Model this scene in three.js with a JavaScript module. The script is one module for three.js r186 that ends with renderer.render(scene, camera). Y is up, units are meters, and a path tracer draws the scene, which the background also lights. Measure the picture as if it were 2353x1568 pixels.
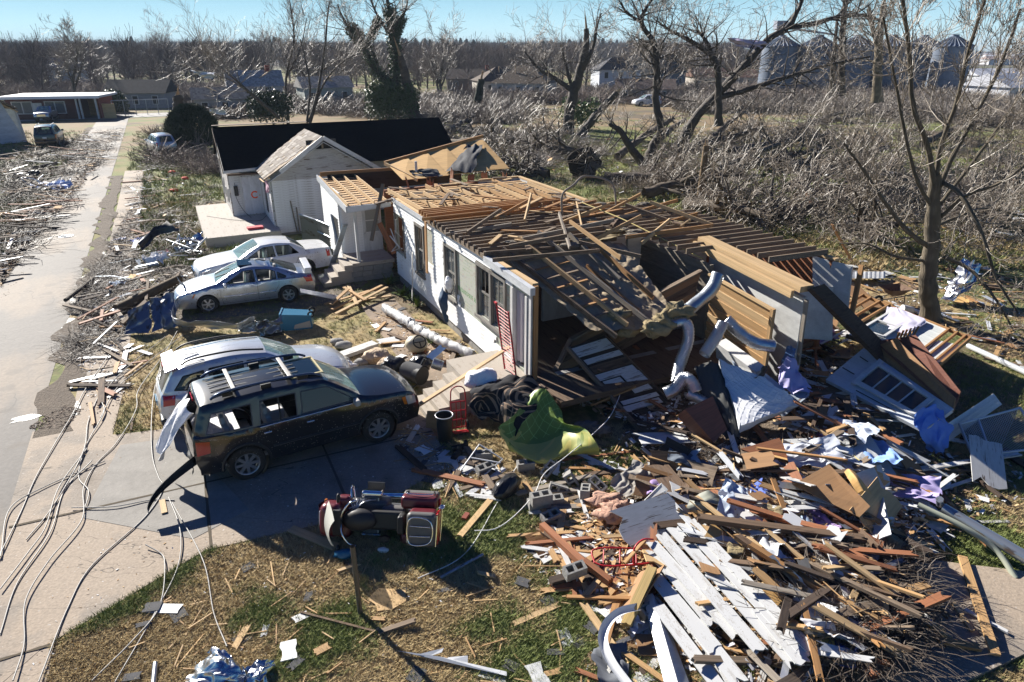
import * as THREE from 'three';
import { mergeGeometries, mergeVertices, toCreasedNormals } from 'three/addons/utils/BufferGeometryUtils.js';
import { TessellateModifier } from 'three/addons/modifiers/TessellateModifier.js';
import { RoundedBoxGeometry } from 'three/addons/geometries/RoundedBoxGeometry.js';

// ---------- camera, sky, sun, exposure ----------
const V = (x, y, z) => new THREE.Vector3(x, y, z);
const EYE = 8.85, FPX = 1569.4, CX = 1176.5, CY = 784, PITCH = Math.atan((784 - 110) / FPX);
const scene = new THREE.Scene();
const camera = new THREE.PerspectiveCamera(2 * Math.atan(784 / FPX) * 180 / Math.PI, 1024 / 682, 0.1, 4000);
camera.position.set(0, EYE, 0); camera.rotation.set(-PITCH, 0, 0);
const renderer = new THREE.WebGLRenderer({ antialias: true });
renderer.setSize(1024, 682); renderer.toneMapping = THREE.LinearToneMapping; renderer.toneMappingExposure = 2.3;
renderer.shadowMap.enabled = true; renderer.outputColorSpace = THREE.SRGBColorSpace;
const SUN = V(-0.66, 0.495, -0.68).normalize();
const sun = new THREE.DirectionalLight(new THREE.Color().setRGB(1.0, 0.95, 0.87), 5);
sun.position.copy(SUN).multiplyScalar(120).add(V(0, 0, -30)); sun.target.position.set(0, 0, -30);
sun.castShadow = true; sun.shadow.mapSize.set(4096, 4096);
Object.assign(sun.shadow.camera, { left: -110, right: 110, top: 110, bottom: -110, near: 1, far: 400 });
scene.add(sun, sun.target);
{ // clear winter sky: pale at the horizon, deep blue overhead, a little brighter round the sun
  const w = 256, h = 128, d = new Float32Array(w * h * 4);
  for (let j = 0; j < h; j++) for (let i = 0; i < w; i++) {
    const lat = ((j + 0.5) / h - 0.5) * Math.PI, lon = ((i + 0.5) / w - 0.5) * 2 * Math.PI;
    const y = Math.sin(lat), c = Math.cos(lat), dir = V(c * Math.cos(lon), y, c * Math.sin(lon));
    const e = Math.max(0, y), sh = Math.hypot(SUN.x, SUN.z), m = 1 + 0.12 * (dir.x * SUN.x + dir.z * SUN.z) / sh, g = Math.pow(Math.max(0, dir.dot(SUN)), 40) * 0.15;
    let r = (0.004 + 0.31 * Math.exp(-e * 11)) * m + g, gg = (0.014 + 0.41 * Math.exp(-e * 6.5)) * m + g, b = (0.06 + 0.385 * Math.exp(-e * 3.8)) * m + g;
    if (y < 0) { r = 0.2; gg = 0.2; b = 0.2; }
    d.set([r, gg, b, 1], (j * w + i) * 4);
  }
  const t = new THREE.DataTexture(d, w, h, THREE.RGBAFormat, THREE.FloatType);
  t.mapping = THREE.EquirectangularReflectionMapping; t.magFilter = t.minFilter = THREE.LinearFilter; t.needsUpdate = true;
  scene.background = t; scene.environment = t;
}
scene.fog = new THREE.FogExp2(new THREE.Color().setRGB(0.55, 0.68, 0.85), 0.00022);

// ---------- frames: U = pixel of the 2353-wide photograph on a horizontal plane, F = street frame (p across, q away) ----------
const TH = 26 * Math.PI / 180, CT = Math.cos(TH), ST = Math.sin(TH), CP = Math.cos(PITCH), SP = Math.sin(PITCH);
function U(u, v, h = 0) {
  const a = (u - CX) / FPX, e = -(v - CY) / FPX, up = -SP + e * CP, f = CP + e * SP, t = (h - EYE) / up;
  return V(a * t, h, -f * t);
}
function UD(u, v, dist) { // point on the ray of a pixel at a forward distance
  const a = (u - CX) / FPX, e = -(v - CY) / FPX, up = -SP + e * CP, f = CP + e * SP, t = dist / f;
  return V(a * t, EYE + up * t, -dist);
}
const F = (p, q, h = 0) => V(p * CT - q * ST, h, -(p * ST + q * CT));
const FR = TH;                                   // rotation.y that turns local x to p and local -z to q

// ---------- random, noise ----------
function rng(a) { return () => { a |= 0; a = a + 0x6D2B79F5 | 0; let t = Math.imul(a ^ a >>> 15, 1 | a); t = t + Math.imul(t ^ t >>> 7, 61 | t) ^ t; return ((t ^ t >>> 14) >>> 0) / 4294967296; }; }
let R = rng(7);
const rr = (a, b) => a + (b - a) * R(), pick = a => a[Math.floor(R() * a.length)];
function hash(x, y) { let h = Math.imul(x, 374761393) + Math.imul(y, 668265263) | 0; h = Math.imul(h ^ h >>> 13, 1274126177); return ((h ^ h >>> 16) >>> 0) / 4294967296; }
function vn(x, y, per = 0) {
  let xi = Math.floor(x), yi = Math.floor(y); const xf = x - xi, yf = y - yi, u = xf * xf * (3 - 2 * xf), v = yf * yf * (3 - 2 * yf);
  const m = per ? (k => ((k % per) + per) % per) : (k => k), x0 = m(xi), x1 = m(xi + 1), y0 = m(yi), y1 = m(yi + 1);
  const a = hash(x0, y0), b = hash(x1, y0), c = hash(x0, y1), d = hash(x1, y1);
  return a + (b - a) * u + (c - a) * v + (a - b - c + d) * u * v;
}
const fbm = (x, y, o = 4) => { let s = 0, a = 0.5, f = 1, n = 0; for (let i = 0; i < o; i++) { s += a * vn(x * f + i * 17.3, y * f + i * 9.1); n += a; a *= 0.5; f *= 2.03; } return s / n; };
const ss = (a, b, x) => { x = Math.min(1, Math.max(0, (x - a) / (b - a))); return x * x * (3 - 2 * x); };
const mix = (a, b, t) => a + (b - a) * t;
const mix3 = (a, b, t) => [mix(a[0], b[0], t), mix(a[1], b[1], t), mix(a[2], b[2], t)];
const s8 = x => { x = Math.max(0, Math.min(1, x)); return 255 * (x <= 0.0031308 ? 12.92 * x : 1.055 * Math.pow(x, 1 / 2.4) - 0.055); };

// ---------- textures (linear colour functions of u, v) ----------
function tex(w, h, fn, srgb = true, repeat = true) {
  const d = new Uint8Array(w * h * 4);
  for (let j = 0; j < h; j++) for (let i = 0; i < w; i++) {
    const c = fn(i / w, j / h), k = (j * w + i) * 4;
    if (typeof c === 'number') { const g = srgb ? s8(c) : Math.max(0, Math.min(255, c * 255)); d[k] = d[k + 1] = d[k + 2] = g; }
    else { d[k] = srgb ? s8(c[0]) : c[0] * 255; d[k + 1] = srgb ? s8(c[1]) : c[1] * 255; d[k + 2] = srgb ? s8(c[2]) : c[2] * 255; }
    d[k + 3] = 255;
  }
  const t = new THREE.DataTexture(d, w, h, THREE.RGBAFormat); t.magFilter = THREE.LinearFilter; t.minFilter = THREE.LinearMipmapLinearFilter; t.generateMipmaps = true;
  if (repeat) t.wrapS = t.wrapT = THREE.RepeatWrapping; if (srgb) t.colorSpace = THREE.SRGBColorSpace; t.anisotropy = 8; t.needsUpdate = true; return t;
}
function canvasTex(w, h, draw) {
  const c = document.createElement('canvas'); c.width = w; c.height = h; draw(c.getContext('2d'), w, h);
  const t = new THREE.CanvasTexture(c); t.colorSpace = THREE.SRGBColorSpace; t.wrapS = t.wrapT = THREE.RepeatWrapping; return t;
}
const pn = (u, v, f, g = f, o = 3) => { let s = 0, a = 0.5, n = 0; for (let i = 0; i < o; i++) { const k = 1 << i; s += a * pv(u * f * k, v * g * k, f * k, g * k, i); n += a; a *= 0.55; } return s / n; };
function pv(x, y, px, py, sd) { // periodic value noise with its own period on each axis
  const xi = Math.floor(x), yi = Math.floor(y), xf = x - xi, yf = y - yi, u = xf * xf * (3 - 2 * xf), v = yf * yf * (3 - 2 * yf), o = sd * 131;
  const a = hash(xi % px + o, yi % py), b = hash((xi + 1) % px + o, yi % py), c = hash(xi % px + o, (yi + 1) % py), d = hash((xi + 1) % px + o, (yi + 1) % py);
  return a + (b - a) * u + (c - a) * v + (a - b - c + d) * u * v;
}
const tGrain = tex(256, 256, (u, v) => { const g = pn(u, v, 2, 40, 3), b = pn(u, v, 3, 4, 2), s = pn(u, v, 6, 90, 2); return 0.42 + 0.38 * g + 0.22 * b + 0.2 * (s - 0.5); });
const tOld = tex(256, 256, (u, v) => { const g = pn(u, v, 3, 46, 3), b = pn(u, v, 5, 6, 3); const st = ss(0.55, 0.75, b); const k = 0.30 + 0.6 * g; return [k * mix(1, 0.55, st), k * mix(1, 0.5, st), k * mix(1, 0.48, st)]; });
const tPeel = tex(512, 256, (u, v) => { const n = pn(u, v, 6, 26, 4), m = pn(u, v, 3, 5, 2), pk = ss(0.655, 0.72, n * 0.75 + m * 0.32), d = pn(u, v, 12, 12, 3); return mix3([0.86 - 0.18 * d, 0.86 - 0.19 * d, 0.85 - 0.21 * d], [0.25, 0.2, 0.16], pk); });
const tDirt = tex(256, 256, (u, v) => { const n = pn(u, v, 5, 5, 5), f = pn(u, v, 40, 40, 2); return 0.62 + 0.36 * n + 0.14 * (f - 0.5); });
const tSpot = tex(512, 512, (u, v) => { const n = pn(u, v, 6, 6, 4), f = pn(u, v, 90, 90, 1), m = ss(0.80, 0.90, f) * ss(0.35, 0.6, n); return mix3([1, 1, 1], [0.45, 0.38, 0.30], Math.min(1, m * 0.8 + ss(0.58, 0.8, n) * 0.35)); });
const tBark = tex(256, 256, (u, v) => { const g = pn(u, v, 22, 5, 3), b = pn(u, v, 6, 6, 3); return [0.35 + 0.75 * g * b + 0.15 * b, 0.34 + 0.7 * g * b + 0.14 * b, 0.32 + 0.64 * g * b + 0.13 * b]; });
const bBark = tex(256, 256, (u, v) => pn(u, v, 22, 5, 3), false);
const bFine = tex(256, 256, (u, v) => pn(u, v, 30, 30, 4), false);
const bFold = tex(256, 256, (u, v) => pn(u, v, 5, 7, 4), false);
const bDuct = tex(256, 256, (u, v) => 0.5 * pn(u, v, 60, 6, 3) + 0.5 * Math.abs(Math.sin(u * 6.2832 * 20)), false); bDuct.repeat.set(1.6, 1);
const tPly = tex(256, 256, (u, v) => { const g = pn(u, v, 4, 26, 3), b = pn(u, v, 3, 3, 3), k = 0.6 + 0.3 * g + 0.25 * b; return [k, k * 0.97, k * 0.92]; });
const tRust = tex(256, 256, (u, v) => { const n = pn(u, v, 6, 6, 4); return mix3([0.75, 0.78, 0.8], [0.4, 0.3, 0.24], ss(0.55, 0.75, n)); });
const tShingle = tex(512, 512, (u, v) => { const r = Math.floor(v * 24), c = Math.floor(u * 12 + (r % 2) * 0.5), k = hash(c % 12, r), f = pn(u, v, 120, 120, 1); return 0.55 + 0.5 * k + 0.35 * (f - 0.5); });
const rgb = (r, g, b) => new THREE.Color().setRGB(r, g, b);
function mat(c, rough = 0.8, o = {}) { return new THREE.MeshStandardMaterial({ color: c && c.isColor ? c : rgb(...c), roughness: rough, side: THREE.DoubleSide, ...o }); }
function phys(c, rough, o = {}) { return new THREE.MeshPhysicalMaterial({ color: rgb(...c), roughness: rough, side: THREE.DoubleSide, ...o }); }
const M = {
  pine: mat([0.56, 0.34, 0.15], 0.75, { map: tGrain }), pine2: mat([0.66, 0.45, 0.23], 0.75, { map: tGrain }), pine3: mat([0.46, 0.24, 0.09], 0.75, { map: tGrain }),
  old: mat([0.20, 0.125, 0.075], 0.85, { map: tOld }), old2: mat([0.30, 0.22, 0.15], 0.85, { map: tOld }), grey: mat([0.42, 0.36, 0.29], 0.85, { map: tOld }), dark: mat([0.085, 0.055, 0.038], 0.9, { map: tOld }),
  redwood: mat([0.36, 0.14, 0.06], 0.75, { map: tGrain }), plankW: mat([0.55, 0.555, 0.55], 0.55, { map: tSpot }), white: mat([0.70, 0.70, 0.69], 0.55, { map: tDirt }), peel: mat([0.70, 0.70, 0.69], 0.65, { map: tPeel }), vinyl: mat([0.68, 0.70, 0.72], 0.35, { map: tDirt }),
  ply: mat([0.62, 0.43, 0.22], 0.8, { map: tPly }), plyd: mat([0.30, 0.17, 0.08], 0.8, { map: tPly }), osb: mat([0.66, 0.42, 0.17], 0.8, { map: tPly }), drywall: mat([0.64, 0.65, 0.64], 0.8, { map: tDirt }),
  block: mat([0.33, 0.32, 0.30], 0.95, { map: tDirt, bumpMap: bFine, bumpScale: 0.006 }), conc: mat([0.40, 0.355, 0.30], 0.9, { map: tSpot, bumpMap: bFine, bumpScale: 0.004 }),
  brick: mat([0.27, 0.07, 0.045], 0.9, { map: tDirt }), shingle: phys([0.012, 0.012, 0.013], 1, { map: tShingle, specularIntensity: 0.15 }), scrap: mat([0.09, 0.09, 0.095], 0.9, { map: tDirt }),
  black: mat([0.012, 0.012, 0.013], 0.5), rubber: mat([0.018, 0.018, 0.018], 0.85), blackbag: mat([0.015, 0.015, 0.017], 0.28, { bumpMap: bFold, bumpScale: 0.03 }), plast: mat([0.02, 0.021, 0.022], 0.45),
  steel: mat([0.55, 0.56, 0.58], 0.35, { metalness: 0.9, map: tDirt }), galv: mat([0.50, 0.53, 0.56], 0.38, { metalness: 0.75, map: tRust }), chrome: mat([0.85, 0.86, 0.88], 0.08, { metalness: 1 }),
  foil: mat([0.72, 0.74, 0.78], 0.27, { metalness: 1, map: tDirt }), duct: mat([0.66, 0.68, 0.72], 0.3, { metalness: 1, bumpMap: bDuct, bumpScale: 0.025 }), alum: mat([0.75, 0.77, 0.80], 0.4, { metalness: 0.55, map: tDirt }),
  insul: mat([0.34, 0.27, 0.15], 1, { map: tDirt, bumpMap: bFold, bumpScale: 0.05 }), insulG: mat([0.23, 0.20, 0.16], 1, { map: tDirt, bumpMap: bFold, bumpScale: 0.05 }), pink: mat([0.55, 0.33, 0.24], 1, { map: tDirt, bumpMap: bFold, bumpScale: 0.05 }),
  red: mat([0.42, 0.012, 0.022], 0.4), bark: mat([0.17, 0.135, 0.10], 0.85, { map: tBark, bumpMap: bBark, bumpScale: 0.03 }), barkD: mat([0.10, 0.078, 0.062], 0.75, { map: tBark, bumpMap: bBark, bumpScale: 0.03 }), twig: mat([0.215, 0.178, 0.14], 0.45), twigD: mat([0.16, 0.13, 0.105], 0.5), splint: mat([0.62, 0.42, 0.22], 0.8, { map: tGrain }),
  glassD: phys([0.30, 0.36, 0.36], 0.03, { transmission: 0.9, thickness: 0 }), glass: phys([0.62, 0.86, 0.82], 0.03, { transmission: 0.75, thickness: 0 }), pane: phys([0.55, 0.6, 0.62], 0.05, { transmission: 0.85, thickness: 0 }),
  clothW: mat([0.78, 0.78, 0.80], 0.9, { bumpMap: bFold, bumpScale: 0.04 }), wire: mat([0.30, 0.29, 0.27], 0.5), darkin: mat([0.22, 0.21, 0.20], 0.95),
  cardboard: mat([0.42, 0.25, 0.12], 0.9, { map: tPly }), blueplast: mat([0.02, 0.16, 0.30], 0.45, { map: tDirt }), leafG: mat([0.045, 0.085, 0.02], 0.6), leafY: mat([0.12, 0.17, 0.035], 0.6), paper: mat([0.80, 0.80, 0.78], 0.85)
};

// ---------- naming ----------
const names = new Map();
function numbered(n) { const k = names.get(n) || 0; names.set(n, k + 1); return k ? n + '_' + String(k).padStart(3, '0') : n; }
function shade(o) { o.traverse(m => { if (m.isMesh) { m.castShadow = m.receiveShadow = true; } }); return o; }
function thing(name, label, category, group, pos) { const o = new THREE.Group(); o.name = numbered(name); o.userData = { label, category }; if (group) o.userData.group = group; if (pos) o.position.copy(pos); scene.add(o); return o; }
function part(parent, name, geo, m) { const o = new THREE.Mesh(geo, m); o.name = name; o.castShadow = o.receiveShadow = true; parent.add(o); return o; }
function solo(name, label, category, geo, m, group) { const o = new THREE.Mesh(geo, m); o.name = numbered(name); o.userData = { label, category }; if (group) o.userData.group = group; o.castShadow = o.receiveShadow = true; scene.add(o); return o; }
function struct(name, geo, m) { const o = new THREE.Mesh(geo, m); o.name = numbered(name); o.userData = { kind: 'structure' }; o.castShadow = o.receiveShadow = true; scene.add(o); return o; }

// ---------- geometry ----------
const strip = g => { for (const k of Object.keys(g.attributes)) if (!['position', 'normal', 'uv'].includes(k)) g.deleteAttribute(k); return g.index ? g.toNonIndexed() : g; };
const merge = a => mergeGeometries(a.map(strip));
function box(w, h, d, x = 0, y = 0, z = 0) { // centred box with uv in metres, grain along the longest edge
  const g = new THREE.BoxGeometry(w, h, d), p = g.attributes.position, n = g.attributes.normal, uv = g.attributes.uv, L = w >= h && w >= d ? 0 : h >= d ? 1 : 2;
  const o = (w * 7.3 + h * 3.1 + d * 5.7) % 1;
  for (let i = 0; i < p.count; i++) {
    const c = [p.getX(i), p.getY(i), p.getZ(i)], nn = [Math.abs(n.getX(i)), Math.abs(n.getY(i)), Math.abs(n.getZ(i))], f = nn[0] > 0.5 ? 0 : nn[1] > 0.5 ? 1 : 2;
    const ax = [0, 1, 2].filter(k => k !== f); let a = ax[0], b = ax[1]; if (b === L) [a, b] = [b, a];
    uv.setXY(i, c[a] * 0.5 + o, c[b] * 2 + o);
  }
  g.translate(x, y, z); return g;
}
const rot = (g, x = 0, y = 0, z = 0) => { g.rotateX(x); g.rotateY(y); g.rotateZ(z); return g; };
function slab4(a, b, c, d, t) { // four corners and a thickness: a hexahedron, uv in metres along a-b
  const n = b.clone().sub(a).cross(d.clone().sub(a)).normalize().multiplyScalar(-t), P = [a, b, c, d, ...[a, b, c, d].map(v => v.clone().add(n))];
  const w = a.distanceTo(b), h = a.distanceTo(d), pos = [], uv = [], q = (i, j, k, l, uw, uh) => { for (const [m, x, y] of [[i, 0, 0], [j, uw, 0], [k, uw, uh], [i, 0, 0], [k, uw, uh], [l, 0, uh]]) { pos.push(P[m].x, P[m].y, P[m].z); uv.push(x * 0.5, y * 1.5); } };
  q(0, 1, 2, 3, w, h); q(7, 6, 5, 4, w, h); q(0, 4, 5, 1, t, w); q(1, 5, 6, 2, t, h); q(2, 6, 7, 3, t, w); q(3, 7, 4, 0, t, h);
  const g = new THREE.BufferGeometry(); g.setAttribute('position', new THREE.Float32BufferAttribute(pos, 3)); g.setAttribute('uv', new THREE.Float32BufferAttribute(uv, 2)); g.computeVertexNormals(); return g;
}
function aim(o, a, b, roll = 0) { // local x runs from a to b, local z stays as level as it can
  const x = b.clone().sub(a).normalize(), z = Math.abs(x.y) > 0.99 ? V(0, 0, 1) : x.clone().cross(V(0, 1, 0)).normalize(), y = z.clone().cross(x);
  o.quaternion.setFromRotationMatrix(new THREE.Matrix4().makeBasis(x, y, z)); if (roll) o.rotateX(roll); o.position.copy(a).add(b).multiplyScalar(0.5); return o;
}
const boardCache = new Map();
function boardGeo(L, w, t, jag = 1, seed = 0) { // a board with broken ends, centred, along x, width along z, thickness y
  const k = [L.toFixed(2), w.toFixed(3), t.toFixed(3), jag, seed].join(); if (boardCache.has(k)) return boardCache.get(k);
  const r = rng(seed * 977 + Math.round(L * 131) + 5), s = new THREE.Shape(), n = 4, e = jag * Math.min(0.28 * L, w * 1.6);
  const a = -L / 2, b = L / 2;
  s.moveTo(a + e * r() * 0.4, -w / 2); s.lineTo(b - e * r() * 0.6, -w / 2);
  if (jag) for (let i = 1; i < n; i++) s.lineTo(b - e * r(), -w / 2 + w * i / n);
  s.lineTo(b - e * r() * 0.6, w / 2); s.lineTo(a + e * r() * 0.4, w / 2);
  if (jag) for (let i = n - 1; i > 0; i--) s.lineTo(a + e * r() * 0.7, -w / 2 + w * i / n);
  const g = new THREE.ExtrudeGeometry(s, { depth: t, bevelEnabled: false, steps: 1 }); g.translate(0, 0, -t / 2); g.rotateX(-Math.PI / 2);
  const uv = g.attributes.uv, o = r(), o2 = r(); for (let i = 0; i < uv.count; i++) uv.setXY(i, uv.getX(i) * 0.5 + o, uv.getY(i) * 2 + o2);
  boardCache.set(k, g); return g;
}
function plank(parent, name, a, b, w, t, m, roll = 0, jag = 0, seed = 1) { return aim(part(parent, name, jag ? boardGeo(a.distanceTo(b), w, t, jag, seed) : box(a.distanceTo(b), t, w), m), a, b, roll); }
function tube(pts, r, seg = 32, rad = 6, closed = false) { return new THREE.TubeGeometry(new THREE.CatmullRomCurve3(pts, closed, 'centripetal'), seg, r, rad, closed); }
function rod(a, b, r0, r1 = r0, n = 8) { const g = new THREE.CylinderGeometry(r1, r0, a.distanceTo(b), n); g.applyQuaternion(new THREE.Quaternion().setFromUnitVectors(V(0, 1, 0), b.clone().sub(a).normalize())); const c = a.clone().add(b).multiplyScalar(0.5); g.translate(c.x, c.y, c.z); return g; }
function blob(rad, amp, seed, sq = [1, 1, 1], det = 3, fr = 2.2) { // a lumpy mass
  let g = mergeVertices(new THREE.IcosahedronGeometry(1, det).deleteAttribute('normal').deleteAttribute('uv')); const p = g.attributes.position, uv = [];
  for (let i = 0; i < p.count; i++) { const x = p.getX(i), y = p.getY(i), z = p.getZ(i), n = fbm(x * fr + seed * 3.1 + z * 1.7, y * fr + seed - z * 1.3, 4), k = rad * (1 + amp * (n - 0.5) * 2); p.setXYZ(i, x * k * sq[0], y * k * sq[1], z * k * sq[2]); uv.push(x * rad * 2, (y + z) * rad * 2); }
  g.setAttribute('uv', new THREE.Float32BufferAttribute(uv, 2)); g.computeVertexNormals(); return g;
}
function sheet(nx, ny, fn) { // a surface of points fn(s, t); uv from s, t
  const pos = [], uv = [], idx = [];
  for (let j = 0; j <= ny; j++) for (let i = 0; i <= nx; i++) { const p = fn(i / nx, j / ny); pos.push(p.x, p.y, p.z); uv.push(i / nx, j / ny); }
  for (let j = 0; j < ny; j++) for (let i = 0; i < nx; i++) { const a = j * (nx + 1) + i, b = a + 1, c = a + nx + 1, d = c + 1; idx.push(a, b, c, b, d, c); }
  const g = new THREE.BufferGeometry(); g.setAttribute('position', new THREE.Float32BufferAttribute(pos, 3)); g.setAttribute('uv', new THREE.Float32BufferAttribute(uv, 2)); g.setIndex(idx); g.computeVertexNormals(); return g;
}
const bil = (a, b, c, d, s, t) => V(0, 0, 0).addScaledVector(a, (1 - s) * (1 - t)).addScaledVector(b, s * (1 - t)).addScaledVector(c, s * t).addScaledVector(d, (1 - s) * t);
function crumple(a, b, c, d, amp, seed, n = 14, fr = 4) { // a creased cloth or metal sheet between four corners
  const nn = b.clone().sub(a).cross(d.clone().sub(a)).normalize();
  return sheet(n, n, (s, t) => bil(a, b, c, d, s, t).addScaledVector(nn, amp * 2 * (fbm(s * fr + seed * 7, t * fr + seed * 3, 3) - 0.5)).add(V(amp * (vn(s * fr + 40 + seed, t * fr) - 0.5), 0, amp * (vn(s * fr + 80 + seed, t * fr) - 0.5))));
}
function prism(pts, h) { const s = new THREE.Shape(pts.map(p => new THREE.Vector2(p[0], p[1]))); return new THREE.ExtrudeGeometry(s, { depth: h, bevelEnabled: false }); }
function flat(ptsW, y, top = 0) { // a horizontal polygon sheet (or slab of depth top) from world points, uv in metres
  const s = new THREE.Shape(ptsW.map(p => new THREE.Vector2(p.x, -p.z))), g = top ? new THREE.ExtrudeGeometry(s, { depth: top, bevelEnabled: false }) : new THREE.ShapeGeometry(s);
  g.rotateX(-Math.PI / 2); g.translate(0, y, 0); return g;
}
// ---------- the setting ----------
const inPoly = (x, y, P) => { let c = false; for (let i = 0, j = P.length - 1; i < P.length; j = i++) { const [a, b] = P[i], [d, e] = P[j]; if ((b > y) !== (e > y) && x < (d - a) * (y - b) / (e - b) + a) c = !c; } return c; };
const toF = v => [v.x * CT - v.z * ST, -v.x * ST - v.z * CT];
const roadL = -7.9, roadR = -4.25;
const driveP = [[-4.3, 9.4], [-3.2, 10.6], [-0.7, 11.95], [2.2, 11.7], [4.6, 12.6], [4.9, 16.6], [3.0, 17.4], [-1.1, 17.25], [-2.4, 17.5], [-4.3, 18.6]];
const walkP = [[-4.3, -3], [-3.25, -3], [-3.05, 10.6], [-2.5, 17.5], [-2.3, 20.5], [-2.1, 33], [-2.1, 62], [-3.4, 62], [-3.5, 18.8], [-4.25, 18.5]];
const pathP = [[5.2, 16.6], [6.9, 16.2], [6.75, 24.2], [5.4, 23.8]];
const yardP = [[-1.2, 25.0], [4.5, 24.6], [6.4, 26.6], [6.2, 33.2], [0.3, 33.6], [-1.4, 31]];
const slabRP = [U(1960, 1400), U(2090, 1290), U(2420, 1330), U(2420, 1480), U(2080, 1640), U(1900, 1568)].map(toF);
const rubbleC = [[14.2, 10.0, 2.4, 2.2, 0.4], [10.6, 11.8, 2.2, 2.4, 0.4], [9.5, 8.2, 4.6, 3.6, 0.5], [12.3, 9.0, 3.2, 2.6, 0.5], [8.6, 5.2, 3.2, 2.2, 0.35], [15, 11, 4, 3, 0.55], [10.4, 6.2, 2.0, 1.6, 0.3]]; // p, q, radii, height of the heap
const lawnCol = (p, q) => {
  const big = fbm(p * 0.22 + 3, q * 0.22 + 11, 3), mid = fbm(p * 0.9, q * 0.9 + 40, 3), fine = fbm(p * 7, q * 7, 3);
  let g = ss(0.40, 0.58, big * 0.45 + mid * 0.55 + 0.10 * (fine - 0.5));
  if (q > 30) g = Math.max(g, 0.55 + 0.3 * (mid - 0.5)); if (q > 17.5 && q < 25 && p > -4) g *= 0.45;
  const tan = mix3([0.38, 0.285, 0.135], [0.265, 0.19, 0.09], ss(0.35, 0.65, fine)), gr = mix3([0.205, 0.215, 0.07], [0.135, 0.155, 0.045], ss(0.3, 0.7, fine));
  let c = mix3(tan, gr, g); const soil = ss(0.60, 0.72, fbm(p * 1.7 + 9, q * 1.7, 4)); c = mix3(c, [0.085, 0.058, 0.038], soil * 0.4);
  if (p > 4 && q < 34) { const d = ss(0.40, 0.55, fbm(p * 0.6 + 70, q * 0.6, 3)) * ss(4, 7, p); c = mix3(c, [0.11, 0.078, 0.05], d * 0.75); }
  return { c, g };
};
function fSheet(p0, p1, q0, q1, np, nq, y, uvm) { const g = sheet(np, nq, (s, t) => F(mix(p0, p1, s), mix(q0, q1, t), y)); if (uvm) { const uv = g.attributes.uv; for (let i = 0; i < uv.count; i++) uv.setXY(i, mix(p0, p1, uv.getX(i)) * uvm, mix(q0, q1, uv.getY(i)) * uvm); } return g; }
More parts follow.
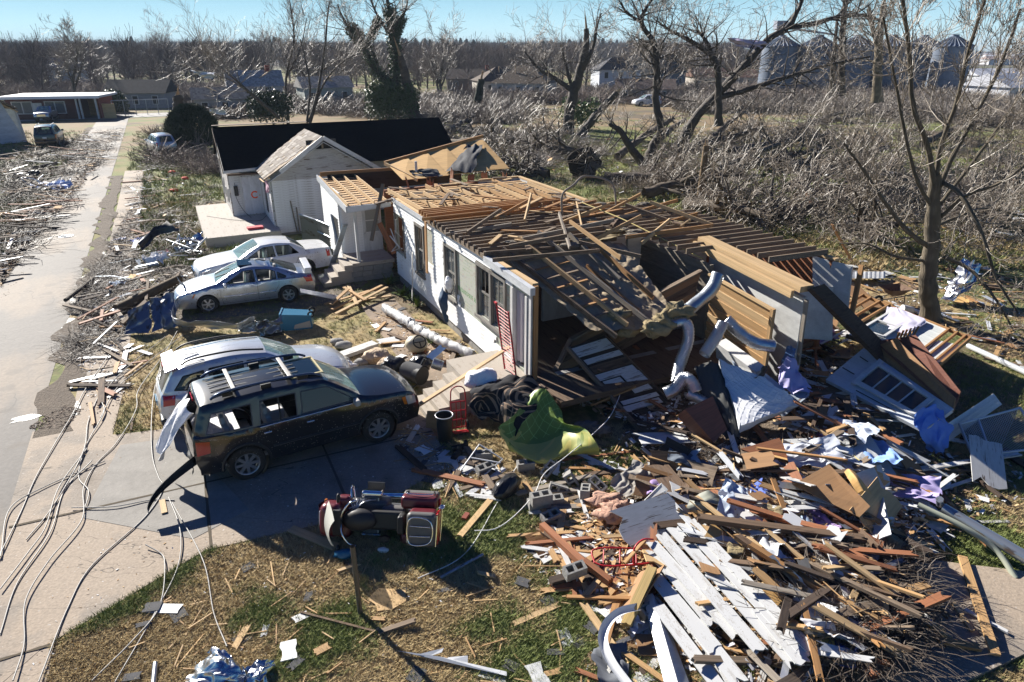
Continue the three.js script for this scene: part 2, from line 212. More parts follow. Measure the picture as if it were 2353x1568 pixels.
{
  const tn = tex(2048, 2048, (u, v) => { const p = mix(-14, 27, u), q = mix(-3, 38, v); return lawnCol(p, q).c; }, true, false);
  const tf = tex(1024, 1024, (u, v) => {
    const p = mix(-150, 150, u), q = mix(20, 320, v), n = fbm(p * 0.05, q * 0.05, 4), m = fbm(p * 0.5, q * 0.5, 3), g = ss(0.36, 0.54, n * 0.6 + m * 0.4);
    let c = mix3(mix3([0.25, 0.17, 0.075], [0.15, 0.10, 0.05], m), mix3([0.20, 0.21, 0.045], [0.10, 0.125, 0.025], m), g); return mix3(c, [0.10, 0.075, 0.05], ss(0.58, 0.7, fbm(p * 0.16 + 5, q * 0.16, 4)) * 0.8);
  }, true, false);
  const tz = tex(256, 256, (u, v) => { const n = pn(u, v, 6, 6, 4); return mix3([0.085, 0.065, 0.045], [0.10, 0.115, 0.04], ss(0.4, 0.65, n)); });
  const far = new THREE.PlaneGeometry(2600, 2600); far.rotateX(-Math.PI / 2); const uv = far.attributes.uv; for (let i = 0; i < uv.count; i++) uv.setXY(i, uv.getX(i) * 30, uv.getY(i) * 30);
  far.translate(0, -0.02, 0); struct('terrain', far, mat([1, 1, 1], 0.95, { map: tz }));
  struct('open_ground', fSheet(-150, 150, 20, 320, 1, 1, -0.012), mat([1, 1, 1], 0.95, { map: tf, bumpMap: bFine, bumpScale: 0.02 }));
  struct('lawn', fSheet(-14, 27, -3, 38, 1, 1, 0), mat([1, 1, 1], 0.95, { map: tn }));
  // low rise that carries the far wood
  struct('hills', sheet(90, 8, (s, t) => { const a = mix(-1.15, 0.75, s), d = mix(330, 1200, t); const h = mix(0, 6 + 4 * vn(s * 9, 3) - 6 * ss(0.72, 0.95, s), ss(0, 0.5, t)) - 1; return V(Math.sin(a) * d, h, -Math.cos(a) * d); }), mat([0.075, 0.058, 0.05], 1, { map: tDirt }));
  const ta = tex(1024, 1024, (u, v) => {
    const n = pn(u, v, 5, 5, 5), f = pn(u, v, 160, 160, 1), st = pn(u, v, 9, 2, 4), dust = ss(0.42, 0.66, st * 0.6 + n * 0.4), cr = Math.abs(pn(u, v, 7, 7, 3) - 0.5);
    let c = mix3([0.095, 0.083, 0.074], [0.18, 0.135, 0.095], dust * 0.9); const k = 0.8 + 0.4 * f; c = c.map(x => x * k); if (cr < 0.006) c = c.map(x => x * 0.55); return mix3(c, [0.08, 0.06, 0.045], ss(0.66, 0.8, pn(u, v, 12, 12, 4)) * 0.6);
  });
  struct('road', fSheet(roadL, roadR, -4, 118, 1, 1, 0.008, 1 / 9), mat([1, 1, 1], 0.78, { map: ta, bumpMap: bFine, bumpScale: 0.006 }));
  struct('cross_street', flat([F(-70, 112), F(40, 112), F(40, 118.5), F(-70, 118.5)], 0.004), mat([0.33, 0.32, 0.31], 0.8, { map: tDirt }));
  const tc = tex(1024, 1024, (u, v) => {
    const n = pn(u, v, 5, 5, 5), f = pn(u, v, 200, 200, 1), g = pn(u, v, 110, 110, 2), w = ss(0.45, 0.62, n); let c = mix3([0.335, 0.27, 0.205], [0.25, 0.212, 0.172], w);
    c = c.map(x => x * (0.86 + 0.28 * f)); if (g > 0.86) c = [0.45, 0.41, 0.36]; const cr = Math.abs(pn(u, v, 3, 9, 4) - 0.5); if (cr < 0.003) c = c.map(x => x * 0.42); return mix3(c, [0.11, 0.08, 0.05], ss(0.6, 0.85, pn(u, v, 5, 5, 5)) * 0.5);
  }); tc.repeat.set(0.18, 0.18);
  // slab joints
  for (const [a, b] of [[[-4.2, 14.4], [4.7, 14.2]], [[-0.6, 12.0], [-0.5, 17.2]], [[2.1, 11.8], [2.1, 17.3]], [[-4.2, 10.6], [-3.1, 10.6]], [[-4.2, 7.8], [-3.2, 7.8]], [[-4.2, 5.4], [-3.2, 5.4]], [[-3.5, 22], [-2.3, 22]], [[-3.5, 27], [-2.2, 27]], [[-3.5, 33], [-2.1, 33]]]) { const n = 14, L2 = [], R2 = []; for (let i = 0; i <= n; i++) { const p = mix(a[0], b[0], i / n), q = mix(a[1], b[1], i / n), w = 0.012 + 0.03 * vn(i * 1.3 + a[1], 2), al = Math.abs(b[0] - a[0]) > Math.abs(b[1] - a[1]); L2.push(al ? F(p, q + w) : F(p + w, q)); R2.unshift(al ? F(p, q - w) : F(p - w, q)); } struct('slab_joint', flat([...L2, ...R2], 0.026), mat([0.10, 0.08, 0.055], 1)); }
  const mC = mat([1, 1, 1], 0.85, { map: tc, bumpMap: bFine, bumpScale: 0.004 });
  struct('driveway', flat(driveP.map(a => F(...a)), 0.016), mC);
  struct('sidewalk', flat(walkP.map(a => F(...a)), 0.012), mC);
  struct('garden_path', flat(pathP.map(a => F(...a)), 0.01), mat([0.9, 0.82, 0.75], 0.9, { map: tc, bumpMap: bFine, bumpScale: 0.004 }));
  struct('gravel_yard', flat(yardP.map(a => F(...a)), 0.006), mat([0.20, 0.165, 0.13], 0.95, { map: tDirt, bumpMap: bFine, bumpScale: 0.03 }));
  struct('patio', flat(slabRP.map(a => F(...a)), 0.0, 0.09), mC);
  // patched square of newer concrete in the driveway
  struct('driveway', flat([[-2.3, 16.9], [-1.0, 16.7], [0.2, 12.9], [-0.9, 12.4], [-2.9, 14.1]].map(a => F(...a)), 0.022), mat([0.31, 0.29, 0.26], 0.85, { map: tDirt, bumpMap: bFine, bumpScale: 0.003 }));
  // wet film and puddles along the gutter
  const wet = mat([0.055, 0.05, 0.046], 0.5, { bumpMap: bFine, bumpScale: 0.012 });
  for (const [u, v, a, b] of [[160, 940, 0.3, 0.7], [150, 890, 0.2, 0.5], [60, 962, 0.4, 0.2], [168, 745, 0.3, 0.7], [190, 685, 0.35, 0.8], [205, 640, 0.3, 0.7], [228, 585, 0.3, 0.9]]) {
    const c = U(u, v), pts = []; for (let i = 0; i < 18; i++) { const an = i / 18 * 6.283, k = 0.6 + 0.7 * vn(i * 0.9 + u, v); const d = F(Math.cos(an) * a * k, Math.sin(an) * b * k); pts.push(c.clone().add(d)); }
    struct('puddle', flat(pts, 0.014), wet);
  }
  // mud washed along the gutters
  const mud = mat([0.16, 0.125, 0.092], 0.95, { map: tDirt, bumpMap: bFine, bumpScale: 0.03 });
  for (const [p0, w, q0, q1, sd] of [[-3.95, 0.6, 18.2, 60, 3], [-8.15, 0.5, 4, 100, 8]]) { const A = [], B = []; for (let q = q0; q <= q1; q += 0.35) { A.push(F(p0 - w * (-0.5 + 2.0 * fbm(q * 1.1, sd, 5)), q)); B.unshift(F(p0 + w * (0.1 + 1.2 * fbm(q * 1.1, sd + 40, 5)), q)); } struct('mud', flat([...A, ...B], 0.018), mud); }
  const mh = thing('manhole_cover', 'round grey iron manhole cover set in the asphalt road', 'manhole cover', null, U(152, 543, 0.012));
  part(mh, 'rim', new THREE.TorusGeometry(0.33, 0.025, 6, 32).rotateX(Math.PI / 2), M.steel); part(mh, 'lid', new THREE.CylinderGeometry(0.32, 0.32, 0.02, 32), M.galv);
  for (let i = -4; i <= 4; i++) part(mh, 'ridge', box(2 * Math.sqrt(0.3 * 0.3 - (i * 0.065) ** 2), 0.012, 0.02, 0, 0.016, i * 0.065), M.galv);
}
// grass and ground litter: uncountable, one object each
function inst(name, geo, m, list, kind = 'stuff') {
  const o = new THREE.InstancedMesh(geo, m, list.length), d = new THREE.Object3D(), c = new THREE.Color();
  list.forEach((e, i) => { d.position.copy(e.p); d.rotation.set(e.rx || 0, e.ry || 0, e.rz || 0); if (e.s3) d.scale.set(...e.s3); else d.scale.setScalar(e.s || 1); d.updateMatrix(); o.setMatrixAt(i, d.matrix); if (e.c) o.setColorAt(i, c.setRGB(...e.c)); });
  o.name = numbered(name); o.userData = { kind }; o.castShadow = o.receiveShadow = true; scene.add(o); return o;
}
const onHard = (p, q) => (p > -4.5 && p < -3.2 && q > 18) || (p > roadL && p < roadR) || inPoly(p, q, driveP) || inPoly(p, q, walkP) || inPoly(p, q, pathP) || inPoly(p, q, slabRP) || (p > 7.5 && p < 16.6 && q > 12.5 && q < 28) || (p > 1 && p < 16 && q > 34.5 && q < 47);
{
  R = rng(21);
  const tuft = n => { const pos = []; for (let i = 0; i < n; i++) { const a = R() * 6.28, l = rr(0.6, 1.3), w = 0.10, x = rr(-0.5, 0.5), z = rr(-0.5, 0.5), b = rr(0.3, 1.1), cx = Math.cos(a), sx = Math.sin(a); pos.push(x - sx * w, 0, z + cx * w, x + sx * w, 0, z - cx * w, x + cx * b * l, l, z + sx * b * l); } const g = new THREE.BufferGeometry(); g.setAttribute('position', new THREE.Float32BufferAttribute(pos, 3)); g.computeVertexNormals(); return g; };
  const list = [];
  for (let i = 0; i < 190000; i++) {
    const u = rr(-20, 2373), far = R() < 0.22, v = far ? rr(300, 620) : 560 + 1030 * Math.pow(R(), 0.8), w = U(u, v), [p, q] = toF(w); if (onHard(p, q)) continue;
    const { c, g } = lawnCol(p, q), k = rr(0.75, 1.5) * (far ? 3.2 : 1), dry = R() > g; if (dry && R() < 0.25) continue;
    const col = dry ? mix3([0.60, 0.47, 0.24], [0.36, 0.26, 0.12], R()) : mix3([0.27, 0.31, 0.09], [0.14, 0.185, 0.045], R());
    list.push({ p: w, ry: R() * 6.28, s3: [0.06 * k, (dry ? 0.040 : 0.055) * k * rr(0.6, 1.3), 0.055 * k], c: mix3(col, c, 0.25) });
  }
  inst('grass', tuft(7), mat([1, 1, 1], 0.85), list);
}
// ---------- clapboard wall: rows of boards between x0 and x1 with openings left out ----------
function rows(parent, name, x0, x1, y0, y1, dy, open, place, m, th = 0.02) { // place(geo) moves from (x along, y up, z out) to the wall
  for (let y = y0; y < y1 - 0.02; y += dy) {
    let seg = [[x0, x1]];
    for (const [a, b, c, d] of open(y + dy / 2)) { if (y + dy / 2 < c || y + dy / 2 > d) continue; seg = seg.flatMap(([s, e]) => { const o = []; if (a > s) o.push([s, Math.min(e, a)]); if (b < e) o.push([Math.max(s, b), e]); return o.filter(t => t[1] - t[0] > 0.04); }); }
    for (const [s, e] of seg) { const h = Math.min(dy, y1 - y); const g = box(e - s, h * 1.04, th, (s + e) / 2, 0, 0); g.rotateX(-0.2); g.translate(0, y + h / 2, 0.02); place(g); part(parent, name, g, m); }
  }
}
const tWrap = canvasTex(1024, 512, (c, w, h) => {
  c.fillStyle = '#c2c2ba'; c.fillRect(0, 0, w, h); const r = rng(5); for (let i = 0; i < 900; i++) { c.fillStyle = `rgba(${120 + r() * 90 | 0},${115 + r() * 90 | 0},${90 + r() * 80 | 0},0.25)`; c.fillRect(r() * w, r() * h, 4 + r() * 40, 2 + r() * 10); }
  c.fillStyle = '#5d8f5a'; c.font = 'bold 46px sans-serif'; for (const x of [90, 380, 640, 850]) { c.save(); c.translate(x, 150); c.fillText('PERFORMANCE', -70, 0); c.restore(); }
  c.font = '15px sans-serif'; for (let y = 200; y < 500; y += 22) for (let x = 30; x < w; x += 260) c.fillText('=== - ==== -- === ====', x + (y * 7) % 60, y);
});
const siding = mat([0.80, 0.80, 0.79], 0.6, { map: tSpot });
// ---------- the wrecked house ----------
const house = thing('wrecked_house', 'long single-storey house with its roof torn off, bare joists and pale siding', 'house', null, F(7.6, 14.4)); house.rotation.y = FR;
const hl = (p, q, h) => V(p - 7.6, h, -(q - 14.4));
{
  const H = house, FL = 0.8, TOP = 3.36;
  const open = [[25.0, 26.1, 1.35, 2.8], [22.75, 23.55, 1.2, 2.95], [19.65, 20.55, 1.25, 2.92], [16.0, 17.85, 1.45, 2.98], [14.62, 15.42, 0.85, 3.0]];
  // sheathing of the long wall, with the openings cut
  const s = new THREE.Shape(); s.moveTo(0, 0.42); s.lineTo(11.8, 0.42); s.lineTo(11.8, TOP); s.lineTo(0, TOP); s.closePath();
  for (const [a, b, c, d] of open) { const h = new THREE.Path(); h.moveTo(a - 14.4, c); h.lineTo(b - 14.4, c); h.lineTo(b - 14.4, d); h.lineTo(a - 14.4, d); h.closePath(); s.holes.push(h); }
  const g = new THREE.ExtrudeGeometry(s, { depth: 0.11, bevelEnabled: false }); { const uv = g.attributes.uv; for (let i = 0; i < uv.count; i++) uv.setXY(i, uv.getX(i) * 0.26, uv.getY(i) * 0.42); }
  g.rotateY(Math.PI / 2); g.translate(0.0, 0, 0); part(H, 'wall_sheathing', g, mat([0.74, 0.75, 0.71], 0.8, { map: tWrap })).userData.label = 'bare sheathing with green lettering where siding was torn off';
  const R0 = rng(4), tear = {}; // bare zones, ragged
  rows(H, 'clapboard', 14.4, 26.2, 0.36, TOP, 0.115, y => { const j = k => (hash(Math.round(y * 50), k) - 0.5) * 0.35; return [...open.map(o => [o[0] - 0.09, o[1] + 0.09, o[2] - 0.1, o[3] + 0.1]), [15.4 + j(1), 20.62 + j(2) + (y < 1.5 ? -1.2 : 0), 1.12, 3.05], [15.2 + j(6), 16.6 + j(5), 0.95, 1.2], [21.75 + j(3) * 0.5, 22.7 + j(4) * 0.4, 1.9, 3.1]]; },
    g => { g.rotateY(-Math.PI / 2); g.scale(1, 1, -1); g.translate(-0.005, 0, 14.4); const ix = g.index; for (let i = 0; i < ix.count; i += 3) { const t = ix.getX(i); ix.setX(i, ix.getX(i + 1)); ix.setX(i + 1, t); } g.computeVertexNormals(); }, siding);
  // foundation blocks
  for (let r = 0; r < 2; r++) for (let q = 14.5 - (r ? 0.2 : 0); q < 26.2; q += 0.405) part(H, 'foundation_block', box(0.18, 0.19, 0.39), M.block).position.copy(hl(7.72 + 0.01 * R0(), q + 0.2, 0.1 + r * 0.2));
  for (let r = 0; r < 4; r++) for (let p = 7.65 - (r % 2 ? 0.2 : 0); p < 14; p += 0.41) if (p > 7.5 && R0() > 0.25) part(H, 'foundation_block', box(0.39, 0.19, 0.18), M.block).position.copy(hl(p + 0.25, 14.35, 0.1 + r * 0.2));
  // windows: frame, sashes and panes
  const frameM = mat([0.30, 0.28, 0.25], 0.8, { map: tOld });
  const win = (q0, q1, h0, h1, cols, broken) => {
    const w = new THREE.Group(); w.name = 'window'; H.add(w); const add = (nm, a, b, c, d, t, z, m) => part(w, nm, box(t, d - c, b - a), m).position.copy(hl(7.6 + z, (a + b) / 2, (c + d) / 2));
    add('frame', q0 - 0.09, q0, h0 - 0.08, h1 + 0.1, 0.07, -0.03, frameM); add('frame', q1, q1 + 0.09, h0 - 0.08, h1 + 0.1, 0.07, -0.03, frameM); add('frame', q0, q1, h1, h1 + 0.1, 0.07, -0.03, frameM); add('sill', q0 - 0.12, q1 + 0.12, h0 - 0.1, h0 - 0.02, 0.12, -0.05, frameM);
    const n = cols, dw = (q1 - q0) / n;
    for (let i = 0; i < n; i++) {
      const a = q0 + dw * i, b = a + dw, mid = (h0 + h1) / 2; if (i) add('mullion', a - 0.06, a + 0.06, h0, h1, 0.08, -0.02, frameM);
      for (const [c, d, z] of [[h0, mid, 0.05], [mid - 0.02, h1, 0.02]]) { add('sash', a + 0.03, a + 0.09, c, d, 0.03, z, frameM); add('sash', b - 0.09, b - 0.03, c, d, 0.03, z, frameM); add('sash', a + 0.09, b - 0.09, c, c + 0.06, 0.03, z, frameM); add('sash', a + 0.09, b - 0.09, d - 0.06, d, 0.03, z, frameM); add('muntin', (a + b) / 2 - 0.012, (a + b) / 2 + 0.012, c + 0.06, d - 0.06, 0.02, z, frameM); if (R0() > broken) add('pane', a + 0.09, b - 0.09, c + 0.06, d - 0.06, 0.004, z + 0.004, M.pane); }
    }
  };
  win(22.75, 23.55, 1.2, 2.95, 1, 0.3); win(19.65, 20.55, 1.25, 2.92, 1, 0.6); win(16.0, 17.85, 1.45, 2.98, 2, 0.4);
  for (const [a, b, c, d] of [[24.95, 25.03, 1.3, 2.85], [26.08, 26.16, 1.3, 2.85]]) part(H, 'window_frame', box(0.08, d - c, b - a), frameM).position.copy(hl(7.57, (a + b) / 2, (c + d) / 2));
  for (let i = 0; i < 9; i++) { const a = hl(7.5, rr(25.1, 26), rr(1.4, 2.2)), b = a.clone().add(V(rr(-0.35, 0.05), rr(-0.2, 0.6), rr(-0.3, 0.3))); plank(H, 'torn_strip', a, b, 0.05, 0.012, M.vinyl, rr(0, 3), 1, i + 1); }
  // doorway at the front corner
  for (const [a, b] of [[14.55, 14.66], [15.38, 15.5]]) part(H, 'door_jamb', box(0.14, 2.2, b - a), M.white).position.copy(hl(7.58, (a + b) / 2, 1.93));
  part(H, 'curtain', sheet(16, 8, (s, t) => hl(7.66 + 0.05 * Math.sin(s * 22), 15.05 + s * 0.33, 0.95 + t * 2)), mat([0.55, 0.52, 0.56], 0.9));
  part(H, 'corner_stud', box(0.10, 2.6, 0.10), M.pine3).position.copy(hl(7.66, 14.33, 2.08)); part(H, 'corner_trim', box(0.05, 2.75, 0.12), M.white).position.copy(hl(7.56, 14.42, 2.0));
  // top plate and broken gutter
  plank(H, 'top_plate', hl(7.68, 14.4, TOP + 0.03), hl(7.68, 26.2, TOP + 0.03), 0.16, 0.06, M.pine2);
  plank(H, 'gutter', hl(7.5, 14.2, 3.28), hl(7.5, 17.1, 3.36), 0.14, 0.2, M.vinyl); plank(H, 'gutter', hl(7.5, 17.2, 3.42), hl(7.52, 22.3, 3.40), 0.06, 0.14, M.old2); plank(H, 'fascia', hl(7.52, 22.5, 3.36), hl(7.52, 26.2, 3.38), 0.03, 0.16, M.vinyl);
  // floor and dark rooms below
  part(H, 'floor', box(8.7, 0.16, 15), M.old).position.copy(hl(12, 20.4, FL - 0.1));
  const wall = (p0, q0, p1, q1, h0, h1, m, nm = 'partition_wall', t = 0.11) => { const a = hl(p0, q0, (h0 + h1) / 2), b = hl(p1, q1, (h0 + h1) / 2); return aim(part(H, nm, box(a.distanceTo(b), h1 - h0, t), m), a, b); };
  wall(7.7, 21.9, 14, 21.9, FL, 3.3, M.drywall); wall(9.8, 17.9, 11.9, 17.9, FL, 3.3, M.drywall); wall(12.9, 17.9, 16.3, 17.9, FL, 3.25, M.drywall); wall(11.2, 21.9, 11.2, 27.9, FL, 3.2, M.drywall); wall(14, 22, 14, 28, FL, 3.45, M.drywall, 'wall', 0.16); wall(12, 28, 14, 28, FL, 3.45, M.drywall, 'wall', 0.16); wall(14, 22.1, 16.4, 21.4, FL, 3.1, M.drywall);
  wall(16.4, 12.8, 16.4, 21.5, FL - 0.3, 3.3, M.redwood, 'wall', 0.14); plank(H, 'top_plate', hl(16.4, 12.7, 3.36), hl(16.4, 19.2, 3.36), 0.16, 0.07, M.pine2); plank(H, 'top_plate', hl(16.3, 19.3, 3.3), hl(14.1, 22.2, 3.35), 0.14, 0.07, M.old2);
  wall(7.7, 28, 12, 28.1, FL, 3.42, M.redwood, 'wall', 0.14); plank(H, 'top_plate', hl(14, 22.2, 3.5), hl(14, 28, 3.5), 0.16, 0.06, M.pine2); plank(H, 'top_plate', hl(12, 28, 3.5), hl(14, 28, 3.5), 0.16, 0.06, M.pine2);
  wall(14.9, 12.9, 14.9, 14.6, FL, 3.0, M.drywall); wall(13.5, 17.85, 13.5, 14.5, FL, 3.1, M.insulG);
  // dark joists across the middle
  for (let i = 0, q = 17.1; q < 22; q += rr(0.31, 0.45), i++) { const sag = (i < 2 ? 0.15 : 0); plank(H, 'joist', hl(7.45, q, TOP + 0.14), hl(i < 3 ? 11.2 + i : rr(13.6, 15.9), q + rr(-0.08, 0.08), TOP + rr(0.02, 0.16) - sag), 0.05, 0.17, i > 10 ? M.pine3 : M.old2, 0, 0); part(H, 'joist_end', box(0.05, 0.17, 0.09), M.grey).position.copy(hl(7.5, q, TOP + 0.14)); }
  for (let i = 0, q = 13.1; q < 19; q += 0.42, i++) plank(H, 'joist', hl(12.9 + (i < 4 ? 1.5 : 0), q + 0.2, TOP + 0.1), hl(16.45, q, TOP + 0.12), 0.05, 0.16, M.old2);
  for (let i = 0; i < 26; i++) { const p = rr(8.2, 15.8), q = rr(15.8, 21.6), a = rr(-0.7, 0.7) + (i % 3 ? 0 : 1.5), L = rr(0.6, 1.6); plank(H, 'broken_rafter', hl(p - Math.cos(a) * L, q - Math.sin(a) * L, TOP + rr(0.1, 0.35)), hl(p + Math.cos(a) * L, q + Math.sin(a) * L, TOP + rr(0.2, 0.75)), 0.05, 0.11, pick([M.pine, M.old2, M.pine3, M.grey, M.pine2]), rr(-0.3, 0.3), 0.5, i); }
  // pale joists and lath over the rear rooms
  for (let i = 0, p = 7.85; p < 14; p += 0.52, i++) plank(H, 'joist', hl(p + rr(-0.05, 0.05), 22.15, TOP + 0.13), hl(p + rr(-0.1, 0.1), rr(26.2, 27.9), TOP + 0.13), 0.045, 0.15, pick([M.pine2, M.pine2, M.pine]));
  for (let q = 22.3; q < 27.9; q += 0.33) plank(H, 'ceiling_strip', hl(7.7, q, TOP + 0.02), hl(13.9, q + rr(-0.05, 0.05), TOP + 0.02), rr(0.12, 0.2), 0.02, pick([M.pine2, M.pine, M.old2]));
  for (let i = 0; i < 4; i++) plank(H, 'joist', hl(7.5, 22.05 + i * 0.27, TOP + 0.2), hl(13.6 - i * 0.5, 22.4 + i * 0.2, TOP + 0.17), 0.05, 0.16, M.pine3);
  // ceiling with loose insulation between the dark joists
  part(H, 'ceiling_insulation', sheet(70, 60, (s, t) => hl(mix(8, 13.2, s), mix(17.2, 21.9, t), TOP - 0.02 + 0.16 * fbm(s * 16, t * 14, 4))), M.insul);
  // collapsed ceiling sloping into the front room
  const A = hl(8.1, 17.4, 3.35), B = hl(12.2, 17.2, 3.3), C = hl(11.6, 13.3, 2.05), D = hl(9.2, 13.9, 2.0);
  part(H, 'collapsed_ceiling', sheet(80, 70, (s, t) => bil(A, B, C, D, s, t).add(V(0, 0.20 * (fbm(s * 16, t * 16, 4) - 0.5), 0))), mat([0.42, 0.335, 0.225], 1, { map: tDirt, bumpMap: bFold, bumpScale: 0.03 }));
  for (const [s0, t0, s1, t1, h, m] of [[0.02, 0, 0.12, 1.1, 0.16, M.old2], [0.2, -0.1, 0.36, 1.0, 0.2, M.pine2], [0.38, -0.15, 0.62, 1.05, 0.2, M.grey], [0.6, -0.1, 0.7, 0.5, 0.16, M.grey], [0.72, 0.1, 0.86, 0.75, 0.2, M.pine3], [0.52, 0.3, 0.62, 0.85, 0.1, M.pine3]]) { const a = bil(A, B, C, D, s0, t0), b = bil(A, B, C, D, s1, t1); a.y += h; b.y += h * 0.6; plank(H, 'rafter', a, b, 0.07, 0.13, m); }
  for (let i = 0; i < 7; i++) { const a = bil(A, B, C, D, 0.1, 0.15 + i * 0.12), b = bil(A, B, C, D, 0.42, 0.1 + i * 0.12); a.y += 0.08; b.y += 0.1; plank(H, 'lath', a, b, 0.09, 0.03, pick([M.old2, M.pine3])); }
  // porch at the rear
  const PX = 5.95;
  wall(PX, 28.5, PX, 31.8, 0.3, 3.35, siding, 'porch_wall', 0.1); wall(PX, 28.5, 7.6, 28.5, 0.75, 3.0, siding, 'porch_wall', 0.1); wall(PX, 31.8, 7.6, 31.8, 0.3, 3.3, siding, 'porch_wall', 0.1);
  rows(H, 'clapboard', 28.5, 31.8, 0.5, 3.35, 0.115, y => [[28.75, 29.9, 0.9, 2.2]], g => { g.rotateY(-Math.PI / 2); g.scale(1, 1, -1); g.translate(PX - 7.6 - 0.055, 0, 14.4); const ix = g.index; for (let i = 0; i < ix.count; i += 3) { const t = ix.getX(i); ix.setX(i, ix.getX(i + 1)); ix.setX(i + 1, t); } g.computeVertexNormals(); }, siding);
  rows(H, 'clapboard', 6.0, 7.6, 0.8, 2.95, 0.115, y => [[6.92, 7.6, 0.7, 2.8]], g => g.translate(-7.6, 0, -14.1 + 0.06), siding);
  part(H, 'window_hole', box(0.05, 1.25, 1.1), M.black).position.copy(hl(PX - 0.06, 29.3, 1.55)); plank(H, 'window_frame', hl(PX - 0.1, 29.9, 2.2), hl(PX - 0.15, 29.0, 0.95), 0.1, 0.04, M.white);
  const door = part(H, 'porch_door', box(0.82, 1.95, 0.05), M.white); door.position.copy(hl(7.22, 28.42, 1.75)); part(door, 'door_window', box(0.56, 0.98, 0.02, 0, 0.38, 0.03), mat([0.30, 0.31, 0.29], 0.2)); for (const x of [-0.3, 0.3]) part(door, 'window_trim', box(0.04, 1.06, 0.03, x, 0.38, 0.04), M.white); for (const y of [-0.13, 0.38, 0.89]) part(door, 'window_trim', box(0.56, 0.04, 0.03, 0, y, 0.04), M.white); part(door, 'handle', rod(V(-0.35, -0.15, 0.03), V(-0.35, -0.15, 0.09), 0.025), M.steel);
  part(H, 'porch_post', box(0.12, 2.2, 0.12), M.white).position.copy(hl(6.2, 27.0, 1.75));
  slabPart(H, 'porch_fascia', [hl(5.75, 26.45, 2.95), hl(7.55, 26.45, 3.05), hl(7.55, 26.45, 3.22), hl(5.75, 26.45, 3.2)], 0.05, M.vinyl); slabPart(H, 'porch_fascia', [hl(5.75, 31.9, 3.35), hl(5.75, 26.45, 2.95), hl(5.75, 26.45, 3.2), hl(5.75, 31.9, 3.6)], 0.05, M.vinyl);
  for (let i = 0, q = 26.6; q < 31.8; q += 0.36, i++) plank(H, 'ceiling_strip', hl(5.85, q, 3.12 + (q - 26.6) * 0.06), hl(7.6, q, 3.16 + (q - 26.6) * 0.05), 0.24, 0.02, pick([M.pine2, M.pine]));
  for (let i = 0; i < 4; i++) plank(H, 'joist', hl(5.85 + i * 0.52, 26.5, 3.24), hl(5.85 + i * 0.52, 31.8, 3.5), 0.045, 0.14, M.pine2);
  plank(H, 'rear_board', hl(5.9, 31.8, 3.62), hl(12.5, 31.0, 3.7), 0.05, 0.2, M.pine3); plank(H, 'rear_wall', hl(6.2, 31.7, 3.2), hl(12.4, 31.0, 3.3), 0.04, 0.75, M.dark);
  part(H, 'porch_floor', box(1.75, 0.14, 1.75), M.conc).position.copy(hl(6.75, 27.65, 0.74));
  for (let r = 0; r < 3; r++) for (let i = 0; i < 4; i++) { part(H, 'porch_block', box(0.40, 0.20, 0.19), M.block).position.copy(hl(6.08 + i * 0.42 - (r % 2) * 0.06, 26.88, 0.12 + r * 0.215)); part(H, 'porch_block', box(0.19, 0.20, 0.40), M.block).position.copy(hl(5.97, 27.1 + i * 0.42, 0.12 + r * 0.215)); }
  for (let i = 0; i < 4; i++) part(H, 'step', box(0.34, 0.2 * (4 - i) * 0.92, 1.3), M.conc).position.copy(hl(5.72 - i * 0.3, 27.5 - i * 0.06, 0.1 * (4 - i) * 0.92));
  // front slab and steps
  part(H, 'front_slab', box(1.6, 0.82, 1.9), M.conc).position.copy(hl(6.75, 15.45, 0.41));
  for (let i = 0; i < 4; i++) part(H, 'front_step', box(0.3, 0.165 * (4 - i), 1.25), M.conc).position.copy(hl(5.8 - i * 0.29, 15.3, 0.0825 * (4 - i)));
  for (let i = 0; i < 5; i++) part(H, 'roof_sheathing', slab4(...[[9.0, 31.2, 3.5], [14.6 - i * 0.02, 32.6, 4.3], [14.8, 30.6, 3.75], [9.4, 29.4, 3.4]].map((c, k) => hl(mix(9.0, 14.6, i / 5) + (k === 1 || k === 2 ? 1.11 : 0), k > 1 ? mix(29.2, 30.2, i / 5) + 0.2 : mix(31.6, 33.4, i / 5) + 0.28, k > 1 ? 3.5 : mix(3.9, 4.5, (i + (k === 1)) / 5))), 0.02), M.osb);
  part(H, 'roofing_felt', crumple(hl(11.2, 30, 3.62), hl(12.4, 29.6, 3.6), hl(14.3, 32.6, 4.4), hl(13.5, 32.8, 4.35), 0.14, 3), M.scrap); part(H, 'roofing_felt', crumple(hl(9.6, 29.7, 3.6), hl(10.9, 29.5, 3.55), hl(10.9, 30.3, 3.75), hl(9.6, 30.3, 3.75), 0.12, 8), M.scrap);
  plank(H, 'roof_edge', hl(8.9, 31.8, 3.92), hl(14.8, 33.8, 4.62), 0.1, 0.16, M.pine3); plank(H, 'roof_edge', hl(8.9, 31.8, 3.9), hl(9.6, 29.2, 3.5), 0.06, 0.14, M.pine2);
  part(H, 'vent_pipe', rod(hl(9.9, 30.2, 3.3), hl(9.9, 30.2, 4.15), 0.06), M.white);
  for (let i = 0; i < 6; i++) plank(H, 'broken_stud', hl(9 + i * 0.9, 28.3 + rr(-0.2, 0.5), 2.6), hl(9 + i * 0.9 + rr(-0.2, 0.2), 28.4, rr(3.6, 4.1)), 0.3, 0.04, M.redwood, rr(0, 1), 1, i);
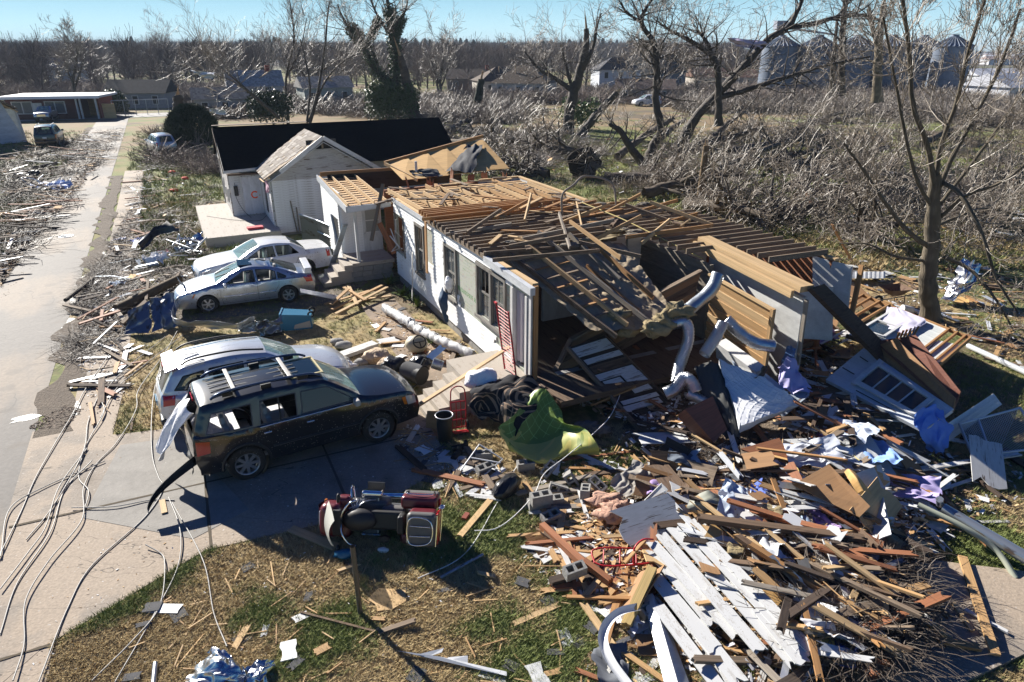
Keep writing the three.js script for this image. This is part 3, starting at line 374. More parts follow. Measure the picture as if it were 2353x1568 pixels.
  // loose pieces still hanging on the house
  plank(H, 'hanging_board', hl(7.45, 22.0, 3.4), hl(7.42, 22.08, 1.55), 0.16, 0.04, M.pine3); plank(H, 'hanging_board', hl(7.3, 26.5, 3.95), hl(6.5, 25.9, 1.9), 0.15, 0.05, M.old2); plank(H, 'hanging_board', hl(6.8, 26.0, 3.3), hl(7.6, 26.1, 3.42), 0.18, 0.06, M.old); plank(H, 'hanging_board', hl(6.95, 26.2, 2.5), hl(7.35, 25.8, 1.3), 0.2, 0.04, M.redwood, 1);
  plank(H, 'hanging_siding', hl(7.3, 23.2, 2.0), hl(7.2, 23.3, 0.2), 0.32, 0.03, M.peel, 0.3);
  // standing wall at the front right: grey drywall, thick beam, plank panel
  slabPart(H, 'drywall_panel', [hl(14.0, 15.2, 0.6), hl(13.9, 11.4, 0.4), hl(13.75, 11.4, 3.05), hl(14.0, 15.2, 3.3)], 0.12, M.drywall);
  plank(H, 'ceiling_beam', hl(14.05, 15.6, 3.55), hl(13.75, 11.35, 3.3), 0.42, 0.16, M.pine2); plank(H, 'ceiling_beam', hl(13.7, 15.6, 3.42), hl(13.45, 11.5, 3.16), 0.1, 0.2, M.pine2);
  for (let i = 0; i < 8; i++) slabPart(H, 'wall_plank', [hl(13.2, 14.1, 0.75 + i * 0.27), hl(13.1, 11.7, 0.55 + i * 0.27), hl(13.05, 11.7, 0.81 + i * 0.27), hl(13.15, 14.1, 1.01 + i * 0.27)], 0.045, i % 3 ? M.pine : M.pine2);
  plank(H, 'stud', hl(13.05, 11.62, 0.3), hl(13.0, 11.62, 2.8), 0.1, 0.1, M.pine); plank(H, 'top_plate', hl(13.15, 14.2, 2.96), hl(13.02, 11.6, 2.76), 0.1, 0.06, M.pine2); plank(H, 'stud', hl(13.85, 11.25, 0.3), hl(13.7, 11.25, 3.05), 0.1, 0.06, M.grey);
  slabPart(H, 'roof_slope', [hl(13.7, 11.3, 3.3), hl(14.4, 11.5, 3.25), hl(17.2, 10.6, 0.75), hl(16.4, 10.2, 0.7)], 0.12, M.dark);
  slabPart(H, 'drywall_panel', [hl(14.2, 12.2, 2.9), hl(16.3, 12.6, 2.6), hl(16.4, 12.4, 1.0), hl(14.4, 12.0, 1.6)], 0.05, M.drywall); slabPart(H, 'drywall_panel', [hl(16.3, 13.4, 3.3), hl(16.6, 12.3, 3.25), hl(16.55, 12.1, 1.7), hl(16.2, 13.0, 1.8)], 0.1, M.drywall); plank(H, 'stud', hl(16.75, 12.2, 3.3), hl(16.6, 12.0, 1.4), 0.14, 0.06, M.pine3);
  // long dark board panel leaning out of the front, two boards high
  const a = UD(1612, 622, 19), b = UD(1312, 780, 17.4), c = UD(1250, 905, 16.4), d = UD(1585, 720, 18.4), inv = v => house.worldToLocal(v.clone()); house.updateMatrixWorld(true);
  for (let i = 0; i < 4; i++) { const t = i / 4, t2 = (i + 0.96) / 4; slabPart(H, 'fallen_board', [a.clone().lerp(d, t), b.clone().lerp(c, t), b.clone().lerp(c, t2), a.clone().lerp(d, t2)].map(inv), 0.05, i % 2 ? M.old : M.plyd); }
  plank(H, 'fallen_plate', inv(a), inv(b), 0.16, 0.06, M.old2); plank(H, 'fallen_plate', inv(b), inv(c), 0.14, 0.06, M.old2);
}
function slabPart(parent, name, c, t, m) { return part(parent, name, slab4(...c, t), m); }
// ---------- white house with black roof ----------
{
  const H = thing('white_house', 'white clapboard house with black shingle roof and front gable, orange mark on door', 'house', null, F(4.2, 36)); H.rotation.y = FR;
  const w = (p, q, h) => V(p - 4.2, h, -(q - 36));
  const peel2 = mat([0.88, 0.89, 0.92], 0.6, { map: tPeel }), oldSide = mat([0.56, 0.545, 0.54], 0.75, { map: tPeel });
  // gable front
  const gx = 4.25, gX = 9.5, pk = 6.95, eh = 2.95, ph = 4.7, yb = 0.15;
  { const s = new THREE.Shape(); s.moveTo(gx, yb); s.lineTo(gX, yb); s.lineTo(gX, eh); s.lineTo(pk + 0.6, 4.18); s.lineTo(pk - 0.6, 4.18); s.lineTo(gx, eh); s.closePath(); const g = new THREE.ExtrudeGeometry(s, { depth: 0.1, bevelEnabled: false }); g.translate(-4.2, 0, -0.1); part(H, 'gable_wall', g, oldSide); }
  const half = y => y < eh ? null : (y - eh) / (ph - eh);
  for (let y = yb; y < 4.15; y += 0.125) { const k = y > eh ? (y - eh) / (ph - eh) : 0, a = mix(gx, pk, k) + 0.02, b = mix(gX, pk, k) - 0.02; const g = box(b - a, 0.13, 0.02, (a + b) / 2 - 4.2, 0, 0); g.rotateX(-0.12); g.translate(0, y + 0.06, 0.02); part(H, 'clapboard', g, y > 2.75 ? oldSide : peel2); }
  part(H, 'gable_opening', box(1.5, 0.5, 0.05, pk - 4.2, 4.35, -0.25), M.black); part(H, 'gable_stud', box(0.09, 0.55, 0.05, pk - 4.2, 4.38, -0.02), M.grey);
  // side wall of the wing, recessed entry and left wall
  part(H, 'wing_wall', box(0.1, 2.8, 3.4, gx - 4.2, yb + 1.4, -1.8), peel2); for (let y = yb; y < 2.8; y += 0.125) { const g = box(0.02, 0.13, 3.35); g.rotateZ(-0.1); g.translate(gx - 4.28, y + 0.06, -1.72); part(H, 'clapboard', g, peel2); }
  part(H, 'side_window', box(0.06, 1.7, 0.55, gx - 4.29, 1.75, -1.9), M.black); part(H, 'torn_wrap', crumple(V(gx - 4.32, 2.75, -0.1), V(gx - 4.32, 2.75, -1.3), V(gx - 4.36, 2.0, -1.2), V(gx - 4.34, 2.2, -0.2), 0.06, 2), mat([0.42, 0.24, 0.32], 0.8));
  part(H, 'entry_wall', box(1.75, 2.7, 0.1, 3.42 - 4.2, 1.65, -3.45), peel2); for (let y = 0.4; y < 2.9; y += 0.125) part(H, 'clapboard', box(0.5, 0.118, 0.02, 2.8 - 4.2, y + 0.06, -3.38), peel2);
  const door = part(H, 'front_door', box(0.92, 2.0, 0.06, 0, 0, 0), mat([0.78, 0.79, 0.83], 0.5, { map: tDirt })); door.position.copy(w(3.62, 39.36, 1.55));
  for (let i = 0; i < 5; i++) part(door, 'door_groove', box(0.012, 1.85, 0.012, -0.32 + i * 0.16, 0, 0.03), mat([0.55, 0.56, 0.6], 0.6));
  { const s = new THREE.Shape(); s.absarc(0, 0, 0.2, 0.75, 5.5, false); s.absarc(0, 0, 0.13, 5.5, 0.75, true); const g = new THREE.ExtrudeGeometry(s, { depth: 0.004, bevelEnabled: false, curveSegments: 18 }); g.translate(0.12, 0.02, 0.04); part(door, 'spray_mark', g, mat([0.95, 0.10, 0.01], 0.6)).userData.label = 'orange spray painted letter C on the door'; }
  part(door, 'handle', new THREE.SphereGeometry(0.035, 10, 8).translate(0.36, -0.02, 0.06), mat([0.6, 0.4, 0.1], 0.3, { metalness: 1 }));
  for (const x of [-0.53, 0.53]) part(H, 'door_frame', box(0.11, 2.2, 0.09), M.white).position.copy(w(3.62 + x, 39.37, 1.6)); part(H, 'door_frame', box(1.16, 0.12, 0.09), M.white).position.copy(w(3.62, 39.37, 2.66));
  part(H, 'mailbox', new RoundedBoxGeometry(0.2, 0.52, 0.12, 2, 0.03), M.black).position.copy(w(2.82, 39.3, 1.85));
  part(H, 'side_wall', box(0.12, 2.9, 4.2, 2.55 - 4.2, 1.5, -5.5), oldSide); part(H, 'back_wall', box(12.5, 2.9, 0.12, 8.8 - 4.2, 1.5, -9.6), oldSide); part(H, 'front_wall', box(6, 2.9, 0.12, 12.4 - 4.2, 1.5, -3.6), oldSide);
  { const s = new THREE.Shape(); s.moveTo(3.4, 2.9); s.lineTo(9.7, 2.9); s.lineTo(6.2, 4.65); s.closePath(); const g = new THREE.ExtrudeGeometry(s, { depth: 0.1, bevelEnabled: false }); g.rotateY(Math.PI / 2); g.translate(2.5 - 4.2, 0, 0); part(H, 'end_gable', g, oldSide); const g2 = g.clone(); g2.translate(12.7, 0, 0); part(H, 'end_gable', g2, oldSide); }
  slabPart(H, 'roof', [w(2.35, 39.0, 2.98), w(15.5, 39.0, 2.98), w(15.5, 42.2, 4.86), w(2.35, 42.2, 4.86)].reverse(), -0.06, M.shingle); slabPart(H, 'roof', [w(2.35, 42.22, 4.86), w(15.5, 42.22, 4.86), w(15.5, 46, 3.0), w(2.35, 46, 3.0)].reverse(), -0.06, M.shingle);
  plank(H, 'ridge_board', w(2.3, 42.2, 4.94), w(7.4, 42.2, 4.94), 0.3, 0.03, M.old2); plank(H, 'rake_board', w(2.3, 39, 2.9), w(2.3, 42.2, 4.78), 0.04, 0.2, M.old2); plank(H, 'eave_board', w(2.3, 38.95, 2.9), w(4.2, 38.95, 2.98), 0.04, 0.14, M.white); plank(H, 'torn_soffit', w(2.5, 39.1, 2.75), w(4.3, 39.1, 2.72), 0.3, 0.1, M.old);
  // gable roof: decking with shingle tabs on the lit slope
  const A = w(pk, 35.65, ph + 0.1), B = w(pk - 0.05, 40.3, ph + 0.05), C = w(gx - 0.35, 39.4, eh - 0.02), D = w(gx - 0.35, 35.7, eh - 0.02);
  slabPart(H, 'gable_roof', [A, B, C, D], 0.05, mat([0.34, 0.27, 0.20], 0.9, { map: tPly })); const E2 = w(gX + 0.4, 35.65, eh - 0.06), F2 = w(gX + 0.4, 40, eh - 0.06); slabPart(H, 'gable_roof', [B, A, E2, F2], 0.05, M.shingle);
  const tabs = [mat([0.30, 0.265, 0.235], 0.95, { map: tDirt }), mat([0.22, 0.19, 0.165], 0.95, { map: tDirt }), mat([0.42, 0.385, 0.34], 0.95, { map: tDirt }), mat([0.26, 0.225, 0.19], 0.95, { map: tDirt })], nrm = B.clone().sub(A).cross(D.clone().sub(A)).normalize(); if (nrm.y < 0) nrm.negate();
  for (let j = 0; j < 15; j++) for (let i = 0; i < 13; i++) { const s0 = (i + (j % 2) * 0.5) / 13.5, t0 = j / 15; if (hash(i, j + 40) < 0.10 + 0.3 * ss(0.8, 1, t0) || s0 < 0.04) continue; const q4 = [[s0, t0], [s0 + 0.072, t0], [s0 + 0.072, t0 + 0.085], [s0, t0 + 0.085]].map(([s, t], k) => bil(A, B, C, D, Math.min(1, s), Math.min(1, t)).addScaledVector(nrm, k > 1 ? 0.028 : 0.012)); part(H, 'shingle', slab4(...q4, 0.008), tabs[Math.floor(hash(i * 3, j * 7) * 4)]); }
  for (let i = 0; i < 3; i++) plank(H, 'lath_end', w(gx - 0.1 - i * 0.14, 35.55, eh + 0.04 - i * 0.08), w(gx - 0.15 - i * 0.14, 36.6, eh + 0.05 - i * 0.08), 0.07, 0.03, M.pine2);
  for (const [a, b] of [[w(pk, 35.6, ph + 0.06), w(gx + 0.45, 35.6, eh + 0.28)], [w(pk, 35.6, ph + 0.06), w(gX + 0.5, 35.6, eh - 0.1)]]) plank(H, 'bargeboard', a, b, 0.05, 0.2, M.white);
  for (const [a, b] of [[w(pk, 35.75, ph - 0.16), w(gx - 0.2, 35.75, eh - 0.2)], [w(pk, 35.75, ph - 0.16), w(gX + 0.3, 35.75, eh - 0.22)]]) plank(H, 'soffit', a, b, 0.3, 0.03, M.white);
  part(H, 'porch_slab', box(3.5, 0.5, 8.2), mat([0.46, 0.42, 0.37], 0.9, { map: tSpot, bumpMap: bFine, bumpScale: 0.004 })).position.copy(w(2.55, 39.1, 0.25)); part(H, 'foundation', box(5.3, 0.3, 0.2), M.block).position.copy(w(6.9, 36.12, 0.1));
  part(H, 'meter_pipe', rod(w(5.2, 35.9, 0.1), w(5.05, 35.9, 1.75), 0.035), M.grey); part(H, 'meter_pipe', rod(w(5.32, 35.88, 0.1), w(5.3, 35.88, 1.4), 0.04), M.grey);
  part(H, 'fallen_cable', tube([w(2.8, 39.2, 2.3), w(2.75, 39, 1.6), w(3.0, 38.7, 0.9), w(3.3, 38.4, 0.55)], 0.012, 30), M.black); part(H, 'fallen_cable', tube([w(1.2, 40, 0.52), w(2.6, 38.2, 0.53), w(3.6, 37.6, 0.53), w(4.1, 38.6, 0.54)], 0.012, 30), M.black);
  for (let i = 0; i < 5; i++) plank(H, 'torn_siding', w(2.5, 39.2 + i * 0.7, rr(1.6, 2.6)), w(2.42, 39.6 + i * 0.8, rr(0.9, 2)), 0.14, 0.02, pick([M.peel, M.vinyl]), 1, 1, i);
}
// ---------- far buildings ----------
function roofGeo(w, d, h, hip, ov = 0.35) { const x = w / 2 + ov, z = d / 2 + ov, r = hip ? Math.max(0.2, x - z) : x; const P = [V(-x, 0, z), V(x, 0, z), V(x, 0, -z), V(-x, 0, -z), V(-r, h, 0), V(r, h, 0)], T = [[0, 1, 5], [0, 5, 4], [2, 3, 4], [2, 4, 5], [1, 2, 5], [3, 0, 4], [0, 3, 2], [0, 2, 1]], pos = [], uv = []; for (const t of T) for (const i of t) { pos.push(P[i].x, P[i].y, P[i].z); uv.push(P[i].x * 0.3, P[i].y * 0.6 + P[i].z * 0.2); } const g = new THREE.BufferGeometry(); g.setAttribute('position', new THREE.Float32BufferAttribute(pos, 3)); g.setAttribute('uv', new THREE.Float32BufferAttribute(uv, 2)); g.computeVertexNormals(); return g; }
function farHouse(u, v, w, d, hw, hr, turn, wallC, roofC, label, o = {}) {
  const h = thing(o.name || 'damaged_house', label, 'house', null, U(u, v)); h.rotation.y = turn; part(h, 'wall', box(w, hw, d, 0, hw / 2, 0), mat(wallC, 0.8, { map: tDirt })); part(h, 'roof', roofGeo(w, d, hr, o.hip).translate(0, hw, 0), mat(roofC, 0.9, { map: tShingle }));
  const n = o.win || 3, fl = o.floors || 1; for (let f = 0; f < fl; f++) for (let i = 0; i < n; i++) { const wd = part(h, 'window', box(0.95, 1.35, 0.06), M.white); wd.position.set(-w / 2 + w * (i + 0.5) / n, (f + 0.55) * hw / fl, d / 2 + 0.03); part(wd, 'pane', box(0.75, 1.15, 0.03, 0, 0, 0.03), M.black); }
  if (o.gap) { for (let k = 0; k < o.gap; k++) { const g = part(h, 'torn_decking', box(rr(1, 2.4), 0.05, rr(0.6, 1.2)), M.osb); g.position.set(rr(-w * 0.3, w * 0.3), hw + hr * 0.35, d * 0.34); g.rotation.x = Math.atan(hr / (d / 2 + 0.35)); } for (let k = 0; k < 3; k++) plank(h, 'rafter', V(rr(-w * 0.4, w * 0.4), hw + hr * 0.3, d * 0.3), V(rr(-w * 0.4, w * 0.4), hw + hr * 1.05, rr(-1, 1)), 0.15, 0.12, M.pine2); }
  if (o.chimney) part(h, 'chimney', box(0.8, 1.6, 0.8, w * 0.28, hw + hr, 0), M.brick); return h;
}
{
  R = rng(88); const y = 0.15;
  farHouse(332, 246, 9, 6, 2.3, 1.9, 0.1, [0.35, 0.36, 0.38], [0.02, 0.022, 0.03], 'low house with a dark slate roof beyond the cross street');
  farHouse(1150, 217, 10, 8, 2.7, 2.6, 0.3, [0.5, 0.46, 0.4], [0.10, 0.07, 0.05], 'pale house with its hip roof half stripped to the decking', { hip: 1, gap: 3 });
  farHouse(1205, 222, 11, 8, 2.6, 3.0, -0.3, [0.6, 0.58, 0.55], [0.13, 0.09, 0.06], 'white house under a torn brown hip roof with bare rafters', { hip: 1, gap: 4 });
  farHouse(1087, 205, 12, 8, 2.4, 2.0, 0.1, [0.22, 0.18, 0.15], [0.06, 0.038, 0.03], 'brown house with dark roof and brick chimney among bare trees', { chimney: 1 });
  farHouse(1412, 212, 9, 7, 4.6, 2.4, 0.15, [0.62, 0.66, 0.72], [0.035, 0.035, 0.045], 'two-storey white house with dark hip roof behind the broken trees', { hip: 1, floors: 2 });
  farHouse(1508, 206, 10, 8, 3.6, 4.0, 0.6, [0.14, 0.17, 0.21], [0.03, 0.034, 0.042], 'steep-roofed blue grey house behind the curved bare tree', { floors: 1 });
  farHouse(1655, 202, 15, 8, 2.5, 2.0, 0.05, [0.45, 0.4, 0.36], [0.17, 0.085, 0.06], 'long house with a reddish brown roof behind the leaning tree');
  farHouse(748, 240, 8, 6, 2.8, 1.7, 0.5, [0.42, 0.46, 0.42], [0.30, 0.28, 0.26], 'pale green house with grey roof behind the twiggy tree', { gap: 2 });
  farHouse(520, 262, 8, 5, 2.2, 1.5, 0.4, [0.40, 0.40, 0.42], [0.24, 0.22, 0.2], 'grey wrecked house behind the dark conifer', { gap: 4 });
  farHouse(590, 232, 9, 7, 2.6, 2.6, 0.4, [0.6, 0.6, 0.62], [0.42, 0.40, 0.38], 'white house with a pale roof and chimney behind tangled branches', { chimney: 1, gap: 2 });
  farHouse(1480, 232, 10, 6, 2.2, 1.6, -0.2, [0.38, 0.30, 0.26], [0.10, 0.065, 0.055], 'low brown roofed house behind the white parked van', { gap: 3 });
  farHouse(28, 180, 12, 8, 3.2, 1.6, 0.1, [0.25, 0.10, 0.08], [0.7, 0.7, 0.7], 'brick building with white flat roof edge at the foot of the wood');
  farHouse(165, 192, 9, 7, 4.2, 2.2, 0.4, [0.6, 0.66, 0.75], [0.5, 0.5, 0.52], 'pale blue two-storey house at the foot of the wood', { floors: 2, win: 2 });
  farHouse(300, 168, 8, 6, 3, 2, -0.3, [0.66, 0.66, 0.68], [0.4, 0.4, 0.42], 'small white house on the wooded slope');
  farHouse(2330, 232, 16, 9, 2.6, 2.2, 0.35, [0.75, 0.76, 0.8], [0.68, 0.69, 0.74], 'white roofed house behind the young tree at the field edge', { gap: 2 });
  farHouse(2290, 195, 18, 9, 2.4, 1.6, 0.1, [0.6, 0.62, 0.66], [0.6, 0.62, 0.68], 'long white roofed shed at the edge of the open field');
  farHouse(2120, 190, 14, 9, 3, 1.5, 0, [0.3, 0.34, 0.42], [0.12, 0.14, 0.19], 'blue grey flat shed beside the last grain bin');
  // grain bins
  const bin = (u, dist, r, h) => { const b = thing('grain_bin', 'blue grey corrugated steel grain bin with conical roof in the row behind the trees', 'grain bin', 'row of grain bins', UD(u, 300, dist).setY(0)); const m = mat([0.15, 0.19, 0.26], 0.6, { metalness: 0.2, map: tDirt }); part(b, 'wall', new THREE.CylinderGeometry(r, r, h, 28).translate(0, h / 2, 0), m); part(b, 'roof', new THREE.ConeGeometry(r * 1.05, r * 0.5, 28).translate(0, h + r * 0.25, 0), m); for (let i = 0; i < 28; i++) { const a = i / 28 * 6.283; part(b, 'roof_rib', rod(V(Math.cos(a) * r * 1.05, h + 0.05, Math.sin(a) * r * 1.05), V(Math.cos(a) * 0.6, h + r * 0.5, Math.sin(a) * 0.6), 0.09, 0.09, 4), m); } part(b, 'cap', new THREE.CylinderGeometry(0.7, 0.8, 0.7, 12).translate(0, h + r * 0.5, 0), m); for (let k = 1; k < 6; k++) part(b, 'wall_ring', new THREE.TorusGeometry(r + 0.02, 0.06, 4, 28).rotateX(Math.PI / 2).translate(0, h * k / 6, 0), m); };
  for (const [u, dd] of [[1768, 152], [1850, 150], [1932, 149], [2012, 150], [2080, 153], [2145, 148]]) bin(u, dd, 3.7, 9.1);
  const el = thing('grain_elevator', 'tall narrow grain elevator tower behind the grain bins', 'tower', null, UD(1760, 300, 165).setY(0)); part(el, 'tower', box(1.6, 13, 1.6, 0, 6.5, 0), mat([0.4, 0.42, 0.46], 0.6)); part(el, 'head_house', box(2.4, 1.6, 2.4, 0, 13.5, 0), mat([0.2, 0.22, 0.27], 0.7)); part(el, 'spout', rod(V(0, 13, 0), V(9, 11.4, 8), 0.2), M.galv);
  // brick building by the cross street
  const a = U(22, 276), b = U(235, 272), L = a.distanceTo(b), m = thing('brick_building', 'low dark red brick building with white roof edge and two white windows', 'building', null, a.clone().add(b).multiplyScalar(0.5)); m.rotation.y = Math.atan2(-(b.z - a.z), b.x - a.x);
  part(m, 'wall', box(L * 0.74, 2.7, 7, -L * 0.13, 1.35, -3.5), mat([0.13, 0.045, 0.04], 0.9, { map: tDirt })); part(m, 'roof', box(L + 0.8, 0.28, 8.4, 0, 2.84, -3.2), mat([0.7, 0.7, 0.72], 0.6, { map: tDirt })); part(m, 'fascia', box(L + 0.9, 0.34, 0.1, 0, 2.8, 1.05), mat([0.75, 0.78, 0.84], 0.5));
  for (const x of [-0.33, 0.02]) { const w = part(m, 'window', box(2.5, 1.6, 0.1, x * L, 1.5, 0.05), M.white); for (const k of [-0.6, 0.6]) part(w, 'pane', box(1.05, 1.4, 0.04, x * L + k, 1.5, 0.1), mat([0.10, 0.12, 0.14], 0.15)); } part(m, 'door', box(1.1, 2.1, 0.1, -0.17 * L, 1.05, 0.05), M.white);
  part(m, 'carport_back', box(L * 0.24, 2.5, 0.15, L * 0.36, 1.25, -5), M.ply); for (const x of [0.27, 0.31, 0.48]) part(m, 'post', box(0.2, 2.6, 0.2, x * L, 1.3, 0.6), M.white); part(m, 'carport_wall', box(0.2, 2.6, 6, L * 0.49, 1.3, -3), M.brick);
  const fn = thing('chain_link_fence', 'tall chain-link fence with top rail beside the brick building', 'fence', null, U(262, 268)); const f1 = U(390, 262).sub(U(262, 268)); for (let i = 0; i <= 5; i++) part(fn, 'post', rod(f1.clone().multiplyScalar(i / 5), f1.clone().multiplyScalar(i / 5).setY(2.1), 0.05), M.galv); part(fn, 'rail', rod(V(0, 2.1, 0), f1.clone().setY(2.1), 0.05), M.galv); for (let i = 0; i < 40; i++) part(fn, 'mesh_wire', rod(f1.clone().multiplyScalar(i / 40), f1.clone().multiplyScalar(i / 40 + 0.02).setY(2.08), 0.012, 0.012, 3), M.galv);
  solo('board_fence_panel', 'tan wooden fence panel beside the chain-link fence', 'fence', slab4(U(240, 272, 0), U(268, 272, 0), U(268, 272, 0).setY(1.9), U(240, 272, 0).setY(1.9), 0.1), M.ply);
  // white house end at the left edge
  const c = U(58, 326), d2 = U(-60, 338), hh = thing('white_shingled_house', 'white walled house end with torn eave across the road', 'house', null, c.clone()); const e = d2.clone().sub(c), bk = V(e.z, 0, -e.x).normalize().multiplyScalar(7); if (bk.z > 0) bk.negate();
  slabPart(hh, 'wall', [V(0, 0, 0), e, e.clone().setY(5.6), V(-0.5, 4.2, 0).addScaledVector(e, 0.22)], 0.2, mat([0.72, 0.74, 0.78], 0.6, { map: tDirt })); slabPart(hh, 'side_wall', [V(0, 0, 0), bk, bk.clone().setY(3.2), V(-0.3, 3.4, 0)], -0.2, mat([0.72, 0.74, 0.78], 0.6, { map: tDirt })); slabPart(hh, 'roof', [V(0.3, 3.3, 0.3), bk.clone().setY(3.3).add(V(0.3, 0, 0)), bk.clone().add(e).setY(6.4), e.clone().setY(6.4)], 0.15, M.old2); part(hh, 'corner_board', rod(V(0.02, 0, 0.05), V(-0.2, 3.2, 0.05), 0.09), M.white);
  plank(hh, 'broken_eave', V(0.3, 2.9, 0.2), V(-2.2, 4.2, 0.4), 0.7, 0.08, M.pine2, 0.4, 1, 3);
  // glimpses of roofs far off on the plain
  for (let i = 0; i < 22; i++) { const an = rr(0.42, 0.62), dd = rr(420, 900), sh = thing('distant_shed', 'tiny pale shed on the far plain near the horizon', 'shed', 'distant sheds on the plain', V(Math.sin(an) * dd, 0, -Math.cos(an) * dd)); const w = rr(8, 22); part(sh, 'wall', box(w, 3, 8, 0, 1.5, 0), mat([0.6, 0.6, 0.62], 0.8)); part(sh, 'roof', roofGeo(w, 8, 1.6, 0).translate(0, 3, 0), mat(pick([[0.6, 0.62, 0.66], [0.3, 0.22, 0.2]]), 0.8)); }
}
// ---------- vehicles: side skins from a profile with window openings, a lofted top, wheels, lamps, seats ----------
function spline(pts, n) { return new THREE.SplineCurve(pts.map(p => new THREE.Vector2(p[0], p[1]))).getPoints(n); }
const tess = (g, e = 0.13) => { g = g.index ? g.toNonIndexed() : g; return new TessellateModifier(e, 7).modify(g); };
function wheel(r, w, spokes, rimM, tyreM) {
  const o = new THREE.Group(); o.name = 'wheel'; const rr2 = r * 0.66;
  const pr = [[rr2, -w / 2], [r * 0.9, -w / 2], [r * 0.985, -w * 0.36], [r, -w * 0.2], [r, w * 0.2], [r * 0.985, w * 0.36], [r * 0.9, w / 2], [rr2, w / 2], [rr2 * 0.97, 0]];
  part(o, 'tyre', new THREE.LatheGeometry(pr.map(p => new THREE.Vector2(...p)), 36).rotateX(Math.PI / 2), tyreM || M.rubber);
  const rim = part(o, 'rim', new THREE.LatheGeometry([[rr2 * 0.99, w * 0.46], [rr2 * 0.9, w * 0.45], [rr2 * 0.86, w * 0.2], [rr2 * 0.86, -w * 0.3]].map(p => new THREE.Vector2(...p)), 36).rotateX(Math.PI / 2), rimM);
  part(o, 'brake_disc', new THREE.CylinderGeometry(rr2 * 0.8, rr2 * 0.8, 0.03, 24).rotateX(Math.PI / 2), mat([0.05, 0.05, 0.05], 0.6));
  const s = []; for (let i = 0; i < spokes; i++) { const g = new THREE.BoxGeometry(rr2 * 0.8, rr2 * (spokes > 6 ? 0.24 : 0.22), 0.035); g.translate(rr2 * 0.48, 0, w * 0.38); g.rotateZ(i / spokes * 6.283); s.push(g); } s.push(new THREE.CylinderGeometry(rr2 * 0.24, rr2 * 0.26, 0.06, 16).rotateX(Math.PI / 2).translate(0, 0, w * 0.39)); part(o, 'spokes', merge(s), rimM); return o;
}
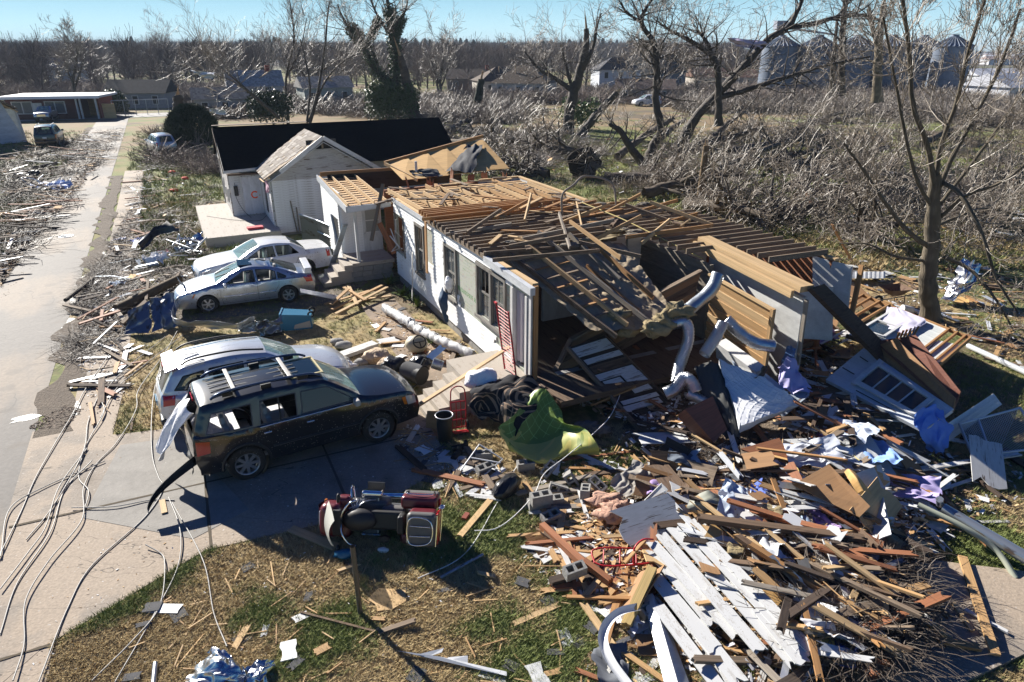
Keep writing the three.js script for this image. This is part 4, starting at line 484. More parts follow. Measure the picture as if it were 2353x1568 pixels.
function makeCar(name, label, cat, c) {
  const T = thing(name, label, cat, c.group), top = c.top; // top: [x, y, tag, crown] from the rear bumper over the roof to the nose
  const W = c.W, hl2 = c.L / 2, x0 = hl2 * 0.62, yTop = x => { for (let i = 0; i < top.length - 1; i++) { const a = top[i], b = top[i + 1]; if (x >= a[0] && x <= b[0] && b[0] > a[0] + 1e-4) return mix(a[1], b[1], (x - a[0]) / (b[0] - a[0])); } return 9; };
  const zAt = (x, y) => { const d = Math.max(0, Math.abs(x) - x0) / (hl2 - x0), my = (c.y0 + c.belt) / 2 + 0.08; let z = W - 0.16 * d * d * W; z -= 0.10 * Math.pow(Math.max(0, Math.abs(y - my) - 0.12) / 0.5, 2) * 0.6; if (y > c.belt) { z = W - 0.16 * d * d * W - 0.045 - (y - c.belt) * c.tum; } const e = yTop(x) - y, rd = y > c.belt + 0.1 ? 0.07 : 0.09; if (e < rd) z -= 0.06 * Math.pow(1 - Math.max(0, e) / rd, 2); return z; };
  // side skin
  const s = new THREE.Shape(); s.moveTo(top[0][0], c.y0); for (const p of top) s.lineTo(p[0], p[1]); s.lineTo(top[top.length - 1][0], c.y0);
  const ar = c.r * 1.17; for (const wx of [...c.wx].sort((a, b) => b - a)) { const dx = Math.sqrt(Math.max(0, ar * ar - (c.y0 - c.r) ** 2)); s.lineTo(wx + dx, c.y0); const a0 = Math.atan2(c.y0 - c.r, dx), a1 = Math.PI - a0; for (let k = 1; k <= 12; k++) { const a = mix(a0, a1, k / 12); s.lineTo(wx + Math.cos(a) * ar, c.r + Math.sin(a) * ar); } }
  s.closePath(); for (const w of c.win) { const h = new THREE.Path(); w.p.forEach((p, i) => i ? h.lineTo(...p) : h.moveTo(...p)); h.closePath(); s.holes.push(h); }
  const skin = (shape, off, sg, e) => { let g = tess(new THREE.ShapeGeometry(shape), e); const p = g.attributes.position; for (let i = 0; i < p.count; i++) p.setZ(i, sg * (zAt(p.getX(i), p.getY(i)) + off)); if (sg < 0) for (let i = 0; i < p.count; i += 3) { const a = [p.getX(i), p.getY(i), p.getZ(i)]; p.setXYZ(i, p.getX(i + 1), p.getY(i + 1), p.getZ(i + 1)); p.setXYZ(i + 1, ...a); } for (const k of ['normal', 'uv']) g.deleteAttribute(k); g = mergeVertices(g, 1e-4); const q = g.attributes.position, uv = []; for (let i = 0; i < q.count; i++) uv.push(q.getX(i) * 0.4, q.getY(i) * 0.4); g.setAttribute('uv', new THREE.Float32BufferAttribute(uv, 2)); g.computeVertexNormals(); return g; };
  const poly = pts => new THREE.Shape(pts.map(p => new THREE.Vector2(...p)));
  const skins = []; for (const sg of [1, -1]) skins.push(skin(s, 0, sg, 0.14));
  // lofted top, split where it is glass
  const N = 10, cut = (i, a, b, inner) => { const pos = [], uv = [], idx = []; const P = []; for (let k = a; k <= b; k++) { const pr = top[Math.max(0, k - 1)], nx = top[Math.min(top.length - 1, k + 1)], q = top[k]; let nxv = -(nx[1] - pr[1]), nyv = nx[0] - pr[0]; const l = Math.hypot(nxv, nyv) || 1; nxv /= l; nyv /= l; P.push([q, nxv, nyv]); } for (const [q, nx, ny] of P) for (let j = 0; j <= N; j++) { const t = j / N * 2 - 1, cr = q[3] * (1 - Math.pow(Math.abs(t), 2.2)); pos.push(q[0] + nx * cr, q[1] + ny * cr, t * zAt(q[0], q[1])); uv.push(q[0] * 0.4 + t, t + q[1]); } for (let k = 0; k < b - a; k++) for (let j = 0; j < N; j++) { const edge = j === 0 || j === N - 1; if (inner === 'glass' && edge) continue; if (inner === 'edge' && !edge) continue; const o = k * (N + 1) + j; idx.push(o, o + 1, o + N + 1, o + 1, o + N + 2, o + N + 1); } const g = new THREE.BufferGeometry(); g.setAttribute('position', new THREE.Float32BufferAttribute(pos, 3)); g.setAttribute('uv', new THREE.Float32BufferAttribute(uv, 2)); g.setIndex(idx); g.computeVertexNormals(); return g; };
  const bodyParts = []; let k = 0; const glassList = [];
  while (k < top.length - 1) { let e = k; while (e < top.length - 1 && top[e][2] === top[k][2]) e++; const tg = top[k][2]; if (tg === 'b') bodyParts.push(cut(0, k, e)); else { bodyParts.push(cut(0, k, e, 'edge')); if (tg !== 'o') glassList.push([tg, cut(0, k, e, 'glass')]); } k = e; }
  part(T, 'body', merge([...skins, ...bodyParts]), c.paint);
  for (const [tg, g] of glassList) part(T, tg === 'r' ? 'rear_window' : 'windshield', g, tg === 'r' ? M.glassD : c.shield || M.glass);
  // side windows
  for (const w of c.win) for (const sg of [1, -1]) { if (w.open && (w.open === 2 || sg === c.near)) continue; part(T, 'side_window', skin(poly(w.p), -0.012, sg, 0.4), w.m || M.glassD); }
  const ribbon = (pts, off, wd, m, nm, both = true) => { for (const sg of both === true ? [1, -1] : [both]) { const gs = []; for (let i = 0; i < pts.length - 1; i++) { const [ax, ay] = pts[i], [bx, by] = pts[i + 1], n = Math.max(1, Math.ceil(Math.hypot(bx - ax, by - ay) / 0.15)); for (let j = 0; j < n; j++) { const q = [mix(ax, bx, j / n), mix(ay, by, j / n)], r = [mix(ax, bx, (j + 1) / n), mix(ay, by, (j + 1) / n)]; gs.push(rod(V(q[0], q[1], sg * (zAt(...q) + off)), V(r[0], r[1], sg * (zAt(...r) + off)), wd, wd, 5)); } } part(T, nm, merge(gs), m); } };
  for (const ln of c.seams || []) ribbon(ln, -0.004, 0.008, M.black, 'door_seam');
  for (const ln of c.trim || []) ribbon(ln.p, 0.004, ln.w, ln.m, ln.n || 'side_trim');
  for (const w of c.win) ribbon([...w.p, w.p[0]], 0.0, 0.014, c.winTrim || M.black, 'window_seal');
  for (const l of c.lamps || []) for (const sg of [1, -1]) { part(T, l.n, skin(poly(l.p), 0.008, sg, 0.1), l.m); }
  for (const h of c.handles || []) for (const sg of [1, -1]) { const b = part(T, 'door_handle', new RoundedBoxGeometry(0.17, 0.045, 0.04, 2, 0.015), c.handleM || c.paint); b.position.set(h[0], h[1], sg * (zAt(...h) + 0.012)); }
  for (const wx of c.wx) for (const sg of [1, -1]) { const w = wheel(c.r, 0.24, c.spokes, c.rimM, c.tyreM); w.position.set(wx, c.r, sg * (W - 0.14)); if (sg < 0) w.rotation.y = Math.PI; T.add(w); part(T, 'wheel_housing', new THREE.CylinderGeometry(ar, ar, 0.5, 20, 1, true, 0, Math.PI).rotateX(Math.PI / 2).rotateZ(Math.PI / 2).rotateZ(-Math.PI / 2 * 0 - Math.PI / 2).translate(wx, c.r, sg * (W - 0.33)), M.black); }
  part(T, 'underbody', box(c.L - 0.5, 0.26, W * 2 - 0.5, 0, c.y0 + 0.18, 0), M.black);
  // cabin
  const cab = c.cabin; part(T, 'cabin_floor', box(cab[1] - cab[0], 0.05, W * 2 - 0.25, (cab[0] + cab[1]) / 2, 0.48, 0), c.seatM || mat([0.26, 0.255, 0.25], 0.85)); part(T, 'dashboard', new RoundedBoxGeometry(0.4, 0.35, W * 2 - 0.3, 2, 0.08).translate(cab[1] - 0.05, c.belt - 0.16, 0), M.darkin);
  for (const sx of c.seats) for (const z of [-0.4, 0.4]) { const st = part(T, 'seat', merge([new RoundedBoxGeometry(0.5, 0.16, 0.52, 2, 0.05).translate(sx, 0.62, z), rot(new RoundedBoxGeometry(0.14, 0.66, 0.5, 2, 0.05)).rotateZ(0.2).translate(sx - 0.3, 0.95, z), new RoundedBoxGeometry(0.1, 0.18, 0.26, 2, 0.04).translate(sx - 0.38, 1.36, z)]), c.seatM || mat([0.26, 0.255, 0.25], 0.85)); }
  part(T, 'steering_wheel', new THREE.TorusGeometry(0.18, 0.018, 6, 20).rotateY(Math.PI / 2 - 0.3).translate(cab[1] - 0.38, c.belt - 0.05, -0.38), M.black);
  for (const sg of [1, -1]) { const mr = part(T, 'mirror', new RoundedBoxGeometry(0.13, 0.15, 0.22, 2, 0.04), c.mirM || c.paint); mr.position.set(c.mirror[0], c.mirror[1], sg * (zAt(c.mirror[0], c.belt) + 0.12)); }
  T.userData.z = zAt; return T;
}
const place = (T, p, q, turn) => { delete T.userData.z; T.position.copy(F(p, q, 0)); T.rotation.y = FR + turn; return T; };
const paintSilver = phys([0.42, 0.46, 0.52], 0.30, { metalness: 0.75, clearcoat: 1, clearcoatRoughness: 0.05, map: tSpot }), paintWhite = phys([0.74, 0.75, 0.76], 0.35, { clearcoat: 1, clearcoatRoughness: 0.08, map: tSpot }), paintBlack = phys([0.010, 0.011, 0.013], 0.28, { clearcoat: 1, clearcoatRoughness: 0.05 }), paintGrey = phys([0.30, 0.33, 0.38], 0.32, { metalness: 0.7, clearcoat: 1, clearcoatRoughness: 0.06 });
const lampR = phys([0.45, 0.006, 0.008], 0.15, { clearcoat: 1 }), lampC = phys([0.62, 0.64, 0.66], 0.12, { clearcoat: 1, metalness: 0.4 }), lampO = phys([0.7, 0.2, 0.02], 0.2, { clearcoat: 1 }), alloy = mat([0.52, 0.53, 0.55], 0.35, { metalness: 0.85 });
const sm = (pts, tag, n = 4) => { const out = []; const c = spline(pts, (pts.length - 1) * n); return c.map((v, i) => [v.x, v.y, tag, mix(pts[Math.min(pts.length - 1, Math.floor(i / n))][2] || 0, pts[Math.min(pts.length - 1, Math.floor(i / n) + 1)][2] || 0, (i % n) / n)]); };
// rows of (rear bumper .. tail .. deck) (rear glass) (roof) (windshield) (hood .. nose)
function profile(rear, glassR, roof, hood) { const A = sm(rear, 'b'), r0 = A.pop(), B = sm(roof, 'b'), C = sm(hood, 'b'); const rw = [...r0.slice(0, 2), glassR, r0[3]], mid = (a, b, t, tag, cr) => [mix(a[0], b[0], t), mix(a[1], b[1], t) + 0.02, tag, cr]; const last = B[B.length - 1]; return [...A, rw, mid(r0, B[0], 0.35, glassR, 0.04), mid(r0, B[0], 0.7, glassR, 0.04), ...B.slice(0, -1), [last[0], last[1], 'w', last[3]], mid(last, C[0], 0.33, 'w', 0.05), mid(last, C[0], 0.67, 'w', 0.05), ...C]; }
{
  // silver sedan with boot spoiler (x forward)
  const alt = { L: 4.87, W: 0.885, y0: 0.24, belt: 0.96, tum: 0.42, r: 0.335, wx: [-1.42, 1.38], spokes: 6, rimM: alloy, paint: paintSilver, near: -1, cabin: [-1.2, 0.9], seats: [0.25, -0.7], mirror: [0.72, 1.0],
    top: profile([[-2.4, 0.42, 0.07], [-2.44, 0.62, 0.08], [-2.38, 0.86, 0.07], [-2.3, 1.02, 0.03], [-1.85, 1.07, 0.03]], 'r', [[-0.95, 1.40, 0.04], [-0.3, 1.47, 0.05], [0.15, 1.44, 0.05]], [[1.02, 1.02, 0.04], [1.6, 0.92, 0.06], [2.15, 0.78, 0.09], [2.38, 0.6, 0.13], [2.42, 0.4, 0.13], [2.36, 0.26, 0.1]]),
    win: [{ p: [[0.72, 1.0], [0.05, 1.36], [-0.28, 1.38], [-0.32, 0.98]], open: 2 }, { p: [[-0.42, 0.98], [-0.38, 1.38], [-0.85, 1.33], [-1.05, 1.24], [-1.05, 0.99]], open: 2 }, { p: [[-1.12, 1.0], [-1.12, 1.22], [-1.42, 1.05], [-1.4, 1.0]] }],
    seams: [[[0.85, 0.98], [0.92, 0.6], [0.85, 0.3]], [[-0.37, 0.96], [-0.37, 0.3]], [[-1.15, 0.96], [-1.12, 0.75], [-0.95, 0.5]], [[0.85, 0.3], [-0.95, 0.32]]], trim: [{ p: [[0.8, 0.56], [-0.32, 0.55]], w: 0.02, m: M.chrome }, { p: [[-0.42, 0.55], [-1.0, 0.56]], w: 0.02, m: M.chrome }],
    lamps: [{ n: 'headlight', p: [[2.33, 0.6], [2.30, 0.72], [1.82, 0.80], [1.9, 0.62], [2.15, 0.56]], m: lampC }, { n: 'tail_light', p: [[-2.36, 0.72], [-2.32, 0.98], [-2.02, 0.96], [-2.12, 0.74]], m: lampR }, { n: 'turn_signal', p: [[1.88, 0.64], [1.78, 0.79], [1.72, 0.78], [1.82, 0.63]], m: lampO }], handles: [[-0.2, 0.82], [-0.98, 0.84]] };
  const a = makeCar('silver_sedan', 'dusty silver four-door sedan with boot spoiler and missing side windows', 'car', alt);
  part(a, 'spoiler', merge([new RoundedBoxGeometry(0.26, 0.05, 1.5, 2, 0.02).translate(-2.24, 1.22, 0), ...[-0.7, 0.7].map(z => new RoundedBoxGeometry(0.24, 0.18, 0.06, 2, 0.02).translate(-2.22, 1.12, z))]), paintWhite); part(a, 'sunroof', new RoundedBoxGeometry(0.5, 0.02, 0.8, 2, 0.01).rotateZ(0.02).translate(-0.05, 1.512, 0), mat([0.01, 0.012, 0.015], 0.1));
  part(a, 'wiper', merge([rod(V(1.0, 1.1, -0.1), V(0.55, 1.33, -0.55), 0.014), rod(V(1.0, 1.1, 0.4), V(0.5, 1.36, 0.0), 0.014)]), M.black); part(a, 'roof_cable', tube([V(-0.45, 1.53, 0.2), V(-0.5, 1.62, -0.1), V(-0.75, 1.58, -0.3), V(-0.8, 1.55, 0.1)], 0.02, 20), M.black); part(a, 'grille', box(0.04, 0.12, 0.6, 2.5, 0.55, 0), M.black); part(a, 'fuel_flap', new RoundedBoxGeometry(0.2, 0.17, 0.012, 2, 0.005).translate(-1.75, 0.86, -0.873), paintSilver);
  place(a, 1.72, 26.42, Math.PI - 0.05);
  // white three-box sedan
  const cv = { L: 5.35, W: 0.98, y0: 0.27, belt: 0.98, tum: 0.38, r: 0.35, wx: [-1.5, 1.42], spokes: 9, rimM: alloy, paint: paintWhite, near: -1, cabin: [-1.2, 1.0], seats: [0.3, -0.7], mirror: [0.8, 1.02],
    top: profile([[-2.62, 0.4, 0.05], [-2.68, 0.62, 0.06], [-2.64, 0.95, 0.05], [-2.5, 1.06, 0.03], [-1.6, 1.10, 0.03]], 'r', [[-1.05, 1.42, 0.05], [-0.4, 1.49, 0.06], [0.2, 1.46, 0.05]], [[1.05, 1.04, 0.04], [1.7, 0.98, 0.06], [2.45, 0.86, 0.08], [2.62, 0.7, 0.1], [2.66, 0.42, 0.1], [2.6, 0.28, 0.08]]),
    win: [{ p: [[0.8, 1.02], [0.1, 1.39], [-0.3, 1.4], [-0.34, 1.01]], open: 2 }, { p: [[-0.44, 1.01], [-0.4, 1.4], [-0.95, 1.37], [-1.28, 1.03]], open: -1 }], seams: [[[0.9, 0.98], [0.95, 0.32]], [[-0.39, 0.99], [-0.39, 0.32]], [[-1.3, 1.0], [-1.12, 0.6], [-1.05, 0.5]], [[0.95, 0.32], [-1.0, 0.34]]],
    lamps: [{ n: 'headlight', p: [[2.52, 0.62], [2.5, 0.82], [2.15, 0.86], [2.2, 0.64]], m: lampC }, { n: 'tail_light', p: [[-2.6, 0.7], [-2.58, 0.97], [-2.42, 1.0], [-2.45, 0.7]], m: lampR }], handles: [[-0.22, 0.86], [-1.1, 0.87]] };
  const b = makeCar('white_sedan', 'white four-door sedan with long boot parked by the porch steps', 'car', cv); part(b, 'grille', box(0.04, 0.22, 0.9, 2.73, 0.62, 0), M.chrome); part(b, 'rear_bumper', new RoundedBoxGeometry(0.24, 0.24, 1.86, 3, 0.08).translate(-2.66, 0.52, 0), paintWhite); part(b, 'licence_plate', box(0.02, 0.14, 0.3, -2.76, 0.75, 0), M.paper); part(b, 'grille_bars', merge([...Array(9)].map((_, i) => box(0.05, 0.2, 0.02, 2.74, 0.62, -0.4 + i * 0.1))), M.black);
  place(b, 2.75, 29.45, Math.PI + 0.07);
  // large black sport utility vehicle
  const nav = { L: 5.25, W: 0.99, y0: 0.36, belt: 1.26, tum: 0.26, r: 0.41, wx: [-1.58, 1.47], spokes: 8, rimM: alloy, paint: paintBlack, near: 1, cabin: [-2.2, 1.1], seats: [0.35, -0.6, -1.5], seatM: mat([0.42, 0.41, 0.40], 0.8), mirror: [0.95, 1.32], mirM: mat([0.42, 0.40, 0.36], 0.5), tyreM: mat([0.035, 0.03, 0.025], 0.9), winTrim: mat([0.06, 0.07, 0.09], 0.3),
    top: profile([[-2.52, 0.5, 0.04], [-2.58, 0.8, 0.05], [-2.55, 1.2, 0.04], [-2.5, 1.32, 0.04]], 'o', [[-2.3, 1.86, 0.03], [-2.1, 1.93, 0.05], [-0.8, 1.97, 0.06], [0.35, 1.90, 0.05]], [[1.12, 1.36, 0.05], [1.4, 1.28, 0.06], [2.2, 1.18, 0.06], [2.52, 1.0, 0.08], [2.6, 0.7, 0.08], [2.55, 0.42, 0.06]]),
    win: [{ p: [[1.0, 1.30], [0.38, 1.76], [-0.22, 1.78], [-0.26, 1.28]], m: phys([0.05, 0.08, 0.1], 0.03, { transmission: 0.5, thickness: 0 }) }, { p: [[-0.38, 1.28], [-0.34, 1.78], [-1.1, 1.79], [-1.18, 1.28]], open: 2 }, { p: [[-1.34, 1.30], [-1.3, 1.77], [-2.1, 1.74], [-2.28, 1.32]], open: 2 }],
    seams: [[[1.05, 1.28], [1.1, 0.6], [1.0, 0.42]], [[-0.3, 1.28], [-0.3, 0.42]], [[-1.24, 1.28], [-1.22, 1.0], [-1.05, 0.8]], [[1.0, 0.42], [-1.0, 0.42]]], trim: [{ p: [[1.02, 1.25], [-1.2, 1.24]], w: 0.014, m: M.chrome }, { p: [[1.0, 0.72], [-0.98, 0.72]], w: 0.028, m: mat([0.02, 0.021, 0.024], 0.3) }, { p: [[-0.74, 1.28], [-0.72, 1.78]], w: 0.02, m: M.black, n: 'window_post' }],
    lamps: [{ n: 'headlight', p: [[2.5, 0.8], [2.46, 1.02], [2.2, 1.08], [2.26, 0.82]], m: lampC }, { n: 'turn_signal', p: [[2.24, 0.84], [2.2, 1.06], [2.1, 1.06], [2.16, 0.86]], m: lampO }, { n: 'tail_light', p: [[-2.53, 0.86], [-2.51, 1.2], [-2.24, 1.17], [-2.26, 0.9]], m: lampR }], handles: [[-0.12, 1.08], [-1.06, 1.08]], handleM: M.chrome };
  const n = makeCar('black_suv', 'large black sport utility vehicle with smashed rear windows and hanging bumper', 'car', nav);
  for (const z of [-0.62, 0.62]) { part(n, 'roof_rail', tube([V(-2.05, 1.99, z), V(-1.9, 2.07, z), V(-0.7, 2.11, z), V(0.15, 2.05, z), V(0.3, 1.97, z)], 0.03, 30), mat([0.06, 0.09, 0.16], 0.25, { metalness: 0.7 })); for (const x of [-1.7, -0.9, -0.1]) part(n, 'rail_foot', box(0.22, 0.08, 0.07, x, 2.03, z), M.black); } for (const x of [-1.55, -0.35]) part(n, 'cross_bar', new RoundedBoxGeometry(0.09, 0.035, 1.24, 2, 0.015).translate(x, 2.09, 0), mat([0.38, 0.36, 0.33], 0.5)); for (let i = -2; i <= 2; i++) part(n, 'roof_groove', box(1.9, 0.012, 0.03, -1.05, 2.022 - 0.01 * Math.abs(i), i * 0.22), M.black);
  part(n, 'sunroof', new RoundedBoxGeometry(0.62, 0.02, 0.9, 2, 0.01).rotateZ(-0.06).translate(0.05, 1.985, 0), mat([0.012, 0.02, 0.03], 0.06)); part(n, 'sunroof_seal', merge([box(0.04, 0.02, 0.98, 0.4, 1.975, 0), box(0.04, 0.02, 0.98, -0.3, 2.012, 0), box(0.7, 0.02, 0.04, 0.05, 1.99, 0.48), box(0.7, 0.02, 0.04, 0.05, 1.99, -0.48)]), mat([0.45, 0.38, 0.2], 0.8));
  part(n, 'console', new RoundedBoxGeometry(0.5, 0.3, 0.3, 2, 0.04).translate(-0.75, 0.98, 0), mat([0.6, 0.6, 0.6], 0.7)); part(n, 'load_floor', box(0.9, 0.06, 1.5, -2, 1.02, 0), M.clothW); part(n, 'hanging_bumper', sheet(24, 8, (s, t) => { const a = s * 2.3; return V(-2.55 - 0.42 * Math.sin(s * 2.2) - s * 0.75, mix(0.62, 0.22, s) - 0.05 * t + 0.28 * t * (1 - s * 0.45), 0.75 + s * 0.75 - 0.14 * Math.sin(t * 3.1)); }), mat([0.03, 0.032, 0.036], 0.35)); part(n, 'torn_bumper', crumple(V(-2.6, 0.75, -0.9), V(-2.62, 0.72, 0.8), V(-2.66, 0.38, 0.75), V(-2.58, 0.35, -0.9), 0.08, 4), M.plast);
  for (const sg of [-1, 1]) part(n, 'high_brake_lamp', box(0.02, 0.05, 0.16, -2.36, 1.87, sg * 0.1), lampR); part(n, 'wheel_lip', merge([-1.58, 1.47].flatMap(x => [-1, 1].map(s => new THREE.TorusGeometry(0.5, 0.035, 6, 20, Math.PI).translate(x, 0.43, s * 0.985)))), M.plast);
  { const mud = []; R = rng(61); for (let i = 0; i < 420; i++) { const x = rr(-2.3, 2.45), y = x > 0.9 ? rr(0.5, 1.15) : rr(0.45, 1.2), s = rr(0.006, 0.016); mud.push(box(s, s, 0.004, x, y, 0.998 - 0.0 + 0.0)); } const zA = n.userData.z; mud.forEach(g => { g.computeBoundingBox(); const c = g.boundingBox.getCenter(V()); g.translate(0, 0, zA(c.x, c.y) + 0.004 - c.z); }); for (let i = 0; i < 260; i++) { const x = rr(1.3, 2.4), z = rr(-0.8, 0.8), s = rr(0.006, 0.02); mud.push(box(s, 0.006, s, x, 1.315 - (x - 1.3) * 0.12 + 0.0, z * 0.9)); } const o = part(n, 'mud_flecks', merge(mud), mat([0.35, 0.31, 0.25], 0.9)); o.userData.kind = 'stuff'; }
  place(n, 1.85, 15.12, 0.085);
  const cl = solo('white_sheet', 'white cloth sheet hanging out of the black vehicle tailgate', 'cloth', sheet(20, 24, (s, t) => V(-2.45 - 0.75 * Math.pow(t, 0.7) + 0.06 * Math.sin(s * 14 + t * 4), 1.72 - 1.15 * t - 0.08 * Math.sin(s * 9), mix(0.5, -0.55, s) * (1 - 0.35 * t) - 0.25 * t + 0.05 * Math.sin(t * 12 + s * 5))), M.clothW); cl.position.copy(n.position); cl.rotation.copy(n.rotation);
  // silver crossover behind it
  const cr = { L: 4.75, W: 0.93, y0: 0.3, belt: 1.05, tum: 0.34, r: 0.36, wx: [-1.4, 1.4], spokes: 6, rimM: alloy, paint: paintSilver, near: 1, cabin: [-1.9, 1], seats: [0.3, -0.7], mirror: [0.8, 1.12],
    top: profile([[-2.32, 0.42, 0.05], [-2.38, 0.68, 0.07], [-2.33, 1.02, 0.05], [-2.26, 1.12, 0.05]], 'r', [[-1.95, 1.60, 0.04], [-1.6, 1.70, 0.05], [-0.6, 1.75, 0.06], [0.25, 1.66, 0.05]], [[1.1, 1.14, 0.05], [1.5, 1.06, 0.07], [2.1, 0.92, 0.1], [2.34, 0.7, 0.12], [2.37, 0.42, 0.1], [2.3, 0.32, 0.08]]),
    win: [{ p: [[0.85, 1.12], [0.2, 1.56], [-0.25, 1.58], [-0.28, 1.1]] }, { p: [[-0.38, 1.1], [-0.35, 1.58], [-1.15, 1.57], [-1.22, 1.12]] }, { p: [[-1.32, 1.13], [-1.28, 1.55], [-1.75, 1.5], [-2.0, 1.2]] }], seams: [[[0.95, 1.05], [0.95, 0.4]], [[-0.33, 1.05], [-0.33, 0.4]], [[-1.25, 1.05], [-1.0, 0.6]]],
    lamps: [{ n: 'headlight', p: [[2.25, 0.7], [2.2, 0.88], [1.85, 0.94], [1.95, 0.74]], m: lampC }, { n: 'tail_light', p: [[-2.31, 0.85], [-2.27, 1.1], [-2.0, 1.1], [-2.06, 0.86]], m: lampR }], handles: [[-0.16, 0.92], [-1.08, 0.93]] };
  const s2 = makeCar('silver_crossover', 'silver crossover with roof rails parked tight beside the black vehicle', 'car', { ...cr, paint: phys([0.62, 0.64, 0.67], 0.32, { metalness: 0.45, clearcoat: 1, clearcoatRoughness: 0.06, map: tSpot }) });
  for (const z of [-0.55, 0.55]) part(s2, 'roof_rail', tube([V(-1.75, 1.73, z), V(-1.55, 1.82, z), V(-0.5, 1.85, z), V(0.2, 1.74, z)], 0.025, 24), M.black); part(s2, 'rear_spoiler', new RoundedBoxGeometry(0.3, 0.05, 1.25, 2, 0.02).rotateZ(0.25).translate(-1.98, 1.66, 0), paintSilver); part(s2, 'high_brake_lamp', box(0.03, 0.05, 0.3, -2.13, 1.6, 0), lampR); part(s2, 'licence_plate', box(0.015, 0.15, 0.32, -2.44, 0.8, 0).rotateX(0.2), mat([0.05, 0.35, 0.6], 0.5)); part(s2, 'rear_bumper', new RoundedBoxGeometry(0.14, 0.16, 1.7, 2, 0.05).translate(-2.36, 0.44, 0), M.plast); part(s2, 'roof_clutter', merge([box(0.5, 0.02, 0.1, -1.6, 1.8, 0.25).rotateY(0.3), box(0.4, 0.02, 0.08, -1.5, 1.81, 0.1)]), M.peel);
  place(s2, 1.05, 17.75, 0.06);
  // hatchback standing by the road
  const rg = { ...cr, L: 4.6 }; delete rg.paint; rg.paint = phys([0.50, 0.53, 0.58], 0.3, { metalness: 0.6, clearcoat: 1 });
  const r3 = makeCar('grey_hatchback', 'light grey hatchback seen from behind on the verge beside the road', 'car', rg); part(r3, 'licence_plate', box(0.015, 0.15, 0.32, -2.45, 0.8, 0), M.paper); part(r3, 'rear_bumper', new RoundedBoxGeometry(0.16, 0.2, 1.7, 2, 0.05).translate(-2.35, 0.46, 0), M.plast); r3.position.copy(U(373, 350)); r3.rotation.y = Math.PI / 2 + 0.68; delete r3.userData.z;
  const ds = { ...nav }; const d4 = makeCar('dark_suv', 'dark sport utility vehicle parked on the littered lawn across the road', 'car', { ...nav, win: nav.win.map(w => ({ p: w.p })), top: nav.top.map(t => t[2] === 'o' ? [t[0], t[1], 'r', t[3]] : t), mirM: paintBlack }); part(d4, 'licence_plate', box(0.015, 0.16, 0.34, -2.65, 0.95, 0), M.paper); part(d4, 'rear_bumper', new RoundedBoxGeometry(0.2, 0.26, 1.8, 2, 0.05).translate(-2.58, 0.56, 0), paintBlack); part(d4, 'roof_rack', merge([-0.62, 0.62].map(z => rod(V(-2, 2.05, z), V(0.2, 2.05, z), 0.03))), M.galv); d4.position.copy(U(118, 333)); d4.rotation.y = Math.PI / 2 + 0.42; delete d4.userData.z;
  // pickup facing the camera
  const pu = { L: 5.6, W: 0.98, y0: 0.45, belt: 1.2, tum: 0.3, r: 0.4, wx: [-1.7, 1.8], spokes: 6, rimM: alloy, paint: paintSilver, near: 1, cabin: [-0.4, 1.1], seats: [0.5], mirror: [0.95, 1.3],
    top: profile([[-2.78, 0.55, 0.03], [-2.8, 1.15, 0.03], [-2.7, 1.2, 0.01], [-0.75, 1.2, 0.01], [-0.6, 1.22, 0.03]], 'r', [[-0.45, 1.72, 0.03], [-0.2, 1.82, 0.05], [0.3, 1.8, 0.05]], [[1.05, 1.3, 0.05], [1.5, 1.22, 0.06], [2.5, 1.12, 0.08], [2.72, 0.9, 0.08], [2.76, 0.55, 0.08]]), win: [{ p: [[0.95, 1.26], [0.28, 1.7], [-0.3, 1.72], [-0.36, 1.24]] }], lamps: [{ n: 'headlight', p: [[2.62, 0.8], [2.6, 1.0], [2.3, 1.04], [2.32, 0.82]], m: lampC }] };
  const p5 = makeCar('silver_pickup', 'silver pickup truck facing the road before the brick building', 'car', pu); part(p5, 'grille', box(0.05, 0.26, 1.0, 2.82, 0.86, 0), M.chrome); part(p5, 'front_bumper', new RoundedBoxGeometry(0.2, 0.24, 1.86, 2, 0.05).translate(2.78, 0.58, 0), M.plast); p5.position.copy(U(110, 277)); p5.rotation.y = -Math.PI / 2 + 0.35; delete p5.userData.z;
  const v6 = makeCar('white_van', 'white van half hidden by wrecked branches before the far houses', 'car', { ...cr, paint: paintWhite }); v6.position.copy(U(1485, 243)); v6.rotation.y = Math.PI + 0.3; delete v6.userData.z;
}
